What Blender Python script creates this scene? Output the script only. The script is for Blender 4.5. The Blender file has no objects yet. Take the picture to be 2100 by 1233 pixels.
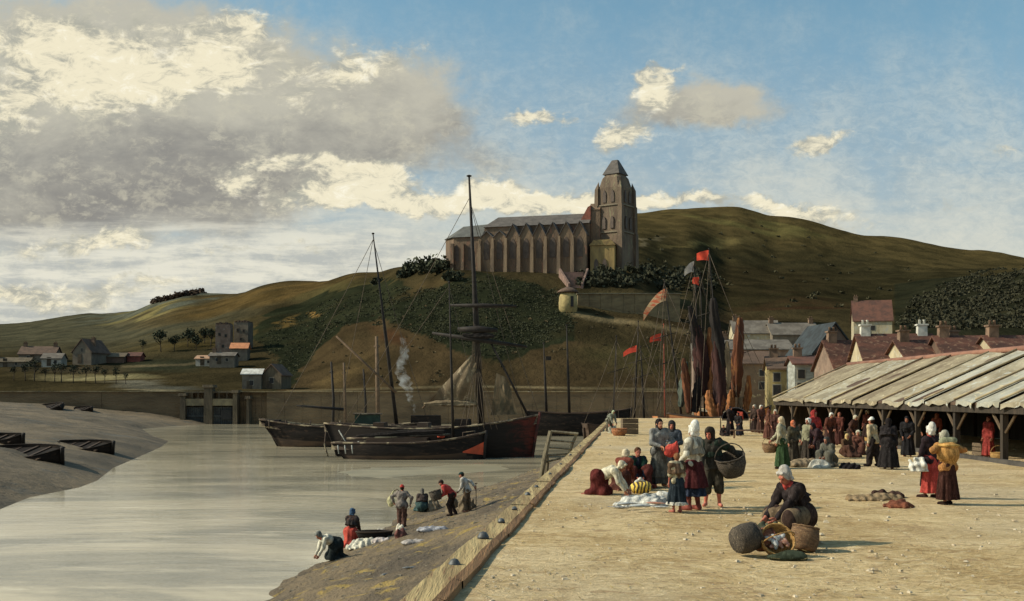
import bpy, math, random
import numpy as np
from mathutils import Vector, Matrix
R = math.radians
SC = bpy.context.scene
COL = SC.collection
rnd = random.Random(7)

# ---------------------------------------------------------------- camera, light, sky
F, HOR, EYE = 2200.0, 810.0, 2.35          # focal length in photo pixels, horizon row, eye height over the quay
cd = bpy.data.cameras.new('camera'); cam = bpy.data.objects.new('camera', cd); COL.objects.link(cam)
cam.location = (0, 0, EYE); cam.rotation_euler = (R(90), 0, 0)
cd.sensor_width = 36; cd.lens = 36*F/2100; cd.shift_y = (HOR-616.5)/2100
cd.clip_start = .1; cd.clip_end = 9000
SC.camera = cam
SUN_AZ, SUN_EL = -91, 36                    # azimuth from +Y (clockwise), elevation
sd = Vector((math.sin(R(SUN_AZ))*math.cos(R(SUN_EL)), math.cos(R(SUN_AZ))*math.cos(R(SUN_EL)), math.sin(R(SUN_EL))))
sl = bpy.data.lights.new('sun', 'SUN'); sl.energy = 4.4; sl.angle = R(.6); sl.color = (1, .90, .72)
so = bpy.data.objects.new('sun', sl); COL.objects.link(so); so.location = (-60, 20, 60)
so.rotation_euler = (-sd).to_track_quat('-Z', 'Y').to_euler()
SC.view_settings.view_transform = 'Standard'; SC.view_settings.look = 'None'
SC.view_settings.exposure = 0.08; SC.view_settings.gamma = 1
try:
    SC.cycles.max_bounces = 6; SC.cycles.diffuse_bounces = 3; SC.cycles.transparent_max_bounces = 12
    SC.cycles.volume_bounces = 1
except Exception: pass

def lin(r, g, b):
    f = lambda c: (c/255/12.92) if c/255 <= .04045 else ((c/255+.055)/1.055)**2.4
    return (f(r), f(g), f(b))

class NT:                                    # tiny node-tree helper
    def __init__(s, nt): s.t = nt; s.n = nt.nodes; s.l = nt.links
    def new(s, ty, **kw):
        n = s.n.new(ty)
        for k, v in kw.items(): setattr(n, k, v)
        return n
    def put(s, sock, v):
        if hasattr(v, 'is_output'): s.l.new(v, sock)
        elif isinstance(v, (tuple, list)) and len(v) == 3 and sock.type == 'RGBA': sock.default_value = (*v, 1)
        else: sock.default_value = v
    def m(s, op, a, b=0.0, c=0.0, clamp=False):
        n = s.new('ShaderNodeMath', operation=op, use_clamp=clamp)
        s.put(n.inputs[0], a); s.put(n.inputs[1], b)
        if op in ('MULTIPLY_ADD',): s.put(n.inputs[2], c)
        return n.outputs[0]
    def mix(s, f, a, b, mode='MIX'):
        n = s.new('ShaderNodeMix', data_type='RGBA', blend_type=mode)
        s.put(n.inputs[0], f); s.put(n.inputs[6], a); s.put(n.inputs[7], b)
        return n.outputs[2]
    def ss(s, x, lo, hi):                    # smoothstep 0..1
        n = s.new('ShaderNodeMapRange', interpolation_type='SMOOTHSTEP')
        s.put(n.inputs[0], x); n.inputs[1].default_value = lo; n.inputs[2].default_value = hi
        return n.outputs[0]
    def noise(s, vec, scale, detail=4, rough=.55, dist=0, out=0):
        n = s.new('ShaderNodeTexNoise'); s.put(n.inputs['Vector'], vec)
        n.inputs['Scale'].default_value = scale; n.inputs['Detail'].default_value = detail
        n.inputs['Roughness'].default_value = rough; n.inputs['Distortion'].default_value = dist
        return n.outputs[out]
    def mapping(s, vec, scale=(1,1,1), rot=(0,0,0), loc=(0,0,0)):
        n = s.new('ShaderNodeMapping'); s.put(n.inputs['Vector'], vec)
        n.inputs['Scale'].default_value = scale; n.inputs['Rotation'].default_value = rot; n.inputs['Location'].default_value = loc
        return n.outputs[0]

def build_sky():
    w = bpy.data.worlds.new('World'); SC.world = w; w.use_nodes = True
    t = NT(w.node_tree); t.n.clear()
    out = t.new('ShaderNodeOutputWorld')
    sky = t.new('ShaderNodeTexSky', sky_type='NISHITA'); sky.sun_disc = False
    sky.sun_elevation = R(SUN_EL); sky.sun_rotation = R(SUN_AZ); sky.air_density = 1.0; sky.dust_density = 1.2; sky.ozone_density = 1.6
    tc = t.new('ShaderNodeTexCoord'); sep = t.new('ShaderNodeSeparateXYZ'); t.l.new(tc.outputs['Generated'], sep.inputs[0])
    yy = t.m('MAXIMUM', t.m('ABSOLUTE', sep.outputs[1]), .12)
    u = t.m('DIVIDE', sep.outputs[0], yy); v = t.m('DIVIDE', t.m('ABSOLUTE', sep.outputs[2]), yy)   # directions of the dome
    cmb = t.new('ShaderNodeCombineXYZ'); t.l.new(u, cmb.inputs[0]); t.l.new(v, cmb.inputs[1])
    P = cmb.outputs[0]
    # ragged edges: bend the directions with noise
    wn = t.noise(P, 7, 5, .6, out=1)
    sp = t.new('ShaderNodeSeparateColor'); t.l.new(wn, sp.inputs[0])
    wn2 = t.noise(P, 30, 4, .65, out=1)
    sp2 = t.new('ShaderNodeSeparateColor'); t.l.new(wn2, sp2.inputs[0])
    def warp(c, k, k2, i):
        a = t.m('MULTIPLY_ADD', t.m('SUBTRACT', sp.outputs[i], .5), k, c)
        return t.m('MULTIPLY_ADD', t.m('SUBTRACT', sp2.outputs[i], .5), k2, a)
    uw, vw = warp(u, .13, .035, 0), warp(v, .075, .03, 1)
    def field(blobs):
        acc = None
        for (px, py, rx, ry, amp) in blobs:
            du = t.m('DIVIDE', t.m('SUBTRACT', uw, (px-1050)/F), rx/F)
            dv = t.m('DIVIDE', t.m('SUBTRACT', vw, (HOR-py)/F), ry/F)
            q = t.m('ADD', t.m('MULTIPLY', du, du), t.m('MULTIPLY', dv, dv))
            g = t.m('MULTIPLY', t.m('EXPONENT', t.m('MULTIPLY', q, -1.0)), amp)
            acc = g if acc is None else t.m('ADD', acc, g)
        return acc
    n_big = t.noise(P, 8, 7, .62, .15)
    n_mid = t.noise(t.mapping(P, (1, 1.4, 1), (0, 0, .3), (3, 1, 0)), 24, 6, .66, .25)
    n_fine = t.noise(t.mapping(P, (1, 1.7, 1), (0, 0, .45)), 75, 5, .75, .5)
    n_str = t.noise(t.mapping(P, (1, 7, 1)), 8, 8, .66, .3)
    n_pat = t.noise(t.mapping(P, (1, 2.0, 1), (0,0,.12)), 11, 7, .66, .3)
    def sg(n, k): return t.m('MULTIPLY', t.m('SUBTRACT', n, .5), k)
    # blue from the sky model, warmed low down
    deep = t.ss(v, .14, .40)
    tint = t.mix(deep, (1.02, 1.02, .92), (.84, 1.06, .92))
    blue = t.mix(1.0, sky.outputs[0], tint, 'MULTIPLY')
    bg0 = t.new('ShaderNodeBackground'); t.l.new(blue, bg0.inputs[0]); bg0.inputs[1].default_value = .135
    def over(prev, colr, fac, st=1.0):
        b = t.new('ShaderNodeBackground'); t.put(b.inputs[0], colr); b.inputs[1].default_value = st
        mx = t.new('ShaderNodeMixShader'); t.put(mx.inputs[0], fac); t.l.new(prev, mx.inputs[1]); t.l.new(b.outputs[0], mx.inputs[2])
        return mx.outputs[0]
    s = bg0.outputs[0]
    # thin veil: thickens downwards, brushed with slanting noise
    n_veil = t.noise(t.mapping(P, (2.0, 1, 1), (0, 0, -.55)), 13, 8, .74, .3)
    veil = t.m('ADD', t.m('ADD', t.m('MULTIPLY', t.ss(v, .44, .14), .95), .12), t.m('ADD', sg(n_veil, .7), sg(n_big, .8)))
    vc = t.mix(t.ss(t.m('ADD', n_fine, sg(n_big, 1.0)), .30, .75), lin(152, 170, 178), lin(190, 198, 194))
    s = over(s, vc, t.m('MULTIPLY', t.ss(veil, .05, 1.2), .85))
    s = over(s, t.mix(n_fine, lin(196, 200, 192), lin(222, 218, 200)), t.m('MULTIPLY', t.ss(t.m('ADD', v, t.m('ADD', sg(n_big, -.16), sg(n_str, -.14))), .25, .12), .72))
    # grey bodies of the big cloud bank, left half, and of the small cloud on the right
    grey = field([(200, 60, 330, 120, .8), (200, 330, 420, 110, 1.2), (560, 235, 360, 95, 1.0), (790, 225, 150, 75, .8), (60, 170, 300, 170, .9), (330, 410, 300, 80, .95), (480, 120, 300, 90, .55), (620, 330, 200, 60, .5),
                  (40, 420, 300, 110, .7), (1480, 200, 150, 42, .95), (1400, 215, 120, 46, .6), (1290, 250, 130, 30, .35), (1000, 330, 200, 40, .35), (-600, 300, 400, 160, 1.0), (2700, 300, 380, 90, .8)])
    gm = t.ss(t.m('ADD', grey, t.m('ADD', sg(n_big, 1.1), sg(n_mid, .5))), .18, .92)
    gdark = t.ss(t.m('ADD', t.m('ADD', t.m('MULTIPLY', n_pat, .9), sg(n_big, .7)), t.m('MULTIPLY', t.ss(v, .33, .20), .45)), .50, 1.08)
    gc = t.mix(gdark, lin(190, 185, 168), lin(134, 131, 126))
    gc = t.mix(t.m('MULTIPLY', t.ss(t.m('ADD', n_fine, sg(n_mid, 1.3)), .46, .78), .55), gc, lin(200, 194, 172))
    s = over(s, gc, t.m('MULTIPLY', gm, .93))
    # long low layers near the horizon, left half, thinning to the right
    low = t.m('MULTIPLY', t.ss(v, .205, .12), t.m('ADD', t.m('MULTIPLY', t.ss(u, .12, -.20), .55), t.m('MULTIPLY', t.ss(u, .6, -.1), .45)))
    lf = t.ss(t.m('ADD', t.m('MULTIPLY', low, 1.0), sg(n_str, 1.5)), .2, .8)
    lc = t.mix(t.ss(t.m('ADD', n_str, sg(n_mid, .35)), .38, .60), lin(180, 183, 178), lin(224, 221, 205)); lc = t.mix(t.m('MULTIPLY', t.ss(n_fine, .45, .7), .35), lc, lin(226, 222, 200))
    s = over(s, lc, t.m('MULTIPLY', t.m('MULTIPLY', lf, low), .96))
    # bright heads
    cream = field([(330, 60, 300, 60, .62), (150, 150, 190, 70, .8), (60, 60, 150, 60, .8), (30, 230, 60, 70, .8), (400, 150, 120, 40, .55), (250, 250, 120, 30, .40), (620, 215, 130, 40, .42), (430, 300, 140, 30, .30), (120, 420, 120, 26, .35), (500, 50, 70, 45, .7), (260, 170, 130, 60, .75), (740, 120, 150, 40, .62), (600, 175, 160, 50, .45), (420, 130, 90, 50, .45),
                   (690, 380, 90, 44, 1.1), (790, 365, 80, 40, .95), (720, 425, 160, 28, .75), (485, 388, 36, 24, 1.1), (640, 345, 110, 20, .55), (540, 345, 60, 18, .6), (860, 420, 100, 26, .8), (590, 425, 120, 20, .35),
                   (1010, 385, 90, 38, .9), (1080, 415, 130, 26, .9), (950, 440, 130, 24, .7), (1180, 425, 90, 22, .75), (1340, 412, 90, 28, 1.15), (1250, 405, 60, 20, .8), (1440, 425, 70, 16, .6),
                   (230, 487, 70, 24, .85), (100, 505, 130, 20, .6), (400, 510, 230, 14, .5), (1345, 190, 56, 40, .95), (1330, 155, 40, 24, .6), (1105, 243, 48, 22, 1.0), (1265, 268, 70, 34, 1.0), (1715, 285, 80, 26, .95),
                   (1380, 130, 40, 10, .45), (1640, 432, 100, 24, 1.0), (1760, 470, 130, 14, .5), (60, 600, 260, 30, .75), (330, 570, 260, 20, .65), (700, 500, 200, 14, .45), (-500, 200, 250, 90, .9), (2500, 380, 150, 36, .8), (2050, 320, 60, 16, .5), (1560, 415, 80, 14, .5), (1900, 440, 130, 16, .4), (1050, 150, 90, 14, .3)])
    cf = t.m('ADD', cream, t.m('ADD', sg(n_big, 1.3), t.m('ADD', sg(n_mid, 1.15), sg(n_fine, .75))))
    cm = t.ss(cf, .38, .95)
    n_imp = t.noise(t.mapping(P, (1, 2.0, 1), (0, 0, .3), (9, 4, 0)), 34, 7, .72, .6)
    cc = t.mix(t.ss(t.m('ADD', n_imp, t.m('MULTIPLY', t.ss(cf, .5, 1.3), .16)), .42, .66), lin(168, 168, 156), lin(238, 229, 200)); cc = t.mix(t.ss(n_imp, .54, .68), cc, lin(250, 244, 222))
    s = over(s, cc, t.m('MULTIPLY', cm, .95))
    # paint-like fine grain in the whole sky
    t.l.new(s, out.inputs[0])
    try: w.cycles.sampling_method = 'MANUAL'; w.cycles.sample_map_resolution = 512
    except Exception: pass
build_sky()

# ---------------------------------------------------------------- materials
MATS = {}
def mat(name, rgb, c2=None, scale=3.0, rough=.9, bump=.25, stretch=(1,1,1), rot=(0,0,0), detail=5, contrast=1.0, spec=.2, attr=None, bscale=None, bdist=.02, metal=0.0, c3=None, ramp=(.35,.65), gen=False):
    """procedural material: two or three real colours mottled by noise, and a bump"""
    if name in MATS: return MATS[name]
    m = bpy.data.materials.new(name); m.use_nodes = True; t = NT(m.node_tree)
    b = t.n['Principled BSDF']
    tc = t.new('ShaderNodeTexCoord'); P = t.mapping(tc.outputs['Generated' if gen else 'Object'], stretch, rot)
    n = t.noise(P, scale, detail, .62, .4)
    c2 = c2 or tuple(x*.55 for x in rgb)
    if attr:
        a = t.new('ShaderNodeVertexColor', layer_name=attr)
        base = a.outputs[0]
        colr = t.mix(t.ss(n, *ramp), t.mix(1.0, base, c2, 'MULTIPLY'), t.mix(1.0, base, rgb, 'MULTIPLY'))
    else:
        colr = t.mix(t.ss(n, *ramp), c2, rgb)
    if c3:
        n3 = t.noise(P, scale*3.1, 4, .6, .8)
        colr = t.mix(t.ss(n3, .56, .68), colr, c3)
    t.l.new(colr, b.inputs['Base Color'])
    b.inputs['Roughness'].default_value = rough; b.inputs['Specular IOR Level'].default_value = spec
    b.inputs['Metallic'].default_value = metal
    if bump:
        bn = t.noise(P, bscale or scale*4, 5, .65, .3)
        bp = t.new('ShaderNodeBump'); bp.inputs['Strength'].default_value = bump; bp.inputs['Distance'].default_value = bdist
        t.l.new(bn, bp.inputs['Height']); t.l.new(bp.outputs[0], b.inputs['Normal'])
    MATS[name] = m
    return m

# ---------------------------------------------------------------- objects and tagging
def tag(o, label=None, cat=None, group=None, kind=None):
    if label: o['label'] = label
    if cat: o['category'] = cat
    if group: o['group'] = group
    if kind: o['kind'] = kind
    return o
def link(name, me, parent=None, loc=None, rz=0):
    o = bpy.data.objects.new(name, me); COL.objects.link(o)
    if parent is not None: o.parent = parent
    if loc is not None: o.location = loc
    if rz: o.rotation_euler = (0, 0, rz)
    return o
def empty(name, loc=(0,0,0), rz=0, **kw):
    o = bpy.data.objects.new(name, None); COL.objects.link(o); o.empty_display_size = .2
    o.location = loc; o.rotation_euler = (0, 0, rz)
    return tag(o, **kw)
def kids(o): return [c for c in COL.objects if c.parent == o]
def copy_tree(o, parent=None):
    ch = KIDS(o)
    c = o.copy(); COL.objects.link(c); c.parent = parent
    for k in ch: copy_tree(k, c)
    return c
def KIDS(o): return [c for c in bpy.data.objects if c.parent is o or c.parent == o]

class MB:                                    # mesh builder
    def __init__(s): s.v = []; s.f = []; s.mi = []; s.sm = []; s.cur = 0; s.M = None
    def add(s, vs, fs, mi=None, smooth=False):
        b = len(s.v)
        if s.M is not None: vs = [tuple(s.M @ Vector(p)) for p in vs]
        s.v += [tuple(p) for p in vs]
        for f in fs: s.f.append([b+i for i in f]); s.mi.append(s.cur if mi is None else mi); s.sm.append(smooth)
        return s
    def box(s, x0, x1, y0, y1, z0, z1, mi=None, taper=0):
        t = taper
        vs = [(x0,y0,z0),(x1,y0,z0),(x1,y1,z0),(x0,y1,z0),(x0+t,y0+t,z1),(x1-t,y0+t,z1),(x1-t,y1-t,z1),(x0+t,y1-t,z1)]
        return s.add(vs, [(3,2,1,0),(4,5,6,7),(0,1,5,4),(1,2,6,5),(2,3,7,6),(3,0,4,7)], mi)
    def prism(s, poly, axis, a, b, mi=None):
        """poly in the two other axes, extruded a..b on axis"""
        n = len(poly); mk = {'x': lambda p, q, d: (d, p, q), 'y': lambda p, q, d: (p, d, q), 'z': lambda p, q, d: (p, q, d)}[axis]
        vs = [mk(p, q, a) for p, q in poly] + [mk(p, q, b) for p, q in poly]
        fs = [tuple(range(n-1, -1, -1)), tuple(range(n, 2*n))] + [(i, (i+1) % n, n+(i+1) % n, n+i) for i in range(n)]
        return s.add(vs, fs, mi)
    def tube(s, pts, rad, seg=8, mi=None, smooth=True, cap=True):
        pts = [Vector(p) for p in pts]; n = len(pts)
        if not hasattr(rad, '__len__'): rad = [rad]*n
        vs = []; prev = None
        for i, p in enumerate(pts):
            d = (pts[min(i+1, n-1)] - pts[max(i-1, 0)]).normalized()
            if prev is None:
                a = Vector((0, 0, 1)) if abs(d.z) < .9 else Vector((1, 0, 0))
                x = d.cross(a).normalized()
            else: x = (prev - d*prev.dot(d)).normalized()
            prev = x; y = d.cross(x)
            for k in range(seg):
                an = 2*math.pi*k/seg
                vs.append(p + (x*math.cos(an)+y*math.sin(an))*rad[i])
        fs = [(i*seg+k, i*seg+(k+1) % seg, (i+1)*seg+(k+1) % seg, (i+1)*seg+k) for i in range(n-1) for k in range(seg)]
        if cap: fs += [tuple(range(seg-1, -1, -1)), tuple((n-1)*seg+k for k in range(seg))]
        return s.add(vs, fs, mi, smooth)
    def lathe(s, prof, seg=20, c=(0,0,0), mi=None, sx=1, sy=1, smooth=True):
        vs = []; n = len(prof)
        for r, z in prof:
            for k in range(seg):
                a = 2*math.pi*k/seg; vs.append((c[0]+r*sx*math.cos(a), c[1]+r*sy*math.sin(a), c[2]+z))
        fs = [(i*seg+k, i*seg+(k+1) % seg, (i+1)*seg+(k+1) % seg, (i+1)*seg+k) for i in range(n-1) for k in range(seg)]
        fs += [tuple(range(seg-1, -1, -1)), tuple((n-1)*seg+k for k in range(seg))]
        return s.add(vs, fs, mi, smooth)
    def grid(s, nu, nv, fn, mi=None, smooth=True):
        vs = [fn(i/nu, j/nv) for j in range(nv+1) for i in range(nu+1)]
        fs = [(j*(nu+1)+i, j*(nu+1)+i+1, (j+1)*(nu+1)+i+1, (j+1)*(nu+1)+i) for j in range(nv) for i in range(nu)]
        return s.add(vs, fs, mi, smooth)
    def build(s, name, mats, parent=None, loc=None, rz=0):
        me = bpy.data.meshes.new(name); me.from_pydata(s.v, [], s.f)
        for m in (mats if isinstance(mats, (list, tuple)) else [mats]): me.materials.append(m)
        if s.f:
            me.polygons.foreach_set('material_index', s.mi); me.polygons.foreach_set('use_smooth', s.sm)
        me.update()
        return link(name, me, parent, loc, rz)
def np_mesh(name, V, Q, m, parent=None, smooth=False, colors=None, loc=None, rz=0):
    """fast mesh from arrays; Q (n,k) faces"""
    me = bpy.data.meshes.new(name); V = np.asarray(V, np.float32); Q = np.asarray(Q, np.int32); k = Q.shape[1]
    me.vertices.add(len(V)); me.vertices.foreach_set('co', V.ravel())
    me.loops.add(Q.size); me.loops.foreach_set('vertex_index', Q.ravel())
    me.polygons.add(len(Q)); me.polygons.foreach_set('loop_start', np.arange(0, Q.size, k, dtype=np.int32))
    me.polygons.foreach_set('loop_total', np.full(len(Q), k, np.int32))
    me.polygons.foreach_set('use_smooth', np.full(len(Q), smooth))
    me.update(calc_edges=True)
    if colors is not None:
        ca = me.color_attributes.new('tone', 'FLOAT_COLOR', 'POINT')
        c4 = np.ones((len(V), 4), np.float32); c4[:, :3] = colors; ca.data.foreach_set('color', c4.ravel())
    for mm in (m if isinstance(m, (list, tuple)) else [m]): me.materials.append(mm)
    return link(name, me, parent, loc, rz)

def at(px, py, Y):                           # the point of the place that lies at this distance behind a photo position
    return Vector(((px-1050)/F*Y, Y, EYE-(py-HOR)/F*Y))
def on_z(px, py, z=0.0):
    return at(px, py, (EYE-z)*F/(py-HOR))
def fbm(X, Y, seed=0, oct=4, f=1.0):         # cheap smooth noise on arrays, -1..1
    r = np.random.RandomState(seed); out = 0; a = 1.0; tot = 0
    for o in range(oct):
        for k in range(3):
            th = r.rand()*6.283; ph = r.rand()*6.283
            w = (.7+.6*r.rand())*f*2**o
            out = out + a/3*np.sin((X*math.cos(th)+Y*math.sin(th))*w + ph + 1.3*np.sin((Y*math.cos(th)-X*math.sin(th))*w*.7+ph*2))
        tot += a; a *= .55
    return out/tot*1.6
# ---------------------------------------------------------------- the ground, water, quay
WATER = -3.0
BX0, BS = -1.19-12.2*.1146, .1146            # outer edge of the quay: X = BX0 + BS*Y
def beam_x(Y): return BX0 + BS*Y
SHORE = [(-20,-12.5),(-6,-11.6),(10,-8.6),(27.8,-6.57),(34.1,-6.36),(39.2,-5.7),(44.4,-5.0),(50,-4.8),(60.4,-1.9),(75.4,1.7),(88,5.4),(104,9.2)]
SY = np.array([p[0] for p in SHORE]); SX = np.array([p[1] for p in SHORE])
def slope_z(X, Y):
    X = np.asarray(X, float); Y = np.asarray(Y, float)
    xb = BX0+BS*Y; xs = np.interp(Y, SY, SX)
    t = (xb-X)/np.maximum(xb-xs, .3)
    w = np.clip((t)*(1.3-t)*3, 0, 1)
    return -1.0 - 2.0*np.clip(t, 0, 3)**.92 + fbm(X, Y, 3, 4, 1.1)*.13*w - np.clip(t-1, 0, 5)*.8
LB = [(-60,-19),(0,-22),(38,-23),(50,-23.9),(56,-25.2),(62,-25.0),(67,-25.9),(78.5,-29.2),(94,-32.5),(110,-36),(124,-39.7),(140,-47),(168,-58),(182,-58),(197,-55)]
LBp = np.array([(x, y) for y, x in LB])
def bank_d(X, Y):
    X = np.asarray(X, float); Y = np.asarray(Y, float); best = np.full(X.shape, 1e9)
    for (x0, y0), (x1, y1) in zip(LBp[:-1], LBp[1:]):
        dx, dy = x1-x0, y1-y0; L = dx*dx+dy*dy
        t = np.clip(((X-x0)*dx+(Y-y0)*dy)/L, 0, 1)
        best = np.minimum(best, np.hypot(X-x0-t*dx, Y-y0-t*dy))
    xs = np.interp(Y, LBp[:, 1], LBp[:, 0])
    return np.where(X < xs, best, -best)
def bank_z(X, Y):
    d = bank_d(X, Y)
    up = 4.6*(1-np.exp(-np.maximum(d, 0)/26)) + .10*np.clip(d, 0, 3) + fbm(X, Y, 5, 4, .22)*.35*np.clip(d/6, 0, 1) + fbm(X, Y, 6, 3, 1.2)*.06*np.clip(d/2, 0, 1)
    return np.where(d > 0, -3.0+up, -3.0+d*.25)

# hill profiles: photo column -> rows of (distance, photo row of the ground there)
HILL = {
 -1600: [(197,803),(230,780),(300,740),(420,700),(700,672),(1100,655),(1500,690),(2600,760)],
 -400: [(197,803),(230,780),(280,750),(400,700),(650,675),(900,662),(1300,690),(2600,760)],
 0:    [(197,803),(230,778),(275,745),(370,710),(520,690),(800,665),(1300,700),(2600,765)],
 200:  [(197,803),(235,778),(280,742),(390,700),(580,668),(760,641),(1300,700),(2600,765)],
 400:  [(197,803),(235,775),(280,738),(360,680),(500,625),(640,598),(1300,700),(2600,770)],
 600:  [(197,803),(225,790),(270,742),(330,665),(420,600),(520,574),(1300,690),(2600,770)],
 750:  [(197,803),(220,790),(260,702),(320,612),(380,566),(430,559),(1300,680),(2600,770)],
 830:  [(197,803),(215,790),(250,702),(300,592),(345,549),(400,548),(700,620),(1300,675),(2600,770)],
 885:  [(197,803),(213,790),(246,702),(288,585),(320,541),(380,538),(700,620),(1300,672),(2600,770)],
 920:  [(197,803),(212,790),(243,702),(278,590),(291,556),(345,533),(400,540),(700,620),(1300,670),(2600,770)],
 1050: [(197,803),(212,790),(243,695),(274,590),(288,557),(350,552),(700,560),(1300,640),(2600,770)],
 1170: [(197,803),(212,785),(240,690),(262,625),(285,560),(350,550),(700,500),(1300,620),(2600,770)],
 1300: [(197,803),(212,775),(240,700),(262,643),(285,552),(350,547),(700,437),(1300,560),(2600,770)],
 1400: [(197,803),(215,775),(245,700),(270,643),(330,590),(430,545),(700,426),(1300,560),(2600,770)],
 1500: [(197,800),(225,770),(255,715),(300,665),(380,610),(520,545),(700,423),(1300,560),(2600,770)],
 1600: [(197,798),(225,768),(260,705),(310,650),(400,600),(540,550),(700,443),(1300,570),(2600,770)],
 1800: [(197,798),(225,760),(262,690),(320,640),(420,610),(550,560),(700,484),(1300,590),(2600,770)],
 2000: [(197,798),(225,750),(262,680),(330,612),(400,575),(550,560),(700,515),(1300,620),(2600,770)],
 2150: [(197,798),(225,750),(262,670),(330,585),(400,545),(550,550),(700,535),(1300,640),(2600,770)],
 2600: [(197,798),(225,750),(262,660),(330,560),(400,520),(550,550),(700,560),(1300,650),(2600,770)],
 3800: [(197,798),(225,760),(262,690),(330,600),(400,560),(550,570),(700,600),(1300,680),(2600,770)],
}
HC = sorted(HILL); HCu = np.array([(c-1050)/F for c in HC])
def hill_z(X, Y):
    X = np.asarray(X, float); Y = np.asarray(Y, float); u = X/Y
    prof = np.stack([np.interp(Y, [a for a, b in HILL[c]], [EYE+(HOR-b)/F*a for a, b in HILL[c]]) for c in HC])
    i = np.clip(np.searchsorted(HCu, u)-1, 0, len(HC)-2)
    t = np.clip((u-HCu[i])/(HCu[i+1]-HCu[i]), 0, 1); t = t*t*(3-2*t)
    idx = np.indices(u.shape)
    z = prof[(i, *idx)]*(1-t) + prof[(i+1, *idx)]*t
    far = np.clip((Y-215)/120, 0, 1)
    return z + fbm(X, Y, 11, 4, .035)*1.0*far + fbm(X, Y, 12, 3, .22)*.22*far
def on_ground(px, py, fn, y0=12, y1=900, n=3000):
    """walk along the sight line until it meets the ground surface fn"""
    Y = np.exp(np.linspace(math.log(y0), math.log(y1), n)); X = (px-1050)/F*Y; Z = EYE-(py-HOR)/F*Y
    g = fn(X, Y); k = np.nonzero(Z < g)[0]
    i = k[0] if len(k) else n-1
    return Vector((X[i], Y[i], float(g[i])))

def poly_in(px, py, poly):
    poly = np.array(poly, float); ins = np.zeros(px.shape, bool); n = len(poly)
    for i in range(n):
        (xa, ya), (xb, yb) = poly[i], poly[(i+1) % n]
        c = ((ya > py) != (yb > py)) & (px < (xb-xa)*(py-ya)/((yb-ya) or 1e-9)+xa); ins ^= c
    return ins
def ellw(px, py, cx, cy, rx, ry, rot=0):
    dx, dy = px-cx, py-cy; c, s = math.cos(R(rot)), math.sin(R(rot))
    return np.clip(1.6-1.6*np.hypot((dx*c+dy*s)/rx, (-dx*s+dy*c)/ry), 0, 1)

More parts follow.
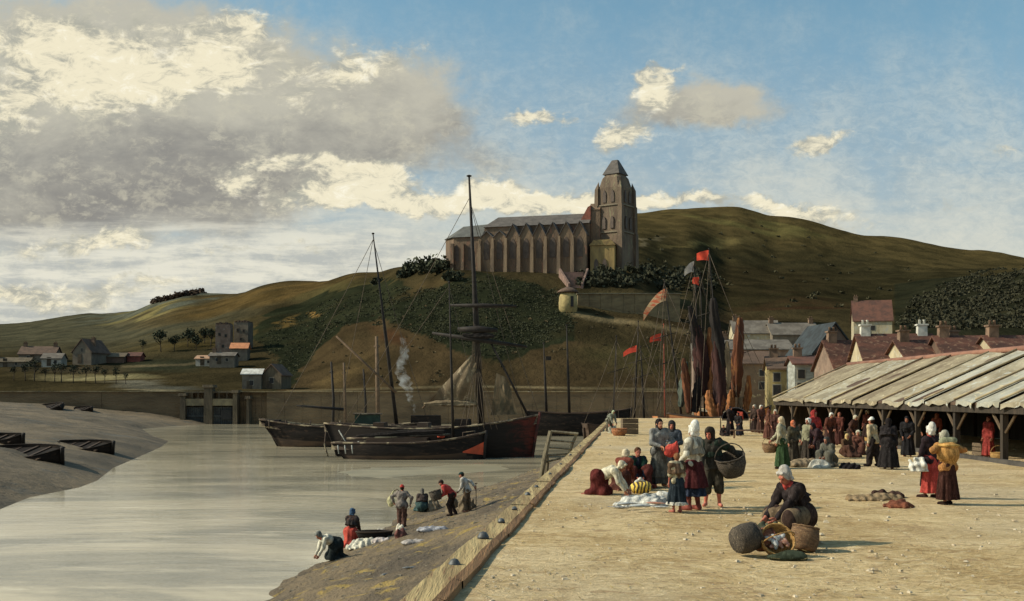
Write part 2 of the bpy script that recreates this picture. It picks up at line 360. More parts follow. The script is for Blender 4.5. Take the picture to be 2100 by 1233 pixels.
def build_hills():
    # fan-shaped grid in world space; finer near by
    Ys = np.concatenate([np.linspace(197, 420, 150), np.exp(np.linspace(math.log(423), math.log(760), 80)), np.exp(np.linspace(math.log(775), math.log(2600), 30))])
    us = np.concatenate([np.linspace(-1.5, -.56, 50), np.linspace(-.555, .56, 420), np.linspace(.565, 1.3, 40)])
    U, Y = np.meshgrid(us, Ys); X = U*Y; Z = hill_z(X, Y)
    # field colours of the land, kept dark to stand for cloud shadow
    px = 1050+U*F; py = HOR-(Z-EYE)/Y*F
    nz = fbm(X, Y, 21, 4, .05); nf = fbm(X, Y, 22, 4, .25)
    wx = px+nz*22+nf*8; wy = py+fbm(X, Y, 23, 4, .06)*12+nf*4
    C = np.zeros(X.shape+(3,)); C[:] = (.078, .066, .037)
    def put(w, col):
        w = (w*(1+.35*nf)).clip(0, 1)[..., None]; C[:] = C*(1-w)+np.array(col)*w
    put(np.clip((560-wx)/220, 0, 1)*np.clip((742-wy)/50, 0, 1), (.125, .125, .088))         # far grey-green fields
    put(ellw(wx, wy, 520, 612, 300, 26, -12), (.16, .115, .05)); put(ellw(wx, wy, 300, 645, 110, 9, -12), (.30, .27, .13))
    put(ellw(wx, wy, 350, 618, 260, 10, -13), (.17, .19, .16)); put(ellw(wx, wy, 250, 628, 70, 6, -14), (.12, .07, .045))
    put(ellw(wx, wy, 700, 600, 130, 24, -12), (.115, .105, .05)); put(ellw(wx, wy, 450, 690, 260, 30, -8), (.10, .082, .038))
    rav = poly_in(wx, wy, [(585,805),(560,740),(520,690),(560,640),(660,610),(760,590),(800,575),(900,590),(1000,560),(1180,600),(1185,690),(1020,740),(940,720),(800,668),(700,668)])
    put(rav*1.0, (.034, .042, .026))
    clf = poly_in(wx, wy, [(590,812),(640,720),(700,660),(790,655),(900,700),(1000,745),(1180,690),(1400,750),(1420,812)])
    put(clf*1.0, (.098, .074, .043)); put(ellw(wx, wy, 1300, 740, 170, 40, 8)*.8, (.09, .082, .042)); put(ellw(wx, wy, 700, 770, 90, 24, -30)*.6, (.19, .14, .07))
    put(ellw(wx, wy, 1280, 615, 160, 26, 2), (.165, .145, .08)); put(ellw(wx, wy, 800, 690, 60, 20, 20)*.7, (.10, .05, .03))
    put(ellw(wx, wy, 860, 590, 90, 18, -18)*.8, (.11, .085, .045))
    fh = (px > 1170)*(Y > 330)
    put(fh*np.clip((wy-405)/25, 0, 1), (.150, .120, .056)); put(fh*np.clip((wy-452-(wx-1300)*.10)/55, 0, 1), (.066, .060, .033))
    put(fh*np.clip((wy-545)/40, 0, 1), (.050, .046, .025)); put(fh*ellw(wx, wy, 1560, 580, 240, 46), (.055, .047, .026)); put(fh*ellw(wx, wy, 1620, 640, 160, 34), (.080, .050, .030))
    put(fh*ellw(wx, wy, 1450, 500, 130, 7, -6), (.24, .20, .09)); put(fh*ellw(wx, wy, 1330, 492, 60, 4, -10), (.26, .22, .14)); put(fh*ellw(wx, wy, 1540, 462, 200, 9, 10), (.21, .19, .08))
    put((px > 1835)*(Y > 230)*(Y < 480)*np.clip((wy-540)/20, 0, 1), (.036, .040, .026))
    put(ellw(wx, wy, 200, 772, 150, 7, 1), (.42, .38, .22)); put(ellw(wx, wy, 330, 790, 140, 6, 3), (.20, .20, .17)); put(ellw(wx, wy, 340, 752, 130, 14, -2)*.8, (.060, .075, .052))
    put(ellw(wx, wy, 330, 797, 90, 3, 1), (.34, .31, .22)); put(ellw(wx, wy, 130, 758, 160, 6, 1)*.8, (.10, .085, .06))
    put(ellw(wx, wy, 590, 664, 30, 8, -25), (.26, .18, .07)); put(ellw(wx, wy, 640, 652, 14, 3), (.40, .25, .09))
    # path winding down from the terrace
    for (x0, y0), (x1, y1) in zip([(1165,640),(1230,655),(1330,665),(1450,690),(1520,715)], [(1230,655),(1330,665),(1450,690),(1520,715),(1560,735)]):
        tt = np.clip(((px-x0)*(x1-x0)+(py-y0)*(y1-y0))/((x1-x0)**2+(y1-y0)**2), 0, 1)
        dd = np.hypot(px-x0-tt*(x1-x0), (py-y0-tt*(y1-y0)))
        put((Y < 300)*np.clip(1.5-dd/5, 0, 1), (.30, .25, .15))
    for (x0, y0), (x1, y1) in zip([(950,792),(590,803),(250,752),(380,748)], [(1400,800),(950,792),(380,748),(440,738)]):
        tt = np.clip(((px-x0)*(x1-x0)+(py-y0)*(y1-y0))/((x1-x0)**2+(y1-y0)**2), 0, 1)
        dd = np.hypot(px-x0-tt*(x1-x0), (py-y0-tt*(y1-y0)))
        put((Y < 330)*np.clip(1.5-dd/2.2, 0, 1)*.8, (.26, .22, .14))
    put(ellw(wx, wy, 1500, 690, 260, 60, 8)*(Y < 330)*.5, (.10, .07, .042))
    nx = len(us); ny = len(Ys); V = np.stack([X, Y, Z], -1).reshape(-1, 3)
    a = (np.arange(ny-1)[:, None]*nx+np.arange(nx-1)).ravel(); Q = np.stack([a, a+1, a+nx+1, a+nx], 1)
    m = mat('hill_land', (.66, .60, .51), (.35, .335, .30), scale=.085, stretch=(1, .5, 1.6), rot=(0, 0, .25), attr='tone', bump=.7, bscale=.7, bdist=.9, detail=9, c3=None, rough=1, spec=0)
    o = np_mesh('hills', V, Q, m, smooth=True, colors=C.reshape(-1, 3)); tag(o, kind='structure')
build_hills()

def sheet(name, us, Ys, xfn, zfn, m):
    U, Y = np.meshgrid(us, Ys); X = xfn(U, Y); Z = zfn(X, Y); nx = len(us); ny = len(Ys)
    a = (np.arange(ny-1)[:, None]*nx+np.arange(nx-1)).ravel(); Q = np.stack([a, a+1, a+nx+1, a+nx], 1)
    return tag(np_mesh(name, np.stack([X, Y, Z], -1).reshape(-1, 3), Q, m, smooth=True), kind='structure')

# riverbed / base sheet that reaches the horizon
MB().box(-2500, 2500, -300, 3200, -9, -7.5).build('ground', mat('ground_base', (.16, .14, .10), scale=.02))['kind'] = 'structure'

def water_material():
    m = bpy.data.materials.new('harbour_water'); m.use_nodes = True; t = NT(m.node_tree); b = t.n['Principled BSDF']
    tc = t.new('ShaderNodeTexCoord'); P = tc.outputs['Object']
    n = t.noise(t.mapping(P, (.5, 1.3, 1)), .09, 7, .66, 1.2)
    n2 = t.noise(t.mapping(P, (.5, 1.6, 1)), .35, 7, .7, 1.0)
    c = t.mix(t.ss(n, .34, .66), (.22, .205, .150), (.62, .53, .36)); c = t.mix(t.m('MULTIPLY', t.ss(n2, .52, .70), .5), c, (.82, .72, .52))
    t.l.new(c, b.inputs['Base Color']); b.inputs['Roughness'].default_value = .07; b.inputs['Specular IOR Level'].default_value = 1.0; b.inputs['IOR'].default_value = 2.0
    h = t.m('ADD', t.noise(t.mapping(P, (.45, 1.6, 1)), 1.3, 5, .6, .4), t.m('MULTIPLY', t.noise(t.mapping(P, (.5, 2.2, 1), (0,0,.1)), 5.5, 4, .6), .35))
    bp = t.new('ShaderNodeBump'); bp.inputs['Strength'].default_value = .22; bp.inputs['Distance'].default_value = .05
    t.l.new(h, bp.inputs['Height']); t.l.new(bp.outputs[0], b.inputs['Normal'])
    return m
w = MB(); w.add([(-260,-80,WATER),(80,-80,WATER),(80,200,WATER),(-260,200,WATER)], [(0,1,2,3)]); w.build('water', water_material())['kind'] = 'structure'

mud = mat('slope_mud', (.165, .12, .068), (.080, .060, .039), scale=.45, stretch=(1, .6, 1), rot=(0,0,-.5), c3=(.26, .18, .05), bump=.85, bscale=2.6, bdist=.22, detail=9, rough=.85, spec=.3, ramp=(.36,.66))
sheet('mud_slope', np.linspace(0, 1.9, 110), np.concatenate([np.linspace(-20, 8, 8), np.linspace(8.3, 104, 330)]), lambda U, Y: (BX0+BS*Y)-U*np.maximum(BX0+BS*Y-np.interp(Y, SY, SX), .3), slope_z, mud)
bankm = mat('bank_mud', (.175, .130, .078), (.085, .066, .042), scale=.10, stretch=(.6, 1.2, 1), rot=(0,0,.4), c3=(.10, .09, .07), bump=1.0, bscale=1.1, bdist=.35, detail=9, rough=.85, spec=.3)
sheet('mud_bank', np.concatenate([np.linspace(-9, 0, 12), np.linspace(1, 60, 130), np.linspace(62, 330, 60)]), np.concatenate([np.linspace(-60, 36, 20), np.linspace(37, 197.5, 220)]),
      lambda U, Y: np.interp(Y, LBp[:, 1], LBp[:, 0])-U, bank_z, bankm)
# sand bar showing through the shallow water
def bar(name, pts, lab):
    mb = MB(); n = 40; cx = sum(p[0] for p in pts)/len(pts); cy = sum(p[1] for p in pts)/len(pts)
    ring = []
    for i in range(n):
        f = i/n*len(pts); k = int(f); a, b = pts[k % len(pts)], pts[(k+1) % len(pts)]; q = f-k; q = q*q*(3-2*q)
        ring.append((a[0]*(1-q)+b[0]*q + .25*math.sin(i*2.7), a[1]*(1-q)+b[1]*q + .3*math.sin(i*1.9)))
    vs = [(cx, cy, WATER+.07)] + [(cx+(x-cx)*.6, cy+(y-cy)*.6, WATER+.05) for x, y in ring] + [(x, y, WATER-.05) for x, y in ring]
    fs = [(0, 1+i, 1+(i+1) % n) for i in range(n)] + [(1+i, 1+n+i, 1+n+(i+1) % n, 1+(i+1) % n) for i in range(n)]
    mb.add(vs, fs, smooth=True); tag(mb.build(name, mat('bar_sand', (.30, .25, .15), (.20, .17, .10), scale=.5, stretch=(.4,1.5,1), bump=.5, bdist=.05, rough=.5, spec=.5)), kind='structure')
w_ = lambda px, py: tuple(on_z(px, py, WATER))[:2]
bar('sand_bar', [w_(655,968), w_(740,958), w_(860,957), w_(960,950), w_(1060,950), w_(1085,962), w_(980,972), w_(860,976), w_(760,985), w_(680,980)], '')

# quay: top surface, wall below, timber edge
def quay():
    e0 = (beam_x(-20), -20); e1 = (beam_x(74), 74); e2 = (beam_x(110), 110)
    poly = [e0, (300, -20), (300, 197.6), (33, 197.6), (29, 130), (25.5, 110), e2, e1]
    ys = [-20] + list(np.linspace(6, 110, 60))
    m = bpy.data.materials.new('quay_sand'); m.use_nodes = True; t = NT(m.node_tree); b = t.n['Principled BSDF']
    P = t.new('ShaderNodeTexCoord').outputs['Object']
    n1 = t.noise(t.mapping(P, (.6, .75, 1), (0,0,-.4)), .55, 8, .68, 1.6); n2 = t.noise(t.mapping(P, (.9, 1.2, 1), (0,0,.5)), 2.6, 8, .76, 2.6); n3 = t.noise(P, .12, 3, .5); n5 = t.noise(P, .055, 4, .6, .6)
    c = t.mix(t.ss(n1, .34, .66), (.44, .300, .135), (.68, .51, .275)); c = t.mix(t.m('MULTIPLY', t.ss(n2, .50, .68), .75), c, (.78, .66, .42))
    c = t.mix(t.m('MULTIPLY', t.ss(n2, .50, .33), .9), c, (.23, .155, .075)); c = t.mix(t.m('MULTIPLY', t.ss(n3, .45, .7), .45), c, (.52, .45, .33))
    n4 = t.noise(t.mapping(P, (.8, 2, 1), (0,0,-.1), (31, 7, 0)), 1.1, 7, .7, 1.2); c = t.mix(t.m('MULTIPLY', t.ss(n4, .53, .68), .7), c, (.34, .22, .12))
    t.l.new(c, b.inputs['Base Color']); b.inputs['Roughness'].default_value = .95; b.inputs['Specular IOR Level'].default_value = .1
    c = t.mix(t.m('MULTIPLY', t.ss(n5, .48, .62), .55), c, (.36, .27, .14)); sp_ = t.new('ShaderNodeTexVoronoi'); t.l.new(t.mapping(P, (.9, 1.1, 1)), sp_.inputs['Vector']); sp_.inputs['Scale'].default_value = 2.2; c = t.mix(t.m('MULTIPLY', t.ss(t.m('ADD', sp_.outputs[0], t.m('MULTIPLY', n2, .4)), .36, .26), .5), c, (.20, .14, .08))
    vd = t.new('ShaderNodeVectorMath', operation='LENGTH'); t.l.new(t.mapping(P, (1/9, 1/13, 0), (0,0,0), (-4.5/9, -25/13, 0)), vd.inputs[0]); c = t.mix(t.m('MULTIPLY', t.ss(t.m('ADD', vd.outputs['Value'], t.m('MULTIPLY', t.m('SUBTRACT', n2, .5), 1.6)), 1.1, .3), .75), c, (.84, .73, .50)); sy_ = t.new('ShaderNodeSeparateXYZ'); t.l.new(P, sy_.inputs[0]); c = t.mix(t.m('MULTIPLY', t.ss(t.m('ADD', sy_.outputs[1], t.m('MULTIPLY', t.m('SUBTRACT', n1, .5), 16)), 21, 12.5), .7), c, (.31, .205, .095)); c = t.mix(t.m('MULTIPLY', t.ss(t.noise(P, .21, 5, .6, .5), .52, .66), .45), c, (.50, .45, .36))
    h = t.m('ADD', t.m('MULTIPLY', t.noise(t.mapping(P, (.8, 1.2, 1), (0,0,.5)), 4.2, 7, .72, 2.8), 1.0), t.m('MULTIPLY', n1, 1.2))
    bp = t.new('ShaderNodeBump'); bp.inputs['Strength'].default_value = .75; bp.inputs['Distance'].default_value = .10
    t.l.new(h, bp.inputs['Height']); t.l.new(bp.outputs[0], b.inputs['Normal'])
    mb = MB()
    # near part of the square as an uneven sheet, the rest flat
    def gz(x, y): return .03*math.sin(x*.9+y*.23)*math.sin(y*.31)+.015*math.sin(x*2.3-y*1.1)
    for j in range(len(ys)-1):
        y0, y1 = ys[j], ys[j+1]
        nx = 26; xr0 = 60.0
        for i in range(nx):
            f0, f1 = (i/nx)**1.6, ((i+1)/nx)**1.6
            q = []
            for (f, y) in ((f0,y0),(f1,y0),(f1,y1),(f0,y1)):
                x = beam_x(y)+.25+f*(xr0-beam_x(y)-.25); q.append((x, y, gz(x, y)-.035))
            mb.add(q, [(0,1,2,3)], smooth=True)
    mb.add([(60,-20,-.035),(300,-20,-.035),(300,110,-.035),(60,110,-.035),(25.5,110,-.035),(300,197.6,-.035),(33,197.6,-.035),(29,130,-.035)], [(0,1,2,3),(4,2,5,6,7)])
    import bmesh
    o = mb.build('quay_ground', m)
    bm = bmesh.new(); bm.from_mesh(o.data); bmesh.ops.remove_doubles(bm, verts=bm.verts, dist=.002); bm.to_mesh(o.data); bm.free()
    for p in o.data.polygons: p.use_smooth = True
    tag(o, kind='structure')
    wall = MB(); st = mat('quay_stone', (.17, .14, .10), (.09, .075, .055), scale=.8, bump=.8, bdist=.08, stretch=(1,1,3), detail=7)
    loop = [e0, e1, e2, (25.5, 110), (29, 130), (33, 197.6)]
    for (xa, ya), (xb, yb) in zip(loop[:-1], loop[1:]):
        wall.add([(xa,ya,-6),(xb,yb,-6),(xb,yb,-.04),(xa,ya,-.04)], [(0,1,2,3)])
    tag(wall.build('quay_wall', st), 'old brown stone and timber wall under the edge of the quay', 'quay wall')
quay()

def quay_edge():
    r = empty('quay_kerb', (beam_x(0), 0, 0), 0, label='long pale ochre timber kerb with iron bolts along the edge of the quay', cat='kerb')
    ox = beam_x(0)
    wd = mat('kerb_timber', (.46, .35, .17), (.26, .185, .09), scale=1.1, stretch=(5, .35, 3), rot=(0,0,-.114), c3=(.20, .115, .06), bump=.8, bscale=3.0, bdist=.05, detail=7)
    wd2 = mat('kerb_timber_red', (.34, .19, .09), (.20, .11, .055), scale=1.1, stretch=(5, .35, 3), rot=(0,0,-.114), bump=.8, bscale=3, bdist=.05)
    ys = [-4, 3.2, 9.5, 17.0, 22.6, 28.5, 35.5, 43, 51, 60, 69, 78, 88, 99, 110]
    for i, (y0, y1) in enumerate(zip(ys[:-1], ys[1:])):
        n = 6; w0 = .34; h = .035+.012*(i % 3)
        def q(y, a): return beam_x(y)-ox + a + .012*math.sin(y*3+i)
        mb = MB()
        for k in range(n):
            a, b = y0+.03+(y1-y0-.06)*k/n, y0+.03+(y1-y0-.06)*(k+1)/n
            mb.add([(q(a,-.04),a,-.32),(q(a,w0),a,-.32),(q(b,w0),b,-.32),(q(b,-.04),b,-.32),(q(a,-.03),a,h),(q(a,w0-.01),a,h-.012),(q(b,w0-.01),b,h-.012),(q(b,-.03),b,h)],
                   [(4,5,6,7),(0,4,7,3),(1,2,6,5)]+([(0,1,5,4)] if k == 0 else [])+([(2,3,7,6)] if k == n-1 else []))
        mb.build('timber', wd, r)
        mb = MB()
        for k in range(n):
            a, b = y0+.05+(y1-y0-.1)*k/n, y0+.05+(y1-y0-.1)*(k+1)/n; w1 = .47+.02*math.sin(i*2.1+k)
            mb.add([(q(a,w0+.012),a,-.3),(q(a,w1),a,-.3),(q(b,w1),b,-.3),(q(b,w0+.012),b,-.3),(q(a,w0+.012),a,h+.03),(q(a,w1-.01),a,h-.01),(q(b,w1-.01),b,h-.01),(q(b,w0+.012),b,h+.03)],
                   [(4,5,6,7),(0,4,7,3),(1,2,6,5)]+([(0,1,5,4)] if k == 0 else [])+([(2,3,7,6)] if k == n-1 else []))
        mb.build('inner_plank', wd2, r)
    iron = mat('bolt_iron', (.13, .14, .14), (.06, .06, .06), scale=8, rough=.55, spec=.5, metal=.4)
    for (px, py, s) in [(932,1155,.075),(991,1099,.085),(1028,1067,.06),(1055,1041,.05),(1082,1012,.06),(1100,996,.05),(1128,970,.05),(1150,950,.045),(1170,930,.045),(1190,912,.04)]:
        p = on_z(px, py+3, .05); mb = MB(); mb.lathe([(s*1.15,-.02),(s*1.1,.015),(s*.95,.03),(s*.9,s*.55),(s*.6,s*.95),(s*.15,s*1.1)], 12, (p.x-ox, p.y, .05)); mb.build('bolt', iron, r)
quay_edge()

def stones():
    st = mat('stone_pebble', (.55, .47, .34), (.34, .26, .16), scale=6, bump=.4)
    r = np.random.RandomState(4); V = []; Q = []; n = 0
    cube = np.array([(-1,-1,-1),(1,-1,-1),(1,1,-1),(-1,1,-1),(-.6,-.6,.8),(.6,-.6,.8),(.6,.6,.8),(-.6,.6,.8)], float)
    cf = np.array([(4,5,6,7),(0,1,5,4),(1,2,6,5),(2,3,7,6),(3,0,4,7)])
    for k in range(2600):
        y = 12*math.exp(r.rand()*1.75); side = r.rand()
        x = beam_x(y)+.7+(r.rand()**1.2)*min(40, y*.95); s = (.007+.020*r.rand()**4)*(1+y/60)
        z = -.02; a = r.rand()*3.14; M = np.array([[math.cos(a),-math.sin(a)],[math.sin(a),math.cos(a)]])
        v = cube*np.array([s*(.7+r.rand()), s*(.7+r.rand()), s*.5])*(1+.2*r.randn(8,1).clip(-1,1)); v[:, :2] = v[:, :2]@M.T
        V.append(v+[x, y, z]); Q.append(cf+n); n += 8
    V2 = []; Q2 = []; n2 = 0
    for k in range(2600):
        y = 12.3*math.exp(r.rand()*1.5); x = beam_x(y)+.6+r.rand()*min(30, y*.9); a = r.rand()*3.14; l = .03+.09*r.rand(); w = .004+.003*r.rand(); dx, dy = math.cos(a), math.sin(a)
        z0 = .005; V2 += [(x-dx*l-dy*w, y-dy*l+dx*w, z0), (x+dx*l-dy*w, y+dy*l+dx*w, z0+.006), (x+dx*l+dy*w, y+dy*l-dx*w, z0+.006), (x-dx*l+dy*w, y-dy*l-dx*w, z0)]; Q2.append((n2, n2+1, n2+2, n2+3)); n2 += 4
    tag(np_mesh('straw_litter', V2, Q2, mat('straw', (.55,.40,.15), (.26,.17,.07), scale=2, bump=0)), 'straw and scraps trodden into the sand of the quay', kind='stuff')
    tag(np_mesh('loose_pebbles', np.concatenate(V), np.concatenate(Q), st), 'small loose pebbles strewn over the sandy quay', kind='stuff')
    V = []; Q = []; n = 0
    for k in range(1900):
        y = 12+60*r.rand()**1.5; xb = beam_x(y); xs = np.interp(y, SY, SX); x = xb-(xb-xs)*r.rand()*.97; s = (.012+.035*r.rand()**3)*(1+y/60)
        z = float(slope_z(x, y)); v = cube*np.array([s*(.7+r.rand()), s*(.7+r.rand()), s*.5])*(1+.2*r.randn(8,1).clip(-1,1))
        V.append(v+[x, y, z]); Q.append(cf+n); n += 8
    tag(np_mesh('slope_shingle', np.concatenate(V), np.concatenate(Q), mat('slope_pebble', (.26,.22,.16), (.13,.11,.08), scale=6)), 'scattered small stones on the muddy slope', kind='stuff')
stones()
# ---------------------------------------------------------------- far quay wall, sluice, church, houses, trees
def M_(name, *a, **k): return mat(name, *a, **k)
stone_w = M_('church_stone', (.215, .150, .098), (.125, .088, .062), scale=.35, stretch=(1,1,.35), c3=(.25,.135,.09), bump=.8, bdist=.25, bscale=1.6, detail=8, contrast=1)
stone_t = M_('tower_stone', (.195, .142, .098), (.115, .085, .062), scale=.4, stretch=(1,1,.3), c3=(.22,.20,.12), bump=.8, bdist=.25, bscale=1.6, detail=8)
slate = M_('slate_roof', (.135, .118, .105), (.09, .080, .072), scale=.5, stretch=(1,1,2), bump=.6, bdist=.15)
slate_pale = M_('slate_pale', (.135, .135, .120), (.095, .094, .086), scale=.5, bump=.6, bdist=.15)
brick_r = M_('red_brick', (.30, .11, .075), (.17, .08, .055), scale=.8, bump=.5, bdist=.1)
gold_w = M_('golden_render', (.34, .24, .10), (.19, .135, .065), scale=.5, stretch=(1,1,.3), bump=.5, bdist=.1)
win_c = M_('church_window', (.125, .092, .070), (.08, .06, .05), scale=1, bump=.1, rough=.6)
win_d = M_('dark_opening', (.035, .032, .030), (.02, .02, .02), scale=2, bump=0, rough=.5)

def far_wall():
    r = empty('far_quay_wall', (0, 198, 0), label='long brown stone wall with a pale coping closing the far side of the harbour', cat='quay wall')
    stf = M_('far_stone', (.20, .14, .080), (.115, .082, .05), scale=.10, stretch=(1,1,4), bump=.8, bdist=.3, bscale=.8, c3=(.16,.12,.07), detail=8)
    cop = M_('pale_coping', (.36, .28, .16), (.16, .125, .075), scale=.25, bump=.5, bdist=.1)
    for xa, xb in ((-260, -58.5), (-58.5, -45.0), (-45.0, -5), (-5, 48), (48, 310)):
        mb = MB(); n = 12
        for i in range(n):
            a, b = xa+(xb-xa)*i/n, xa+(xb-xa)*(i+1)/n; t0 = .06*math.sin(i*3.1)+(1.0 if xa == -58.5 else 0)
            mb.box(a, b-.04, -1.2+t0, .6, -6, 2.86)
        mb.build('wall_section', stf, r)
        mb = MB(); n = int((xb-xa)/4)
        for i in range(n):
            a, b = xa+(xb-xa)*i/n, xa+(xb-xa)*(i+1)/n
            z0 = 2.864
            mb.box(a, b-.08, -1.5, .9, z0, z0+.16+.05*math.sin(i*2.3))
        mb.build('coping', cop, r)
far_wall()

def sluice():
    r = empty('sluice_gate', (0, 196.4, 0), label='brown timber sluice gate between heavy posts at the head of the harbour', cat='sluice gate')
    tw = M_('sluice_timber', (.125, .098, .062), (.07, .055, .038), scale=.6, stretch=(3,3,.4), bump=.8, bdist=.2)
    pale = M_('sluice_beam', (.25, .205, .12), (.15, .12, .075), scale=.5, bump=.6, bdist=.1)
    X = lambda px: (px-1050)/F*196.4
    Z = lambda py: EYE-(py-HOR)/F*196.4
    for a, b, t in ((372, 384, 812), (421, 439, 795), (480, 490, 806), (508, 514, 818)):
        MB().box(X(a), X(b), -1.2, 1.2, -5, Z(t), taper=.08).box(X(a)-.25, X(b)+.25, -1.4, 1.4, Z(t)+.004, Z(t)+.5, taper=.1).build('post', tw, r)
    for a, b in ((384, 421), (439, 480)):
        mb = MB(); n = 9
        for i in range(n): mb.box(X(a)+(X(b)-X(a))*i/n, X(a)+(X(b)-X(a))*(i+1)/n-.05, -.25, .25, -5, Z(834)-.05*(i % 3))
        mb.box(X(a), X(b), -.42, -.26, Z(856), Z(851)); mb.build('gate', M_('gate_dark', (.06,.065,.06), (.035,.035,.035), scale=.8, bump=.6, bdist=.1), r)
        MB().box(X(a)-.2, X(b)+.2, -.9, .9, Z(832), Z(818)).build('lintel', pale, r)
        MB().box(X(a)-.2, X(b)+.2, -.7, -.55, Z(806), Z(803)).box(X(a)+1, X(a)+1.15, -.68, -.57, Z(818)+.004, Z(806)-.004).box(X(b)-1.2, X(b)-1.05, -.68, -.57, Z(818)+.004, Z(806)-.004).build('rail', tw, r)
    # culvert mouth
    MB().box(X(455), X(476), -.5, -.44, Z(860), Z(841)).build('culvert', win_d, r)
sluice()

# ---------------- church on the hill
def church():
    th = -15; c = at(1262, 547, 296); TR = R(-20)
    r = empty('church', (c.x, c.y, c.z-1.0), R(th), label='big brown gothic church with a square tower, on the crest of the hill', cat='church')
    H = lambda h: h+1.0
    W = 7.3                                    # tower side
    # tower: centre at origin
    def ring(w, z, ch=0.0):
        a = w/2; b = a-ch
        return [(-a,-b,z),(-b,-a,z),(b,-a,z),(a,-b,z),(a,b,z),(b,a,z),(-b,a,z),(-a,b,z)] if ch else None
    mb = MB(); lv = [(W+.9, -3, .5), (W+.7, H(6), .5), (W+.2, H(14), .6), (W, H(21.3), .8), (W*.80, H(24.2), .8), (W*.68, H(24.8), .7), (W*.62, H(25.2), .6)]
    vs = []; 
    for w, z, ch in lv: vs += ring(w, z, ch)
    fs = [(i*8+k, i*8+(k+1) % 8, i*8+8+(k+1) % 8, i*8+8+k) for i in range(len(lv)-1) for k in range(8)]+[tuple(range(8*(len(lv)-1), 8*len(lv)))]
    mb.add(vs, fs)
    t = mb.build('tower', stone_t, r, rz=TR)
    for i, (sx, sy) in enumerate(((-1,-1),(1,-1),(1,1),(-1,1))):
        mb = MB(); b = W/2
        for z0, z1, d in ((-3, H(9), 1.5), (H(9), H(16.5), 1.15), (H(16.5), H(21), .8)):
            x0, y0 = sx*(b-.55), sy*(b-.55); x1, y1 = sx*(b+d*.75), sy*(b+d*.75)
            mb.box(min(x0,x1), max(x0,x1), min(y0,y1), max(y0,y1), z0+.003, z1, taper=.10)
        mb.add([(sx*(b-.55),sy*(b-.55),H(21)),(sx*(b+.5),sy*(b-.55),H(21)),(sx*(b+.5),sy*(b+.5),H(21)),(sx*(b-.55),sy*(b+.5),H(21)),(sx*(b-.3),sy*(b-.3),H(23.2))], [(0,1,4),(1,2,4),(2,3,4),(3,0,4)])
        mb.build('buttress', stone_t, r, rz=TR)
    w = W*.64
    mb = MB(); a = w/2+.3
    mb.add([(-a,-a,H(25.15)),(a,-a,H(25.15)),(a,a,H(25.15)),(-a,a,H(25.15)),(-.85,-.5,H(29.3)),(.85,-.5,H(29.3)),(.85,.5,H(29.3)),(-.85,.5,H(29.3))], [(0,1,5,4),(1,2,6,5),(2,3,7,6),(3,0,4,7),(4,5,6,7),(3,2,1,0)])
    mb.build('tower_roof', slate, r, rz=TR)
    def lancet(w, h):
        return [(-w/2,0),(w/2,0),(w/2,h*.66),(w*.30,h*.87),(0,h),(-w*.30,h*.87),(-w/2,h*.66)]
    for k, (ax, s) in enumerate((('y',-1),('x',1))):
        for hz in (H(17.2), H(10)):
            for off in (-1.25, 1.25):
                mb = MB(); pl = [(p+off, q+hz) for p, q in lancet(1.0, 3.4)]
                d0 = s*(W/2+.02); d1 = s*(W/2+.26)
                if hz < H(12): d0 += s*.28; d1 += s*.28
                mb.prism(pl, ax, d0, d1); mb.build('window', win_c, t)
    for q_, z_ in ((.55, 8.9), (.38, 16.3)): MB().box(-W/2-q_, W/2+q_, -W/2-q_, W/2+q_, H(z_), H(z_+.3)).build('string_course', M_('pale_stone', (.27,.23,.16), (.18,.15,.11), scale=.6, bump=.4), t)
    # stair turret on the left face and golden porch
    MB().box(-W/2-2.6, -W/2-.02, -3.2, 1.6, -2, H(15.4)).prism([(-3.4,H(15.4)),(1.8,H(15.4)),(.6,H(17.3)),(-2.0,H(17.3))], 'x', -W/2-2.9, -W/2-.03, 0).build('stair_turret', stone_w, r)
    MB().prism([(-W/2-5.4,H(12.6)),(-W/2-2.62,H(12.6)),(-W/2-2.62,H(16.6)),(-W/2-3.4,H(16.2))], 'y', -3.6, 2.0).build('transept_roof', brick_r, r)
    p = MB().box(-W/2-1.9, W/2-2.6, -W/2-4.2, -W/2-.95, -3, H(4.9)).build('porch', gold_w, r)
    MB().prism([(-W/2-2.2,H(4.92)),(W/2-2.3,H(4.92)),(W/2-3.6,H(6.4)),(-W/2-.9,H(6.4))], 'y', -W/2-4.5, -W/2-.9).build('roof', M_('ochre_tile', (.34,.24,.10), (.2,.14,.07), scale=1, bump=.4), p)
    for x in (-3.9, -1.6): MB().prism([(x+a, -1+b) for a, b in lancet(1.1, 3.4)], 'y', -W/2-4.4, -W/2-4.23).build('window', win_c, p)
    # nave runs to local -x
    x1, x0 = -W/2-2.65, -W/2-32.5; hw = 5.0
    MB().box(x0, x1, -hw, hw, -5, H(11.7)).build('nave_wall', stone_w, r)
    mb = MB(); e = .5
    mb.add([(x0-.3,-hw-e,H(11.5)),(x1,-hw-e,H(11.5)),(x1,hw+e,H(11.5)),(x0-.3,hw+e,H(11.5)),(x0+2.6,0,H(15.0)),(x1,0,H(15.0))], [(0,1,5,4),(1,2,5),(2,3,4,5),(3,0,4),(3,2,1,0)])
    mb.build('nave_roof', slate, r)
    # gabled aisle bays along the near side, with buttresses between
    nb = 8; L = (x1-x0)/nb
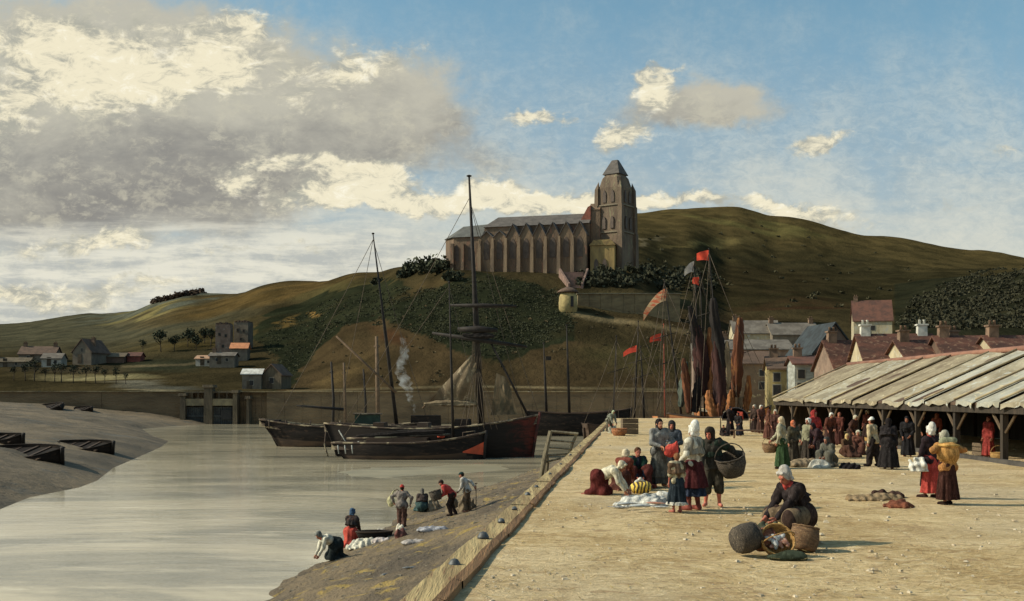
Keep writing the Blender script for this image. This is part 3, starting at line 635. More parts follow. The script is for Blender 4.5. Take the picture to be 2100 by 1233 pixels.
    for i in range(nb):
        a = x0+L*i; b = a+L; m_ = (a+b)/2; ya = -hw-4.2
        low = i < 2
        ht = H(7.9); pk = H(11.3) if not low else H(9.6)
        MB().prism([(a+.03,-5),(b-.03,-5),(b-.03,ht),(m_,pk),(a+.03,ht)], 'y', ya, -hw-.02).build('aisle_bay', stone_w if i % 3 else M_('warm_stone', (.25,.175,.11), (.15,.105,.07), scale=.4, stretch=(1,1,.3), bump=.7, bdist=.2), r)
        mb = MB()
        for s in (-1, 1):
            xe = m_+s*(L/2+.05); 
            mb.add([(m_,ya-.35,pk+.32),(xe,ya-.35,ht+.22),(xe,-hw-.03,ht+.22),(m_,-hw-.03,pk+.32),(m_,ya-.35,pk+.02),(xe,ya-.35,ht-.08),(xe,-hw-.03,ht-.08),(m_,-hw-.03,pk+.02)], [(0,1,2,3),(7,6,5,4),(0,4,5,1),(1,5,6,2),(3,2,6,7)])
        mb.build('aisle_roof', slate, r)
        mb = MB(); mb.prism([(p+m_, q+H(1.9)) for p, q in lancet(1.7, 5.6)], 'y', ya-.12, ya-.004); mb.build('window', win_c, r)
        MB().box(a-.55, a+.55, ya-1.3, ya-.01, -5, H(4.8), taper=.1).box(a-.42, a+.42, ya-.9, ya-.012, H(4.81), H(7.6), taper=.12).build('buttress', M_('pale_buttress', (.27,.19,.12), (.16,.115,.08), scale=.5, stretch=(1,1,.3), bump=.6, bdist=.15), r)
    # choir with its polygonal end
    cx1, cx0 = x0-.02, x0-8.6; cw = 4.4; hh = H(8.6)
    foot = [(cx1,-cw-3.2),(cx1,cw),(cx0+1,cw),(cx0-3.0,cw*.35),(cx0-3.2,-cw*.9),(cx0+.3,-cw-3.2)]
    MB().prism(foot, 'z', -7, hh).build('choir_wall', stone_w, r)
    mb = MB(); c = [(x*1.0+(-.4 if x < cx0+2 else 0), y*1.06, hh+.004) for x, y in foot]; n = len(c)
    mb.add(c+[(cx1,-1.2,H(13.0)),(cx0+1.2,-1.2,H(12.6))], [(1,2,7,6),(2,3,7),(3,4,7),(4,5,7),(5,0,6,7),(0,1,6),tuple(range(n-1,-1,-1))]); mb.build('choir_roof', slate_pale, r)
    for x, y in ((cx1-1.2,-cw-3.2),(cx1-5.4,-cw-3.2),(cx0+.2,-cw-3.3)):
        MB().box(x-.5, x+.5, y-1.1, y-.01, -7, H(6.8), taper=.1).build('buttress', stone_w, r)
    for x in (cx1-3.2, cx1-7.4): MB().prism([(p+x, q+H(2)) for p, q in lancet(1.4, 4.6)], 'y', -cw-3.3, -cw-3.203).build('window', win_c, r)
church()

# steps and masonry below the church
def church_steps():
    p = at(1185, 572, 278)
    r = empty('stone_stair', p, 0, label='pinkish stone stair running down from the church wall', cat='stairs')
    m = M_('stair_stone', (.26,.165,.13), (.15,.10,.08), scale=.6, bump=.6, bdist=.15)
    mb = MB()
    for i in range(14): mb.box(-3.4+i*.12, 1.8-i*.09, 3.6-i*.55, 4.4-i*.55, -5.0, 2.2-i*.36)
    mb.build('flight', m, r)
    mb = MB()
    for s in (-1, 1):
        mb.add([(s*3.4-.8,5,-5),(s*3.4-.8,5,3.3),(s*1.4-.8,-4,-1.6),(s*1.4-.8,-4,-6),(s*3.9-.8,5,-5),(s*3.9-.8,5,3.3),(s*1.9-.8,-4,-1.6),(s*1.9-.8,-4,-6)], [(0,1,2,3),(7,6,5,4),(1,5,6,2),(2,6,7,3)])
    mb.build('parapet', m, r)
church_steps()

def gable_house(name, px, py, Y, rz, w, d, hw, hr, wall, roof, label, cat='house', chim=1, win=(), group=None, hip=0, door=True, chm=None, sink=3.0, fn=None, overhang=.3, roofdir='x'):
    """house at its photo foot position (centre of its front), width along local x, depth along +y, ridge along x"""
    p = at(px, py, Y)
    r = empty(name, p, R(rz), label=label, cat=cat, group=group)
    if roofdir == 'x':
        MB().prism([(0,-sink),(d,-sink),(d,hw),(d/2,hw+hr if not hip else hw),(0,hw)], 'x', -w/2, w/2).build('wall', wall, r)
        o = overhang; t = .16; mb = MB(); h = hip
        sl = hr/(d/2)
        A = [(-w/2-o,-o,hw-o*sl+.06),(w/2+o,-o,hw-o*sl+.06),(w/2+o-h,d/2,hw+hr+.06),(-w/2-o+h,d/2,hw+hr+.06),(w/2+o,d+o,hw-o*sl+.06),(-w/2-o,d+o,hw-o*sl+.06)]
        A2 = [(x,y,z+t) for x,y,z in A]
        top = [(0,1,2,3),(3,2,4,5)]+([(1,4,2),(5,0,3)] if hip else [])
        vs = A+A2; n = len(A)
        fs = [tuple(i+n for i in f) for f in top]+[tuple(reversed(f)) for f in top]
        ed = [(0,1),(1,4) if hip else (1,2),(4,5),(5,0) if hip else (3,0)]+([] if hip else [(2,4),(5,3)])
        fs += [(a,b,b+n,a+n) for a,b in ed]
        mb.add(vs, fs)
        ro = mb.build('roof', roof, r)
        chs = [(-w/2+.7, d/2) , (w/2-.7, d/2), (0, d/2+.3)][:chim]; zt = hw+hr
    else:
        MB().prism([(-w/2,-sink),(w/2,-sink),(w/2,hw),(0,hw+hr),(-w/2,hw)], 'y', 0, d).build('wall', wall, r)
        mb = MB(); o = overhang; sl = hr/(w/2); t = .2
        for s in (-1, 1):
            q = [(0,hw+hr+.05),(s*(w/2+o),hw-o*sl+.05)]
            mb.prism([q[0], q[1], (q[1][0], q[1][1]+t), (0, q[0][1]+t)], 'y', -o-.1*0, d+o)
        ro = mb.build('roof', roof, r); chs = [(w*.22, d*.4), (-w*.2, d*.8)][:chim]; zt = hw+hr*.8
    for cx, cy in chs:
        mb = MB(); mb.box(cx-.45, cx+.45, cy-.35, cy+.35, zt-.9, zt+.95, taper=.03).box(cx-.53, cx+.53, cy-.43, cy+.43, zt+.954, zt+1.1)
        for k in (-.2, .2): mb.lathe([(.13,0),(.11,.35),(.14,.4)], 8, (cx+k, cy, zt+1.1))
        mb.build('chimney', chm or M_('chimney_brick', (.23,.15,.10), (.12,.08,.055), scale=1.5, bump=.4), ro)
    for (x, z, ww, hh) in win:
        f = MB().box(x-ww/2-.09, x+ww/2+.09, -.06, -.004, z-.09, z+hh+.09).build('window', M_('window_frame', (.36,.33,.26), (.24,.22,.17), scale=2, bump=.2), r)
        MB().box(x-ww/2, x+ww/2, -.10, -.064, z, z+hh).build('pane', win_d, f)
    if door:
        MB().box(-w*.12-.5, -w*.12+.5, -.08, -.004, -.2, 2.0).build('door', M_('door_dark', (.10,.075,.05), (.06,.045,.03), scale=2, bump=.3), r)
    return r

tile_br = M_('tile_brown', (.155,.10,.07), (.10,.068,.05), scale=.7, bump=.6, bdist=.12)
tile_red = M_('tile_red', (.125,.055,.038), (.065,.034,.026), scale=.6, stretch=(1,1,2), bump=.7, bdist=.12, c3=(.21,.13,.085))
tile_dkred = M_('tile_dark_red', (.15,.07,.05), (.09,.05,.04), scale=.6, bump=.6, bdist=.12)
wall_gr = M_('wall_greybrown', (.20,.165,.12), (.13,.105,.08), scale=.5, bump=.5, bdist=.1)
wall_wh = M_('wall_whitewash', (.40,.38,.32), (.27,.25,.21), scale=.6, bump=.4, bdist=.08)
wall_cr = M_('wall_cream', (.50,.43,.28), (.34,.28,.18), scale=.5, stretch=(1,1,.6), bump=.4, bdist=.08, c3=(.42,.40,.33))
wall_ye = M_('wall_yellow', (.46,.36,.16), (.27,.21,.10), scale=.5, bump=.4, bdist=.08)
wall_pk = M_('wall_mauve', (.25,.175,.13), (.15,.105,.08), scale=.4, bump=.5, bdist=.1, c3=(.30,.26,.2))
wall_bl = M_('wall_bluewhite', (.36,.37,.33), (.22,.22,.19), scale=.5, stretch=(1,1,4), bump=.4, bdist=.08)
roof_gr = M_('roof_grey', (.19,.165,.135), (.115,.098,.08), scale=.5, bump=.5, bdist=.1)
thatch = M_('thatch', (.16,.125,.08), (.10,.08,.055), scale=.6, stretch=(1,1,3), bump=.8, bdist=.2)

# farm hamlet far left: s = metres per photo pixel at that distance
gable_house('farmhouse', 75, 742, 275, 8, 8.8, 7, 1.9, 2.0, wall_gr, tile_br, 'low farmhouse with a brown roof, leftmost of the far hamlet', win=((-2,.6,.8,.9),(2,.6,.8,.9)), chim=2, sink=6)
gable_house('white_cottage', 105, 749, 262, 5, 4.6, 4.5, 1.6, 1.2, wall_wh, roof_gr, 'small whitewashed cottage in front of the low farmhouse', chim=0, win=((1,.5,.6,.7),), sink=6)
gable_house('barn', 168, 743, 268, -8, 5.0, 9, 2.6, 3.1, wall_gr, tile_br, 'tall brown barn with its pointed gable towards the harbour', 'barn', chim=1, roofdir='y', win=((0,2.6,.6,.9),), sink=6)
gable_house('long_shed', 222, 742, 275, 3, 8, 5, 1.2, 1.0, tile_br, thatch, 'long low shed with a dark roof right of the pointed barn', 'shed', chim=0, door=False, sink=6)
gable_house('red_shed', 274, 738, 277, 0, 3.4, 3.4, .9, .9, M_('red_boards', (.22,.07,.05), (.14,.05,.04), scale=1, bump=.3), tile_dkred, 'tiny dull red shed at the foot of the far slope', 'shed', chim=0, door=False, sink=5)
gable_house('long_cottage', 20, 752, 262, 6, 9, 4, 1.1, 1.0, wall_gr, thatch, 'long grey cottage at the far left end of the hamlet', chim=1, sink=6, win=((1.5,.4,.6,.6),))
# group on the slope left of the ravine
def slope_tower(px, top, bot, Y, w, d, label, rz, m):
    s = Y/F; h = (bot-top)*s
    r = empty('stone_tower_house', at(px, bot, Y), R(rz), label=label, cat='tower house')
    MB().box(-w*s/2, w*s/2, 0, d, -5, h).build('wall', m, r)
    mb = MB()
    for i in range(5):
        x = -w*s/2+(i+.5)*w*s/5
        mb.box(x-.22, x+.22, -.12, d+.12, h+.004, h+.34+.2*(i % 2))
    mb.build('parapet', tile_br, r)
    for x, z in ((-w*s*.22, h*.62), (w*s*.2, h*.58), (0, h*.25)):
        f = MB().box(x-.38, x+.38, -.07, -.004, z, z+.95).build('window', wall_gr, r); MB().box(x-.28, x+.28, -.12, -.073, z+.1, z+.85).build('pane', win_d, f)
slope_tower(457, 665, 730, 285, 30, 4, 'left of the two square stone tower houses on the slope', 4, wall_pk)
slope_tower(494, 661, 712, 290, 30, 4, 'right of the two square stone tower houses, above the orange roof', -6, wall_gr)
gable_house('orange_roofed_hut', 490, 722, 272, 4, 4.2, 4, .9, 1.3, wall_gr, M_('tile_orange', (.62,.26,.12), (.42,.18,.09), scale=1, bump=.5), 'little hut with a bright orange roof below the tower houses', 'hut', chim=0, door=False, sink=5)
gable_house('pale_cottage', 419, 748, 262, -4, 4.4, 3.6, 1.4, .75, wall_wh, M_('tile_orange2', (.50,.27,.16), (.30,.2,.13), scale=1, bump=.5), 'pale cottage with an orange roof edge, left of the tower houses', chim=0, sink=5, win=((1,.4,.5,.6),))
gable_house('grey_terrace_house', 455, 745, 258, 0, 6.0, 4, 1.7, .8, wall_gr, roof_gr, 'low grey house standing below the two square tower houses', chim=1, sink=5, win=((-1.2,.5,.6,.7),(1.2,.5,.6,.7)))
gable_house('white_roofed_store', 516, 803, 205, 2, 3.6, 3.6, 3.3, .9, wall_gr, M_('roof_chalk', (.62,.60,.54), (.40,.38,.34), scale=1.2, bump=.4), 'small square store with a chalk-white roof on the far quay', 'store', chim=0, win=((0,1.2,.7,.9),), sink=4)
gable_house('gabled_net_loft', 557, 803, 206, -10, 3.9, 5, 3.2, 1.9, M_('loft_boards', (.16,.125,.08), (.10,.08,.055), scale=.8, stretch=(3,3,.4), bump=.6, bdist=.1), tile_br, 'narrow gabled net loft beside the chalk-white roofed store', 'net loft', chim=0, roofdir='y', win=((0,1.6,.8,1.0),), sink=4)
def kiln():
    r = empty('round_hut', at(1165, 622, 258), label='small round yellow hut with a dark cap beside the terrace wall', cat='hut')
    MB().lathe([(2.2,-3),(2.25,0),(2.15,1.4),(1.7,2.6)], 18).build('wall', wall_ye, r)
    MB().lathe([(2.5,2.5),(2.6,2.75),(1.9,3.3),(.5,3.9),(.1,4.0)], 18).build('cap', tile_br, r)
    mb = MB(); mb.box(.5, 1.2, -2.5, -2.0, -1, 1.5); mb.build('door', win_d, r)
kiln()
def terrace():
    Y = 262; s = Y/F; r = empty('terrace_wall', at(1290, 640, Y), label='long retaining wall of the terrace below the church', cat='wall')
    m = M_('terrace_stone', (.215,.165,.09), (.14,.105,.06), scale=.25, stretch=(1,1,3), bump=.7, bdist=.2)
    mb = MB(); n = 9
    for i in range(n): a = -105*s+210*s*i/n; mb.box(a, a+210*s/n-.05, .04*math.sin(i*2), 3, -6, 4.4)
    mb.build('wall_face', m, r)
    MB().box(-107*s, 107*s, -.3, 3.2, 4.41, 4.6).build('coping', M_('coping_far', (.27,.23,.15), (.18,.15,.1), scale=.5, bump=.4), r)
terrace()

# houses behind the inner harbour and the market, right
HS = [
 ('stone_house', 1475, 800, 190, -6, 9, 7, 8.5, 3.0, wall_pk, roof_gr, 'tall mauve house half hidden by the brown furled sails', 1, 'x'),
 ('mauve_house', 1558, 812, 172, 4, 11, 7, 9.6, 1.6, wall_pk, roof_gr, 'wide mauve house with a grey roof left of the yellow-walled house', 1, 'x'),
 ('grey_roofed_house', 1552, 790, 215, -3, 9, 7, 10.4, 2.6, wall_cr, roof_gr, 'house with a pale grey roof at the foot of the dark hill', 1, 'x'),
 ('grey_roofed_house', 1633, 790, 213, 3, 9.5, 7, 10.0, 2.4, wall_gr, roof_gr, 'dull house with a brown-grey roof next to the black-gabled house', 2, 'x'),
 ('yellow_house', 1613, 850, 118, -8, 3.7, 5, 5.2, 1.3, wall_ye, tile_br, 'narrow yellow-walled house at the end of the market hall', 1, 'x'),
 ('whitewashed_house', 1660, 850, 112, -5, 3.0, 5, 5.5, .8, wall_bl, tile_dkred, 'narrow bluish-white house beside the black-gabled house', 1, 'x'),
 ('brown_house', 1532, 850, 160, 5, 8.6, 6, 7.0, 1.8, M_('wall_brown', (.20,.14,.09), (.13,.095,.065), scale=.4, bump=.5, c3=(.36,.30,.18)), tile_br, 'brown house behind the tall reddish brown sail', 1, 'x'),
 ('black_gabled_house', 1712, 850, 122, 6, 5.0, 8, 7.2, 3.2, M_('timber_wall', (.14,.105,.085), (.085,.066,.055), scale=.6, stretch=(3,3,.5), bump=.6, bdist=.1), M_('bargeboard_dark', (.045,.055,.06), (.03,.033,.035), scale=1, bump=.4), 'steep black-gabled timber house behind the left end of the market hall', 0, 'y'),
 ('hillside_house', 1790, 690, 240, -14, 8.2, 8, 3.6, 4.6, wall_cr, tile_dkred, 'house with a big dark red roof alone on the hillside', 1, 'x'),
 ('red_roofed_house', 1768, 850, 104, 4, 5.2, 6, 4.9, 2.7, wall_pk, tile_red, 'red-roofed house just right of the black-gabled one', 1, 'x'),
 ('red_roofed_house', 1850, 850, 98, -5, 6.6, 6, 5.6, 2.3, wall_cr, tile_red, 'red-roofed house with a bright white chimney, above the second roof panel', 2, 'x'),
 ('red_roofed_house', 1935, 850, 94, 4, 6.0, 6, 5.1, 2.0, wall_cr, tile_red, 'red-roofed house with the broad brown chimney behind the market hall', 2, 'x'),
 ('red_roofed_house', 2030, 850, 92, -3, 7.2, 6, 5.5, 1.9, tile_br, tile_red, 'long low red-roofed house near the right end of the row', 1, 'x'),
 ('red_roofed_house', 2150, 850, 90, 3, 8.0, 6, 5.4, 1.9, wall_cr, tile_red, 'red-roofed house cut by the right border of the photo', 2, 'x'),
]
for (nm, px, py, Y, rz, w, d, hw, hr, wl, rf, lab, ch, rd) in HS:
    win = [(-w*.28, hw*.45, .8, 1.1), (w*.26, hw*.45, .8, 1.1), (-w*.28, hw*.74, .7, .9), (w*.26, hw*.74, .7, .9)]
    z0 = at(px, py, Y).z
    cm_ = M_('chimney_white', (.62,.60,.52), (.42,.40,.34), scale=1.5, bump=.3) if 'bright white chimney' in lab else None
    p = gable_house(nm, px, 810+EYE/Y*F if Y < 200 else py, Y, rz, w, d, hw, hr, wl, rf, lab, chim=ch, roofdir=rd, win=win if Y < 230 else [(0, 1.4, .8, 1.0)], group='red-roofed houses behind the market' if nm == 'red_roofed_house' else ('grey-roofed houses under the hill' if nm == 'grey_roofed_house' else None), sink=4 if Y > 200 else .5, chm=cm_)
    if nm == 'black_gabled_house':
        lw = M_('window_yellow', (.62,.44,.13), (.48,.34,.12), scale=3, bump=.1)  # plain yellow for the panes
        f = MB().box(-1.5, -.3, -.2, -.1, 4.7-.6, 6.2-.6).build('window', M_('frame_cream', (.6,.52,.3), scale=2, bump=.1), p); MB().box(-1.4, -.95, -.25, -.204, 4.2, 5.5).box(-.85, -.4, -.25, -.204, 4.2, 5.5).build('pane', lw, f)
        MB().box(-.12,.12,-.12,-.02,0,10).box(-2.3,2.3,-.1,-.02,6.9,7.15).build('timber_frame', M_('frame_dark', (.05,.045,.04), scale=2, bump=.2), p)

# ---------------- market hall
def market_hall():
    X0, Y0, Y1 = 17.0, 21.0, 69.5; ZE, ZR, XR, X2 = 2.12, 4.30, 21.8, 26.6
    r = empty('market_hall', (X0, Y0, 0), label='long open market hall under a low roof of pale patched canvas on dark posts', cat='market hall')
    L = Y1-Y0; RW = XR-X0
    rc = [M_('canvas_cream', (.37,.325,.23), (.22,.185,.125), scale=.9, stretch=(1.2,.8,1), c3=(.44,.45,.40), bump=.7, bdist=.06, bscale=5),
          M_('canvas_grey', (.40,.39,.33), (.26,.245,.19), scale=.9, c3=(.50,.43,.28), bump=.7, bdist=.06, bscale=5),
          M_('canvas_ochre', (.30,.25,.165), (.18,.14,.09), scale=.9, c3=(.46,.39,.26), bump=.7, bdist=.06, bscale=5)]
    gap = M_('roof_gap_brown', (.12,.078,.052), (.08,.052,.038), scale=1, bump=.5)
    # boards under the canvas
    tz = lambda f: ZE+(ZR-ZE)*f
    MB().add([(-.05,0,ZE-.16),(RW,0,ZR-.16),(RW,L,ZR-.16),(-.05,L,ZE-.16),(-.05,0,ZE-.06),(RW,0,ZR-.06),(RW,L,ZR-.06),(-.05,L,ZE-.06)], [(3,2,1,0),(4,5,6,7),(0,1,5,4),(2,3,7,6),(3,0,4,7)]).build('roof_boards', gap, r)
    MB().add([(RW+.005,0,ZR-.16),(X2-X0,0,ZE-.16),(X2-X0,L,ZE-.16),(RW+.005,L,ZR-.16),(RW+.005,0,ZR-.06),(X2-X0,0,ZE-.06),(X2-X0,L,ZE-.06),(RW+.005,L,ZR-.06)], [(3,2,1,0),(4,5,6,7),(0,1,5,4),(1,2,6,5),(2,3,7,6)]).build('far_slope', gap, r)
    MB().tube([(RW,-.1,ZR+.02),(RW,L+.1,ZR+.02)], .14, 8).build('ridge', M_('ridge_tile', (.30,.15,.10), (.2,.1,.07), scale=1, bump=.6), r)
    cuts = [0,2.5,4.7,6.9,9.0,11.4,13.6,16.0,18.2,20.4,22.9,25.3,28.6,32.2,36.2,41.0,L]; wide = {2:.3, 5:.5, 8:.4, 9:1.0, 11:.5, 12:1.7, 13:.4, 14:1.2}
    for i in range(len(cuts)-1):
        a, b = cuts[i]+.05, cuts[i+1]-.05-wide.get(i+1, 0)*.5
        mb = MB(); n, q = 10, 8
        def fn(u, v, up=0): 
            y = a+(b-a)*u; x = -.12-.05*math.sin(u*9+i)+(RW+.02)*v
            return (x, y, tz(x/RW)-.012+.05*math.sin(v*7+i)*math.sin(u*math.pi)+.04*math.sin(u*5+i*2)+up)
        mb.grid(n, q, lambda u, v: fn(u, v, .03)); mb.grid(n, q, lambda u, v: fn(1-u, v, 0))
        # hanging front edge
        mb.grid(n, 2, lambda u, v: (fn(u, 0)[0]-.02-.02*v, fn(u, 0)[1], fn(u, 0)[2]-v*(.16+.05*math.sin(u*14+i))+.03))
        mb.build('canvas_panel', rc[[0,1,0,1,2,1,0,1,1,0,1,0,2,2,0,2,2][i] if i < 17 else 0], r)
        MB().tube([(-.15,b+.05,tz(0)+.07),(RW,b+.05,ZR+.07)], .045, 6).build('batten', M_('batten_pale', (.40,.33,.2), (.25,.19,.12), scale=2, bump=.4), r)
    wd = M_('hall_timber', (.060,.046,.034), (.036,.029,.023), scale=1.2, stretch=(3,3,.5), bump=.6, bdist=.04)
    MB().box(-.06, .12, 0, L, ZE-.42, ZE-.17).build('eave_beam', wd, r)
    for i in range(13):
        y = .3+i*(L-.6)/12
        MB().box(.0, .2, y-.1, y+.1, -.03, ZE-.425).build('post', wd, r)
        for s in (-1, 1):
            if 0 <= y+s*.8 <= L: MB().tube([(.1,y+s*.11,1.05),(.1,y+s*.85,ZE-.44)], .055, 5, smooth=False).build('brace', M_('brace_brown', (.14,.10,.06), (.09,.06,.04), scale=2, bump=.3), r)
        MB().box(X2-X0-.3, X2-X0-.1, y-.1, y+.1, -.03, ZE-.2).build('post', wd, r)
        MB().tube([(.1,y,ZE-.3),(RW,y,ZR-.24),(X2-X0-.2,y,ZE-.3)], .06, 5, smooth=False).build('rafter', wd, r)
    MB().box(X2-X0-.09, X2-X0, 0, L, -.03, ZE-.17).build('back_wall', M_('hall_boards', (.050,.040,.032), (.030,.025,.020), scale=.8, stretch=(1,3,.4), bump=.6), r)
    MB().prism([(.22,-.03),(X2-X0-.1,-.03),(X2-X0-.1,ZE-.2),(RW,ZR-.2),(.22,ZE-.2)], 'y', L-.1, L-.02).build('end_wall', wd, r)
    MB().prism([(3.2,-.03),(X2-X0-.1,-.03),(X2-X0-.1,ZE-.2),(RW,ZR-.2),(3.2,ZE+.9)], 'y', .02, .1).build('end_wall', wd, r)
    # sill plank at the foot
    MB().box(-.2, .0, 0, L, -.03, .13).build('sill', M_('sill_dark', (.085,.075,.065), (.05,.045,.04), scale=2, bump=.4), r)
market_hall()

# ---------------- foliage
leafm = {}
def leaf_mat(key, a, b):
    if key not in leafm: leafm[key] = mat('leaf_'+key, a, b, scale=.6, bump=0, rough=.9, spec=.1)
    return leafm[key]
def leaves(centres, radii, n_each, size, seed, squash=.8):
    """leaf-clump quads spread through several crown volumes -> V, Q"""
    r = np.random.RandomState(seed); Vs = []; 
    for c, rad in zip(centres, radii):
        n = n_each if not hasattr(n_each, '__len__') else n_each[0]
        d = r.randn(n, 3); d /= np.linalg.norm(d, axis=1)[:, None]
        lump = 1+.28*np.sin(d[:, 0]*5+seed+c[0])*np.cos(d[:, 2]*4+c[1])+.15*np.sin(d[:, 1]*9+c[0]*2)
        rr = (r.rand(n)**.4)*lump
        p = np.array(c)+d*rr[:, None]*np.array([rad, rad, rad*squash])
        a = r.randn(n, 3); a /= np.linalg.norm(a, axis=1)[:, None]; b = np.cross(a, r.randn(n, 3)); b /= np.linalg.norm(b, axis=1)[:, None]
        s = size*(.5+r.rand(n))[:, None]
        Vs.append(np.stack([p-a*s, p-b*s*.7, p+a*s, p+b*s*.7], 1).reshape(-1, 3))
    V = np.concatenate(Vs); Q = np.arange(len(V)).reshape(-1, 4)
    return V, Q
def tree(name, p, h, w, label, key, ca, cb, seed, group=None, trunk=.35, n=260, cat='tree', squash=None):
    r = empty(name, p, label=label, cat=cat, group=group)
    rr = random.Random(seed); mb = MB(); th = h*trunk; tr = max(h*.022, .05)
    lean = (rr.uniform(-.05,.05)*h, 0)
    mb.tube([(0,0,-.6),(lean[0]*.3,0,th*.5),(lean[0],0,th*1.2),(lean[0]*1.2,0,h*.8)], [tr*1.3,tr,tr*.8,tr*.3], 6)
    for k in range(5):
        a = rr.uniform(0, 6.28); z = th*rr.uniform(.8,1.3)
        mb.tube([(lean[0],0,z),(lean[0]+math.cos(a)*w*.2,math.sin(a)*w*.2,z+h*.15),(lean[0]+math.cos(a)*w*.36,math.sin(a)*w*.36,z+h*.25)], [tr*.6,tr*.4,tr*.15], 5)
    mb.build('trunk', M_('bark', (.075,.055,.04), (.05,.038,.028), scale=2, bump=.5), r)
    cs, rs = [], []
    ch = h-th
    for k in range(7):
        a = rr.uniform(0, 6.28); q = rr.uniform(0, .32)*w
        cs.append((math.cos(a)*q, math.sin(a)*q, th+ch*rr.uniform(.25,.80))); rs.append(w*rr.uniform(.20,.32))
    V, Q = leaves(cs, rs, n//7, w*.055, seed, squash or .8)
    np_mesh('crown', V, Q, leaf_mat(key, ca, cb), r)
    return r
gz = lambda px, py, y0=198: on_ground(px, py, hill_z, y0)
rt = random.Random(5)
TREEL = ['small tree at the left end of the row along the far pale road'] + ['%s tree from the left in the row along the far pale road' % w for w in ('second','third','fourth','fifth','sixth','seventh','eighth','ninth','tenth','eleventh')] + ['small tree at the right end of the row along the far pale road']
# roadside trees, left
for i, (px, py, hh) in enumerate([(28,780,28),(52,776,34),(70,779,40),(92,778,26),(112,780,34),(126,784,38),(150,783,34),(176,785,32),(196,787,34),(215,786,28),(238,788,30),(258,788,22)]):
    Y = 226-i*.8; s = Y/F; p = at(px, py, Y); p.z = float(hill_z(p.x, Y))
    tree('roadside_tree', p, hh*s*1.15, hh*s*.78, TREEL[i], 'road', (.045,.050,.030), (.026,.030,.020), 20+i, 'small trees in a row along the far road', trunk=.5, n=180)
for i, (px, py, hh, ww) in enumerate([(293,722,26,18),(330,722,44,36),(357,720,34,28),(385,712,40,38),(402,718,28,30),(420,705,34,32),(432,712,44,26)]):
    p = gz(px, py, 240); s = p.y/F
    tree('hillside_tree', p, hh*s, ww*s, ['low dark tree, leftmost of the clump left of the tower houses', 'tallest dark tree of the clump left of the tower houses', 'dark tree just right of the tallest of the clump', 'broad green tree in the middle of the clump on the slope', 'low bushy tree in the clump on the slope', 'round green tree near the tower houses', 'narrow tree right against the left tower house'][i], 'hill', (.048,.055,.032), (.028,.034,.022), 50+i, 'trees left of the tower houses', n=420)
p = gz(217, 641, 400); s = p.y/F
tree('skyline_tree', (p.x, p.y-3, p.z-.5), 20*s, 18*s, 'lone round tree standing against the sky on the far left ridge', 'sky', (.06,.05,.03), (.04,.035,.022), 70, n=500, trunk=.2)
def mass(name, spots, size, key, ca, cb, label, seed, per=120, squash=.7):
    cs = [(x, y, z) for x, y, z, r_ in spots]; rs = [r_ for *_, r_ in spots]
    V, Q = leaves(cs, rs, per, size, seed, squash)
    o = np_mesh(name, V, Q, leaf_mat(key, ca, cb)); tag(o, label, name.replace('_', ' '), kind='stuff'); return o
def spots_in(poly, n, rmin, rmax, seed, y0=215, lift=.3):
    r = np.random.RandomState(seed); P = np.array(poly); out = []
    while len(out) < n:
        px = P[:, 0].min()+r.rand()*np.ptp(P[:, 0]); py = P[:, 1].min()+r.rand()*np.ptp(P[:, 1])
        if poly_in(np.array([px]), np.array([py]), poly)[0]:
            q = on_ground(px, py, hill_z, y0, 900, 900); rr = rmin+(rmax-rmin)*r.rand()**2; out.append((q.x, q.y, q.z+rr*lift, rr))
    return out
mass('ravine_wood', spots_in([(585,800),(575,750),(530,700),(590,650),(680,615),(780,590),(900,592),(1000,562),(1175,600),(1180,680),(1020,735),(940,712),(800,668),(700,668),(620,745)], 1500, .7, 1.5, 1, lift=-.35), .17, 'ravine', (.062,.064,.034), (.040,.044,.025), 'dark green scrub filling the ravine below the church', 3, per=110, squash=.6)
mass('right_wood', spots_in([(1850,652),(1880,610),(1960,575),(2010,556),(2100,545),(2200,545),(2200,675),(1850,675)], 620, 1.2, 3.0, 2, y0=230, lift=-.2), .42, 'rightwood', (.056,.052,.030), (.036,.036,.022), 'dark wood covering the hillside at the right border', 4, per=120)
mass('skyline_hedge', [(lambda q: (q.x, q.y-2, q.z+.6, rt.uniform(1.6,3.2)))(gz(px, 641-(px-215)*.215+2, 400)) for px in range(228, 420, 5)], .9, 'hedge', (.085,.055,.035), (.05,.035,.025), 'reddish brown hedge along the left skyline', 5, per=60)
mass('slope_scrub', spots_in([(600,640),(900,585),(1180,600),(1400,650),(1550,690),(1550,780),(1200,700),(950,790),(620,790)], 90, .35, .8, 6, lift=0), .2, 'scrub', (.13,.10,.052), (.10,.076,.042), 'low brown scrub dotted over the lit slope', 6, per=40)
mass('far_hill_scrub', spots_in([(1310,470),(1500,450),(1900,520),(2090,545),(1900,600),(1700,650),(1560,655),(1320,530)], 46, .8, 2.0, 8, y0=335, lift=0), .55, 'farscrub', (.075,.068,.036), (.055,.050,.028), 'dark bushes scattered over the big hill behind', 8, per=45)
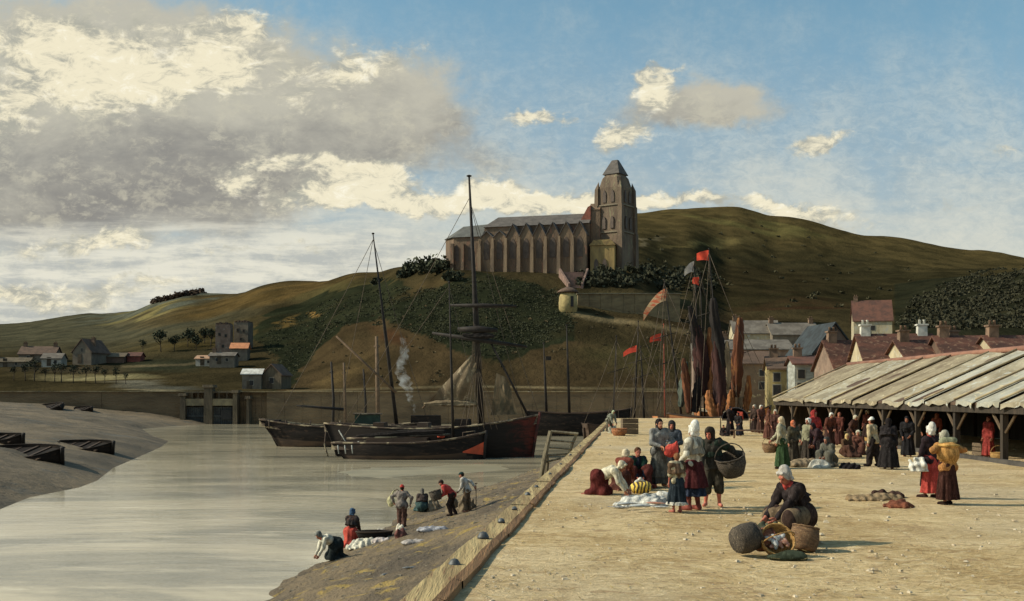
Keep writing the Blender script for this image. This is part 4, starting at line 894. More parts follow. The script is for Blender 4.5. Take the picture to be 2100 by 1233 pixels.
for i, (px, py, rr) in enumerate([(850,548,3.4),(880,545,3.8),(905,546,3.4),(833,556,2.4),(928,562,2.2),(775,570,1.6)]):
    q = gz(px, py+12, 280); V, Q = leaves([(0,0,rr*.6),(rr*.5,.2,rr*.5),(-rr*.5,0,rr*.45)], [rr,rr*.7,rr*.7], 170, .55, 90+i)
    b = empty('hill_bush', (q.x, q.y, q.z-.3), label=['round dark bush left of the church, between two others','biggest dark bush beside the choir wall of the church','dark bush touching the left end of the church','low bush at the left end of the hilltop group','small bush under the choir of the church','tiny bush alone on the skyline left of the church'][i], cat='bush', group='bushes left of the church')
    np_mesh('foliage', V, Q, leaf_mat('bush', (.085,.088,.054), (.05,.056,.036)), b)
    MB().tube([(0,0,-.5),(0,0,rr*.6)], .12, 5).build('stem', M_('bark', (.075,.055,.04)), b)
mass('churchyard_scrub', spots_in([(1180,552),(1310,545),(1480,560),(1460,600),(1190,588)], 130, .9, 2.0, 9), .5, 'yard', (.060,.060,.036), (.038,.040,.026), 'dark belt of bushes below the church tower', 9, per=70)
# ---------------------------------------------------------------- boats
hull_blk = M_('hull_black', (.026,.021,.018), (.014,.012,.011), scale=.8, stretch=(.5,1,3), c3=(.055,.036,.026), bump=.5, bdist=.05, rough=.85, spec=.08)
hull_brn = M_('hull_brown', (.070,.044,.028), (.035,.024,.018), scale=.8, stretch=(.5,1,3), bump=.5, bdist=.05, rough=.7)
hull_red = M_('hull_redbrown', (.13,.032,.024), (.030,.017,.015), scale=.9, stretch=(.7,1,1.2), ramp=(.36,.66), bump=.5, bdist=.05, rough=.7)
hull_org = M_('hull_orange', (.46,.19,.07), (.26,.10,.045), scale=.8, stretch=(.5,1,2), c3=(.30,.17,.07), bump=.5, bdist=.05)
anti = M_('bottom_red', (.62,.10,.045), (.40,.08,.04), scale=1, bump=.2)
strake = M_('strake_pale', (.34,.28,.18), (.07,.05,.038), scale=1.5, stretch=(.6,1,1), bump=.3, ramp=(.48,.66))
deckm = M_('deck_planks', (.22,.16,.10), (.13,.095,.065), scale=1, stretch=(.5,4,1), bump=.4, bdist=.03)
sparm = M_('spar_dark', (.032,.025,.021), (.018,.015,.013), scale=2, bump=.3, rough=.7)
sparb = M_('spar_brown', (.16,.105,.065), (.10,.07,.045), scale=2, bump=.3)
ropem = M_('rope', (.13,.10,.07), (.08,.06,.045), scale=4, bump=.2)
sail_pale = M_('sail_buff', (.25,.19,.115), (.125,.093,.058), scale=.7, stretch=(1,1,.5), rot=(0,.5,0), c3=(.36,.29,.19), bump=.7, bdist=.12)
sail_brn = M_('sail_tanned', (.17,.062,.030), (.075,.032,.020), scale=.6, stretch=(2,2,.35), c3=(.26,.12,.04), bump=.7, bdist=.1)
sail_blk = M_('sail_dark', (.026,.021,.019), (.015,.013,.012), scale=.6, stretch=(2,2,.35), bump=.7, bdist=.1)
sail_mar = M_('sail_maroon', (.062,.026,.022), (.030,.016,.015), scale=.6, stretch=(2,2,.35), bump=.7, bdist=.1)

sail_org = M_('sail_orange', (.36,.15,.055), (.18,.07,.03), scale=.8, stretch=(2,2,.35), c3=(.46,.24,.10), bump=.7, bdist=.1)
class Hull:
    def __init__(s, L, B, fb, bow=.9, stern=.35, keel=1.0, transom=.62, rake=.9, over=.4):
        s.over = over
        s.L, s.B, s.fb, s.bow, s.stern, s.keel, s.tr, s.rake = L, B, fb, bow, stern, keel, transom, rake
    def half(s, t):                            # half beam along the length
        return s.B/2*(s.tr+(1-s.tr)*math.sin(min(t/.45, 1)*math.pi/2) if t < .45 else max(0, 1-((t-.45)/.55)**2.6))
    def top(s, t): return s.fb + s.bow*max(0, (t-.45)/.55)**2 + s.stern*max(0, (.4-t)/.4)**1.6
    def x(s, t, q=0): return -s.L/2+s.L*t - (s.rake*q*max(0, (t-.8)/.2)) + s.over*(max(q, 0)**.8)*max(0, (.25-t)/.25)
    def build(s, parent, m_side, m_low=None, m_bow=None, band=.5, strake_m=None, bow_m_from=.9, name='hull'):
        mb = MB(); N = 26; K = 8
        mats = [m_side, m_low or m_side, m_bow or m_side]
        for sgn in (-1, 1):
            vs = []
            for i in range(N+1):
                t = i/N; h = s.half(t); zt = s.top(t)
                for k in range(K+1):
                    q = k/K; w = h*(1-q**3.2)**.5 if q < 1 else 0
                    w *= 1+.06*math.sin(q*3); z = zt*(1-q)+(-s.keel)*q
                    vs.append((s.x(t, q), sgn*w, z))
            fs = []; mi = []
            for i in range(N):
                for k in range(K):
                    a = i*(K+1)+k; f = (a, a+K+1, a+K+2, a+1)
                    mb.add([vs[j] for j in (f if sgn < 0 else f[::-1])], [(0,1,2,3)], (2 if (i/N > bow_m_from+.05*math.sin(k*2.3+1)) else (1 if (k+.5)/K > band else 0)), True)
            # transom half
            col = [vs[k] for k in range(K+1)]
            mb.add(col+[(s.x(0,0), 0, s.top(0))], [tuple(range(K+2))] if sgn > 0 else [tuple(range(K+1, -1, -1))], 0)
        o = mb.build(name, mats, parent)
        import bmesh
        bm = bmesh.new(); bm.from_mesh(o.data); bmesh.ops.remove_doubles(bm, verts=bm.verts, dist=.001); bm.to_mesh(o.data); bm.free()
        # bulwark inside and deck
        mb = MB(); vs = []; drop = min(.7, s.fb*.4)
        for i in range(N+1):
            t = i/N; h = max(s.half(t)-.10, .01); vs += [(s.x(t), -h, s.top(t)-drop), (s.x(t), h, s.top(t)-drop)]
        mb.add(vs, [(2*i, 2*i+2, 2*i+3, 2*i+1) for i in range(N)]); mb.build('deck', deckm, parent)
        mb = MB()
        for sgn in (-1, 1):
            pts = [(s.x(i/N), sgn*(s.half(i/N)-.02), s.top(i/N)+.03) for i in range(N+1)]
            mb.tube(pts, .085 if s.L > 10 else .05, 5)
            inn = [(s.x(i/N), sgn*max(s.half(i/N)-.10, .01), s.top(i/N)) for i in range(N+1)]+[(s.x(i/N), sgn*max(s.half(i/N)-.10, .01), s.top(i/N)-drop) for i in range(N+1)]
            mb.add(inn, [(i, i+1, i+1+N+1, i+N+1) for i in range(N)])
        mb.build('gunwale', strake_m or strake, parent)
        mb = MB(); 
        mb.tube([(s.x(1,-.12)+.05,0,s.top(1)+min(.35, s.L*.014)),(s.x(1,.3),0,s.top(1)*.7-.3*s.keel),(s.x(1,1),0,-s.keel)], [.14,.15,.13], 6); mb.build('stem', m_bow or sparm, parent)
        MB().add([(s.x(0,q)-a, y, z) for q, a, z in ((.25,.02,s.top(0)*.75),(1,.0,-s.keel),(1,.45,-s.keel),(.25,.24,s.top(0)*.75)) for y in (-.05,.05)], [(0,2,4,6),(7,5,3,1),(0,1,3,2),(2,3,5,4),(4,5,7,6),(6,7,1,0)]).build('rudder', m_side, parent)
        return o
def mast(parent, x, y, z0, top, lean=(0,0), r=.17, m=None, name='mast', truck=True):
    mb = MB(); p0 = Vector((x, y, z0)); p1 = Vector((x+lean[0], y+lean[1], top))
    mb.tube([p0, p0.lerp(p1, .5), p0.lerp(p1, .62), p1], [r, r*.82, r*.6, r*.28], 8); o = mb.build(name, m or sparm, parent)
    if truck: MB().lathe([(r*.3,-.06),(r*.75,0),(r*.75,.08),(r*.2,.14)], 8, tuple(p1)).build('mast_cap', m or sparm, o)
    return o
def rope(parent, a, b, sag=.0, r=.028, name='stay'):
    a, b = Vector(a), Vector(b); pts = [a.lerp(b, i/6)-Vector((0,0,sag*math.sin(math.pi*i/6))) for i in range(7)]
    return MB().tube(pts, r, 4).build(name, ropem, parent)
def cloth(parent, name, corners, m, belly=.25, wr=.06, fr=9, nu=14, nv=12, thick=.03, push=(0,-1,0)):
    """sail patch between 4 corners a(top-left) b(top-right) c(bottom-right) d(bottom-left) with folds and real thickness"""
    a, b, c, d = [Vector(p) for p in corners]; P = Vector(push)
    def fn(u, v, o=0):
        p = (a.lerp(b, u)).lerp(d.lerp(c, u), v)
        return tuple(p + P*(belly*math.sin(math.pi*u)*math.sin(math.pi*min(v*1.1, 1))+wr*math.sin(u*fr+v*3)+wr*.5*math.sin(u*fr*2.3-v*5)+o))
    mb = MB(); mb.grid(nu, nv, lambda u, v: fn(u, v, thick)); mb.grid(nu, nv, lambda u, v: fn(1-u, v, 0))
    return mb.build(name, m, parent)
def furled(parent, p0, p1, r, m, name='furled_sail', seed=0, seg=9, n=14):
    """a sail bundled along its spar: lumpy tapering roll"""
    p0, p1 = Vector(p0), Vector(p1); q = random.Random(seed); d = (p1-p0).normalized(); x = d.cross(Vector((0,1,0))).normalized(); y = d.cross(x)
    N, K = 30, 26; vs = []; ph = [q.uniform(0, 6) for _ in range(5)]
    for i in range(N+1):
        t = i/N; base = r*.86*(.12+.88*math.sin(math.pi*min(1, .06+t*.80))**.75)*(1+.07*math.sin(t*9+ph[0])); c = p0.lerp(p1, t)+x*(.16*r*math.sin(t*5+ph[1]))
        for k in range(K):
            a = 2*math.pi*k/K; w = 1+.20*math.sin(a*5+ph[2]+t*4)+.12*math.sin(a*9+ph[3]-t*7)+.10*math.sin(t*31+a*2+ph[4])
            vs.append(c+(x*math.cos(a)+y*math.sin(a)*.7)*base*w)
    mb = MB(); mb.add(vs, [(i*K+k, i*K+(k+1) % K, (i+1)*K+(k+1) % K, (i+1)*K+k) for i in range(N) for k in range(K)]+[tuple(range(K-1,-1,-1)), tuple(N*K+k for k in range(K))], smooth=True)
    o = mb.build(name, m, parent)
    return o
def flag(parent, top, w, h, m, dirx=-1, droop=.3, n=8, wave=.1):
    top = Vector(top)
    def fn(u, v, o=0):
        return (top.x+dirx*w*u, top.y+wave*math.sin(u*6+v*2)+o, top.z-h*v*(1-u*.35)-droop*w*u*u-droop*.4*w*u)
    mb = MB(); mb.grid(n, 4, lambda u, v: fn(u, v, .012)); mb.grid(n, 4, lambda u, v: fn(1-u, v, -.012)); return mb.build('flag', m, parent)
red_f = M_('flag_red', (.72,.085,.045), (.50,.06,.035), scale=1.5, bump=.3); cream_f = M_('flag_cream', (.60,.42,.24), (.62,.16,.08), scale=1.2, stretch=(1,1,3), bump=.3, ramp=(.42,.55)); white_f = M_('flag_white', (.55,.52,.47), (.35,.32,.30), scale=1.5, bump=.3)

def boat_at(name, pxc, waterline_py, rz, **kw):
    Y = (EYE-WATER)*F/(waterline_py-HOR); p = at(pxc, waterline_py, Y); p.z = WATER
    return empty(name, p, R(rz), **kw), Y
def loc(r, px, py, dy=0):                      # photo position -> local point of a boat (in its centre plane + dy)
    bpy.context.view_layer.update(); Y = r.location.y
    M = Matrix.Translation(r.location) @ Matrix.Rotation(r.rotation_euler.z, 4, 'Z'); Mi = M.inverted()
    # intersect the sight line with the boat's centre plane
    d = Vector(((px-1050)/F, 1, -(py-HOR)/F)); o = Vector((0, 0, EYE)); nrm = (M.to_3x3() @ Vector((0, 1, 0)))
    t = (Vector(r.location)-o).dot(nrm)/d.dot(nrm); p = Mi @ (o+d*t); p.y += dy
    return p

# the far barge (behind, left)
b1, Y1 = boat_at('sailing_barge', 716, 915, 4, label='long black sailing barge lying furthest left with a tall leaning mast', cat='barge')
h = Hull(18.3, 5.0, 2.05, bow=.5, stern=.75, keel=.9, rake=-.4, transom=.30, over=2.6); h.build(b1, hull_blk, hull_brn, band=.55)
L = lambda px, py, dy=0: loc(b1, px, py, dy)
p = L(815, 856); q = L(765, 480); mast(b1, p.x, 0, 1.6, q.z, (q.x-p.x, 0), .20, sparm)
p2 = L(690, 690); p3 = L(812, 805); MB().tube([(p2.x,-.3,p2.z),(p3.x,-.3,p3.z)], [.09,.15], 7).build('gaff', sparb, b1)
a, b_ = L(608, 832), L(705, 838); MB().tube([(a.x,0,a.z),(b_.x,0,b_.z-.1)], [.10,.16], 7).build('boom', sparm, b1)
a = L(728, 850); b_ = L(780, 872)
grn = M_('cabin_green', (.045,.075,.055), (.03,.045,.035), scale=1, bump=.3)
c_ = MB().box(a.x, b_.x, -1.1, 1.1, 1.4, a.z, taper=.06).build('cabin', grn, b1); MB().box(a.x-.15, b_.x+.15, -1.25, 1.25, a.z+.003, a.z+.12).build('cabin_roof', strake, c_)
a = L(842, 852); b_ = L(905, 868)
MB().box(a.x, b_.x, -1.0, 1.0, 1.4, a.z, taper=.05).build('hatch', hull_blk, b1)
for px in (556, 590, 640, 700): a = L(px, 862); MB().tube([(a.x,-h.half(.3)*.6,1.9),(a.x,-h.half(.3)*.6,2.75)], .07, 6).build('bollard', strake, b1)
pz = L(765, 480)
for px, py in ((560, 862), (690, 862), (880, 862)): a = L(px, py); rope(b1, (pz.x, 0, pz.z-.6), (a.x, 0, 2.1), .2)
a = L(552, 868); MB().box(a.x-.3, a.x+1.2, -1.2, 1.2, 2.1, 2.75, taper=.12).build('anchor_windlass', hull_blk, b1)

# the big ketch / brig in the middle: black hull, worn red-brown paint towards the bow
def brig_paint():
    if 'brig_paint' in MATS: return MATS['brig_paint']
    m = bpy.data.materials.new('brig_paint'); m.use_nodes = True; t = NT(m.node_tree); b = t.n['Principled BSDF']
    P = t.new('ShaderNodeTexCoord').outputs['Object']; sp = t.new('ShaderNodeSeparateXYZ'); t.l.new(P, sp.inputs[0])
    n = t.noise(t.mapping(P, (.6, 1, 1.4)), .8, 6, .68, .8); n2 = t.noise(t.mapping(P, (.4, 1, 4)), 1.6, 5, .6)
    w = t.ss(t.m('ADD', sp.outputs[0], t.m('MULTIPLY', t.m('SUBTRACT', n, .5), 7)), 6.9, 9.6)
    c = t.mix(n2, (.012, .011, .010), (.034, .026, .021)); c = t.mix(t.m('MULTIPLY', w, t.ss(n2, .25, .6)), c, (.13, .030, .022))
    t.l.new(c, b.inputs['Base Color']); b.inputs['Roughness'].default_value = .8; b.inputs['Specular IOR Level'].default_value = .1
    MATS['brig_paint'] = m; return m
b2, Y2 = boat_at('brig', 886, 936, -5, label='biggest black ship, its tall main mast crossed by yards, red-brown bow to the right', cat='ship')
h = Hull(18.6, 5.6, 2.45, bow=1.15, stern=.4, keel=1.2, rake=.7, transom=.40, over=1.5); hb = h.build(b2, brig_paint(), brig_paint(), hull_red, band=.6, bow_m_from=2)
L = lambda px, py, dy=0: loc(b2, px, py, dy)
p = L(988, 868); q = L(962, 362); lx = (q.x-p.x); mast(b2, p.x, 0, 1.6, q.z, (lx, 0), .30, sparm)
def on_mast(py): z = L(985, py).z; return p.x+lx*(z-1.6)/(q.z-1.6), z
for (pa, pb, rr, nm) in (((925,627),(1060,629),.20,'yard'),((940,676),(1021,678),.34,'crosstree'),((888,684),(1081,712),.22,'yard')):
    a, b_ = L(*pa), L(*pb); m_ = (a+b_)/2; MB().tube([(a.x,-.42,a.z),(m_.x,-.42,m_.z),(b_.x,-.42,b_.z)], [rr*.5,rr,rr*.5], 8).build(nm, sparm, b2)
x_, z_ = on_mast(690); furled(b2, (x_-1.2,-.55,z_+.12), (x_+1.6,-.55,z_-.06), .26, sail_blk, seed=3)
# buff gaff sail half lowered, left of the mast
A, B, C_, D = L(967, 728), L(982, 740), L(976, 828), L(872, 829)
cloth(b2, 'mainsail', [(A.x,0,A.z),(B.x,0,B.z),(C_.x,.1,C_.z),(D.x,.1,D.z)], sail_pale, belly=.7, wr=.10, fr=8)
furled(b2, (D.x-.1,-.1,D.z+.02), (C_.x+.1,-.1,C_.z-.02), .30, sail_pale, 'reefed_foot', 8)
a, b_ = L(866, 838), L(978, 722); MB().tube([(a.x,.05,a.z),(b_.x,.05,b_.z)], .08, 6).build('gaff', sparb, b2)
a, b_ = L(1000, 690), L(1083, 852); MB().tube([(a.x,-.1,a.z),(b_.x,-.1,b_.z)], [.09,.12], 6).build('derrick', sparm, b2)
A, B, C_, D = L(1018, 765), L(1040, 775), L(1062, 850), L(1006, 852)
cloth(b2, 'foresail', [(A.x,.1,A.z),(B.x,.1,B.z),(C_.x,.1,C_.z),(D.x,.1,D.z)], M_('net_brown', (.30,.21,.12), (.10,.085,.055), scale=1.6, stretch=(1,1,.5), bump=.8, bdist=.1), belly=.3, wr=.10, fr=11)
top = L(962, 372)
for px, py in ((700, 872), (1108, 856), (1075, 862)): a = L(px, py); rope(b2, (top.x, 0, top.z-1.5), (a.x, 0, 2.4 if px < 1000 else 3.3), .15, .024)
for dx in (-1.6, -1.1, -.5, 0, .5, 1.1, 1.6):
    for s in (-1, 1): rope(b2, (p.x+lx*.6, 0, 12.6), (p.x+lx*.35+dx*.3, s*.4, 7.6), 0, .02, 'shroud'); rope(b2, (p.x+lx*.4, 0, 8.2), (p.x+dx, s*2.4, 2.45), 0, .022, 'shroud')
a = L(948, 858); MB().box(a.x-.7, a.x+.8, -1, 1, 1.7, 3.25, taper=.15).build('cabin', hull_blk, b2)
for px, c__ in ((870, strake), (1045, strake), (780, hull_brn)): a = L(px, 862); MB().box(a.x-.55, a.x+.55, -.9, .9, 1.7, 2.95, taper=.08).build('hatch', c__, b2)
for px, col in ((915, 'red'), (866, 'dark')):
    a = L(px, 892); MB().lathe([(.12,-.18),(.30,-.12),(.34,0),(.30,.12),(.12,.18)], 14, (a.x, -h.half(.6)-.20, a.z)).build('fender', M_('fender_red', (.55,.09,.05), (.35,.07,.045), scale=3, bump=.3) if col == 'red' else hull_red, b2)
a = L(676, 870); MB().tube([(a.x, -h.half(0)*.9, 2.8),(a.x-.15, -h.half(0), 1.0),(a.x+.2, -h.half(0), -.2)], .07, 6).build('stern_post', strake, b2)
for (pa, pb) in (((712,880),(736,918)),((751,902),(757,925)),((775,915),(791,938))):
    a, b_ = L(*pa), L(*pb); MB().tube([(a.x,-3.0,a.z),(b_.x,-3.15,b_.z)], .055, 5).build('mooring_chain', M_('chain_pale', (.40,.40,.36), (.2,.2,.18), scale=3, bump=.3), b2)

# the nearest boat
b3, Y3 = boat_at('fishing_smack', 838, 941, -2, label='long low brown fishing boat moored nearest, a bright red triangle on its bow', cat='boat')
h = Hull(12.9, 3.6, 1.35, bow=.85, stern=-.05, keel=.7, rake=.15, transom=.22, over=1.8); h.build(b3, hull_blk, hull_brn, None, band=.45)
L = lambda px, py, dy=0: loc(b3, px, py, dy)
# red painted triangle following the bow planking
mb = MB(); n = 10
def hp(t, q, off=.02): return (h.x(t, q), -(h.half(t)*(1-q**3.2)**.5*(1+.06*math.sin(q*3)))-off, h.top(t)*(1-q)-h.keel*q)
for i in range(n):
    t0, t1 = .86+.132*i/n, .86+.132*(i+1)/n; f0, f1 = i/n, (i+1)/n
    mb.add([hp(t0,.46-.20*f0),hp(t1,.46-.20*f1),hp(t1,.50+.14*f1),hp(t0,.50+.14*f0)], [(3,2,1,0)])
mb.build('bow_triangle', anti, b3)
p = L(930, 884); q = L(921, 580); mast(b3, p.x, 0, .8, q.z, (q.x-p.x, 0), .13, sparm)
A, B = L(752, 893), L(880, 897); MB().box(A.x, B.x, -.9, .9, .95, 1.75, taper=.12).build('cabin', hull_brn, b3)
MB().tube([(A.x-1.6,-.5,1.7),(p.x-.2,-.5,2.05)], .10, 7).build('lowered_boom', strake, b3)
furled(b3, (A.x-.8,-.5,1.95), (p.x-.6,-.5,2.3), .24, sail_blk, 'furled_sail', 5)
a = L(962, 880); MB().tube([(a.x-.5,-.2,1.2),(a.x-.5,-.2,2.2),(a.x+.5,-.2,2.35),(a.x+.5,-.2,1.3)], .06, 6).build('hoop', strake, b3)
rope(b3, (q.x, 0, q.z-.3), (h.x(1), 0, 2.0), .1, .02); rope(b3, (q.x, 0, q.z-.3), (h.x(.05), 0, 1.4), .1, .02)
for k in range(3): a = L(700+k*14, 900); MB().tube([(a.x,-1.5,1.2),(a.x+.1,-1.6,.5)], .05, 5).build('mooring_chain', M_('chain_pale', (.40,.40,.36), (.2,.2,.18), scale=3, bump=.3), b3)

# black hull seen beyond the end of the quay
b4, _ = boat_at('coasting_ship', 1186, 893, 3, label='black hull of a ship lying beyond the wooden frame, with two bare masts', cat='ship')
h = Hull(14, 4.6, 2.9, bow=.6, stern=.4, keel=.9, rake=.3); h.build(b4, hull_blk, hull_blk, strake_m=hull_brn)
for (px, t, bt) in ((1115, 705, 855), (1162, 668, 860)):
    p = loc(b4, px+6, bt); q = loc(b4, px, t); mast(b4, p.x, 0, 2.3, q.z, (q.x-p.x, 0), .2, sparm)
a = loc(b4, 1123, 735); MB().box(a.x-.25, a.x+.45, -.3, .3, a.z-.25, a.z+.25).build('lantern_box', sparm, b4)

# fishing luggers crowded in the inner harbour behind the square
def lugger(px, Y, rz, Ln, masts, label, sails=(), hullm=hull_brn, flags=(), fb=1.6, bow=.9):
    p = at(px, 810, Y); p.z = WATER
    r = empty('lugger', p, R(rz), label=label, cat='fishing boat', group='luggers crowded in the inner harbour')
    h = Hull(Ln, Ln*.33, fb, bow=bow, stern=.4, keel=.8, rake=.4); h.build(r, hullm, hull_blk, strake_m=hull_brn)
    for (pb, yb, pt, yt, rad, m) in masts:
        a = loc(r, pb, yb); q = loc(r, pt, yt); mast(r, a.x, 0, fb-.6, q.z, (q.x-a.x, 0), rad, m)
    for k_, (pb, yb, pt, yt, rad, m) in enumerate(masts):
        q = loc(r, pt, yt); rope(r, (q.x,0,q.z-.4), (h.x(1),0,h.top(1)), .1, .03); rope(r, (q.x,0,q.z-.4), (h.x(0),0,h.top(0)), .1, .03); rope(r, (q.x,0,q.z-1.2), (q.x+.9,1.2,fb), .0, .028, 'shroud'); rope(r, (q.x,0,q.z-1.2), (q.x-.9,-1.2,fb), .0, .028, 'shroud')
        zz = fb+(q.z-fb)*.62; MB().tube([(q.x-1.3,-.2,zz-.35),(q.x,-.2,zz),(q.x+1.5,-.2,zz+.45)], [.03,.06,.03], 6).build('yard', sparm, r)
    for i, (pt, yt, pb, yb, wpx, m) in enumerate(sails):
        a = loc(r, pt, yt); b = loc(r, pb, yb); furled(r, (a.x,-.35-.05*i,a.z), (b.x,-.35-.05*i,b.z), wpx/F*Y/2, m, seed=px+i, n=20)
    for (pt, yt, w, hh, m, dr) in flags:
        a = loc(r, pt, yt); flag(r, (a.x,0,a.z), w/F*Y, hh/F*Y, m, -1, dr)
    return r
lugger(1265, 128, 20, 8.5, [(1257,845,1264,690,.14,sparm)], 'lugger with one short bare mast, leftmost behind the square')
lugger(1315, 132, -15, 9, [(1300,840,1309,660,.13,sparm),(1322,840,1314,712,.16,sparm)], 'lugger with two bare masts standing close together', flags=[(1308,708,30,14,red_f,.35)])
lugger(1368, 126, 12, 9, [(1364,840,1361,666,.09,M_('mast_red', (.40,.10,.06), (.24,.07,.05), scale=2, bump=.2))], 'lugger with a thin red mast', flags=[(1356,684,24,16,red_f,.25)])
lugger(1398, 122, -8, 10, [(1402,845,1362,575,.14,sparm)], 'lugger with a leaning dark mast and a long orange and cream pennant', sails=[(1408,742,1396,835,20,M_('sail_greygreen', (.10,.115,.09), (.06,.07,.055), scale=1, bump=.5))], flags=[(1368,590,48,26,cream_f,.75)])
lugger(1432, 119, 10, 10, [(1438,842,1424,531,.11,sparm),(1446,842,1436,560,.10,sparm)], 'lugger with a black furled sail, white and red flags', sails=[(1412,628,1432,735,19,sail_blk),(1428,668,1440,810,34,sail_mar),(1452,672,1456,812,20,sail_org),(1400,735,1410,848,18,sail_brn),(1438,765,1418,845,22,sail_blk)], hullm=hull_org, flags=[(1423,536,20,22,white_f,.6),(1434,568,14,18,red_f,.1)], fb=2.6, bow=1.2)
lugger(1472, 117, -12, 11, [(1482,842,1454,511,.12,sparm)], 'lugger with the tallest black furled sail under a red flag', sails=[(1463,612,1484,780,26,sail_blk),(1470,700,1478,845,30,sail_mar),(1492,700,1490,800,16,sail_pale),(1455,800,1462,858,22,sail_org),(1482,805,1476,856,18,sail_brn)], hullm=hull_org, flags=[(1453,513,24,22,red_f,.2)], fb=2.9, bow=1.2)
lugger(1516, 121, 8, 10, [(1512,842,1516,650,.12,sparb)], 'lugger with a single tall reddish brown furled sail, rightmost', sails=[(1514,652,1508,815,26,sail_brn),(1532,770,1528,850,16,sail_org),(1500,800,1492,858,20,sail_org)], hullm=hull_org, fb=3.1, bow=1.0)

# mooring posts in front of the far wall
for i, (px, t, bt, rr) in enumerate([(680,742,832,.22),(706,744,834,.24),(746,757,835,.18),(773,690,838,.34)]):
    Y = 165; z = EYE-(t-HOR)/F*Y; z1 = WATER-1; x = (px-1050)/F*Y; o = MB().tube([(0,0,z1-0),(.1*(-1)**i,0,(z+z1)/2),(-.25,0,z)], [rr*1.1,rr,rr*.7], 7).tube([(-.25-rr*1.2,0,z-1.6),(-.25+rr*1.4,0,z-1.55)], rr*.5, 5).build('mooring_post', sparb if i % 2 else sparm)
    o.location = (x+.2, Y, 0); tag(o, ['leftmost of the bare mooring posts before the far wall', 'second mooring post from the left, slightly thicker', 'thinnest and shortest mooring post before the far wall', 'tallest and thickest mooring post, beside the leaning mast'][i], 'mooring post', 'mooring posts before the far wall')

# wooden landing frame at the slope
def landing_frame():
    Y = 50; r = empty('landing_frame', at(1145, 930, Y), label='grey wooden frame of leaning posts and rails standing against the quay edge', cat='landing frame')
    o = at(1145, 930, Y); wd = M_('frame_timber', (.27,.23,.15), (.13,.105,.07), scale=3, stretch=(2,2,.5), bump=.6, bdist=.03)
    P = lambda px, py, dy=0: at(px, py, Y+dy)-o
    for (a, b, rad, dy) in (((1129,884),(1106,975),.13,0),((1122,932),(1120,968),.10,.4),((1183,889),(1160,934),.09,.2)): MB().tube([P(*a,dy),(P(*a,dy)+P(*b,dy))/2+Vector((.03,0,0)),P(*b,dy)-Vector((0,0,.5))], [rad*.8,rad,rad], 6, smooth=False).build('post', wd, r)
    for (a, b, rad) in (((1130,885),(1186,890),.07),((1126,903),(1178,907),.045),((1121,918),(1172,921),.045),((1117,934),(1164,931),.045),((1118,948),(1150,940),.05)): MB().tube([P(*a,.12),P(*b,.12)], rad, 5, smooth=False).build('rail', wd, r)
landing_frame()

# hulks on the mud bank (left)
def hulk(name, px, py, L_, rz, tilt, label, dark=hull_blk, y0=40):
    q = on_ground(px, py, bank_z, y0, 196); r = empty(name, (q.x, q.y, q.z-.08), 0, label=label, cat='boat', group='old boats lying on the mud bank')
    r.rotation_euler = (R(tilt), 0, R(rz)); h = Hull(L_, L_*.32, .42, bow=.30, stern=.25, keel=.45, rake=.5, transom=.12, over=.5); h.build(r, dark, dark, strake_m=dark)
    for c_ in KIDS(r):
        if c_.name.startswith('deck'): c_.data.materials[0] = hull_blk
    for k in range(4): x = -L_*.3+k*L_*.2; MB().box(x-.12, x+.12, -h.half(.5)+.1, h.half(.5)-.1, .28, .36).build('thwart', hull_brn, r)
    return r
hulk('rowing_boat', 66, 935, 7.6, -34, 20, 'black boat lying nearest on the mud, at the left border')
hulk('rowing_boat', 10, 905, 5.2, -30, 20, 'black boat cut by the left border of the photo')
hulk('rowing_boat', 180, 920, 6.6, -28, 20, 'black boat heeled over beside the water, right of the nearest one')
hulk('rowing_boat', 107, 838, 11.0, -50, 26, 'dark brown boat higher up the mud bank')
hulk('rowing_boat', 173, 842, 7.0, -45, 24, 'smallest dark boat on the mud, right of the brown one')

# smoke from the ship's galley
def smoke():
    path = [(846,850),(852,835),(840,820),(838,800),(832,785),(822,765),(820,748),(828,730),(832,712),(825,698),(822,688)]
    wd = [3,6,9,14,20,20,15,17,13,9,5]
    o = at(846, 850, 103); mb = MB(); pts = [at(x, y, 103)-o for x, y in path]; rad = [w/F*103*.62 for w in wd]
    pp, rr_ = [], []
    for i in range(len(pts)-1):
        for k in range(3): t = k/3; pp.append(pts[i].lerp(pts[i+1], t)+Vector((.12*math.sin(i*3+k*2), .1*math.cos(i*2+k), 0))); rr_.append((rad[i]*(1-t)+rad[i+1]*t)*(1+.22*math.sin(i*5+k*2.3)))
    mb.tube(pp, rr_, 12); m = bpy.data.materials.new('smoke_vapour'); m.use_nodes = True; t = NT(m.node_tree); t.n.remove(t.n['Principled BSDF'])
    v = t.new('ShaderNodeVolumePrincipled'); v.inputs['Color'].default_value = (.80, .84, .86, 1)
    nn = t.noise(t.new('ShaderNodeTexCoord').outputs['Object'], 1.3, 4, .6, .5); t.l.new(t.m('MULTIPLY', t.ss(nn, .44, .68), .75), v.inputs['Density'])
    t.l.new(v.outputs[0], t.n['Material Output'].inputs['Volume'])
    ob = mb.build('smoke', m); ob.location = o; tag(ob, 'thin blue-grey smoke rising from the deck of the far barge', 'smoke', kind='stuff')
smoke()
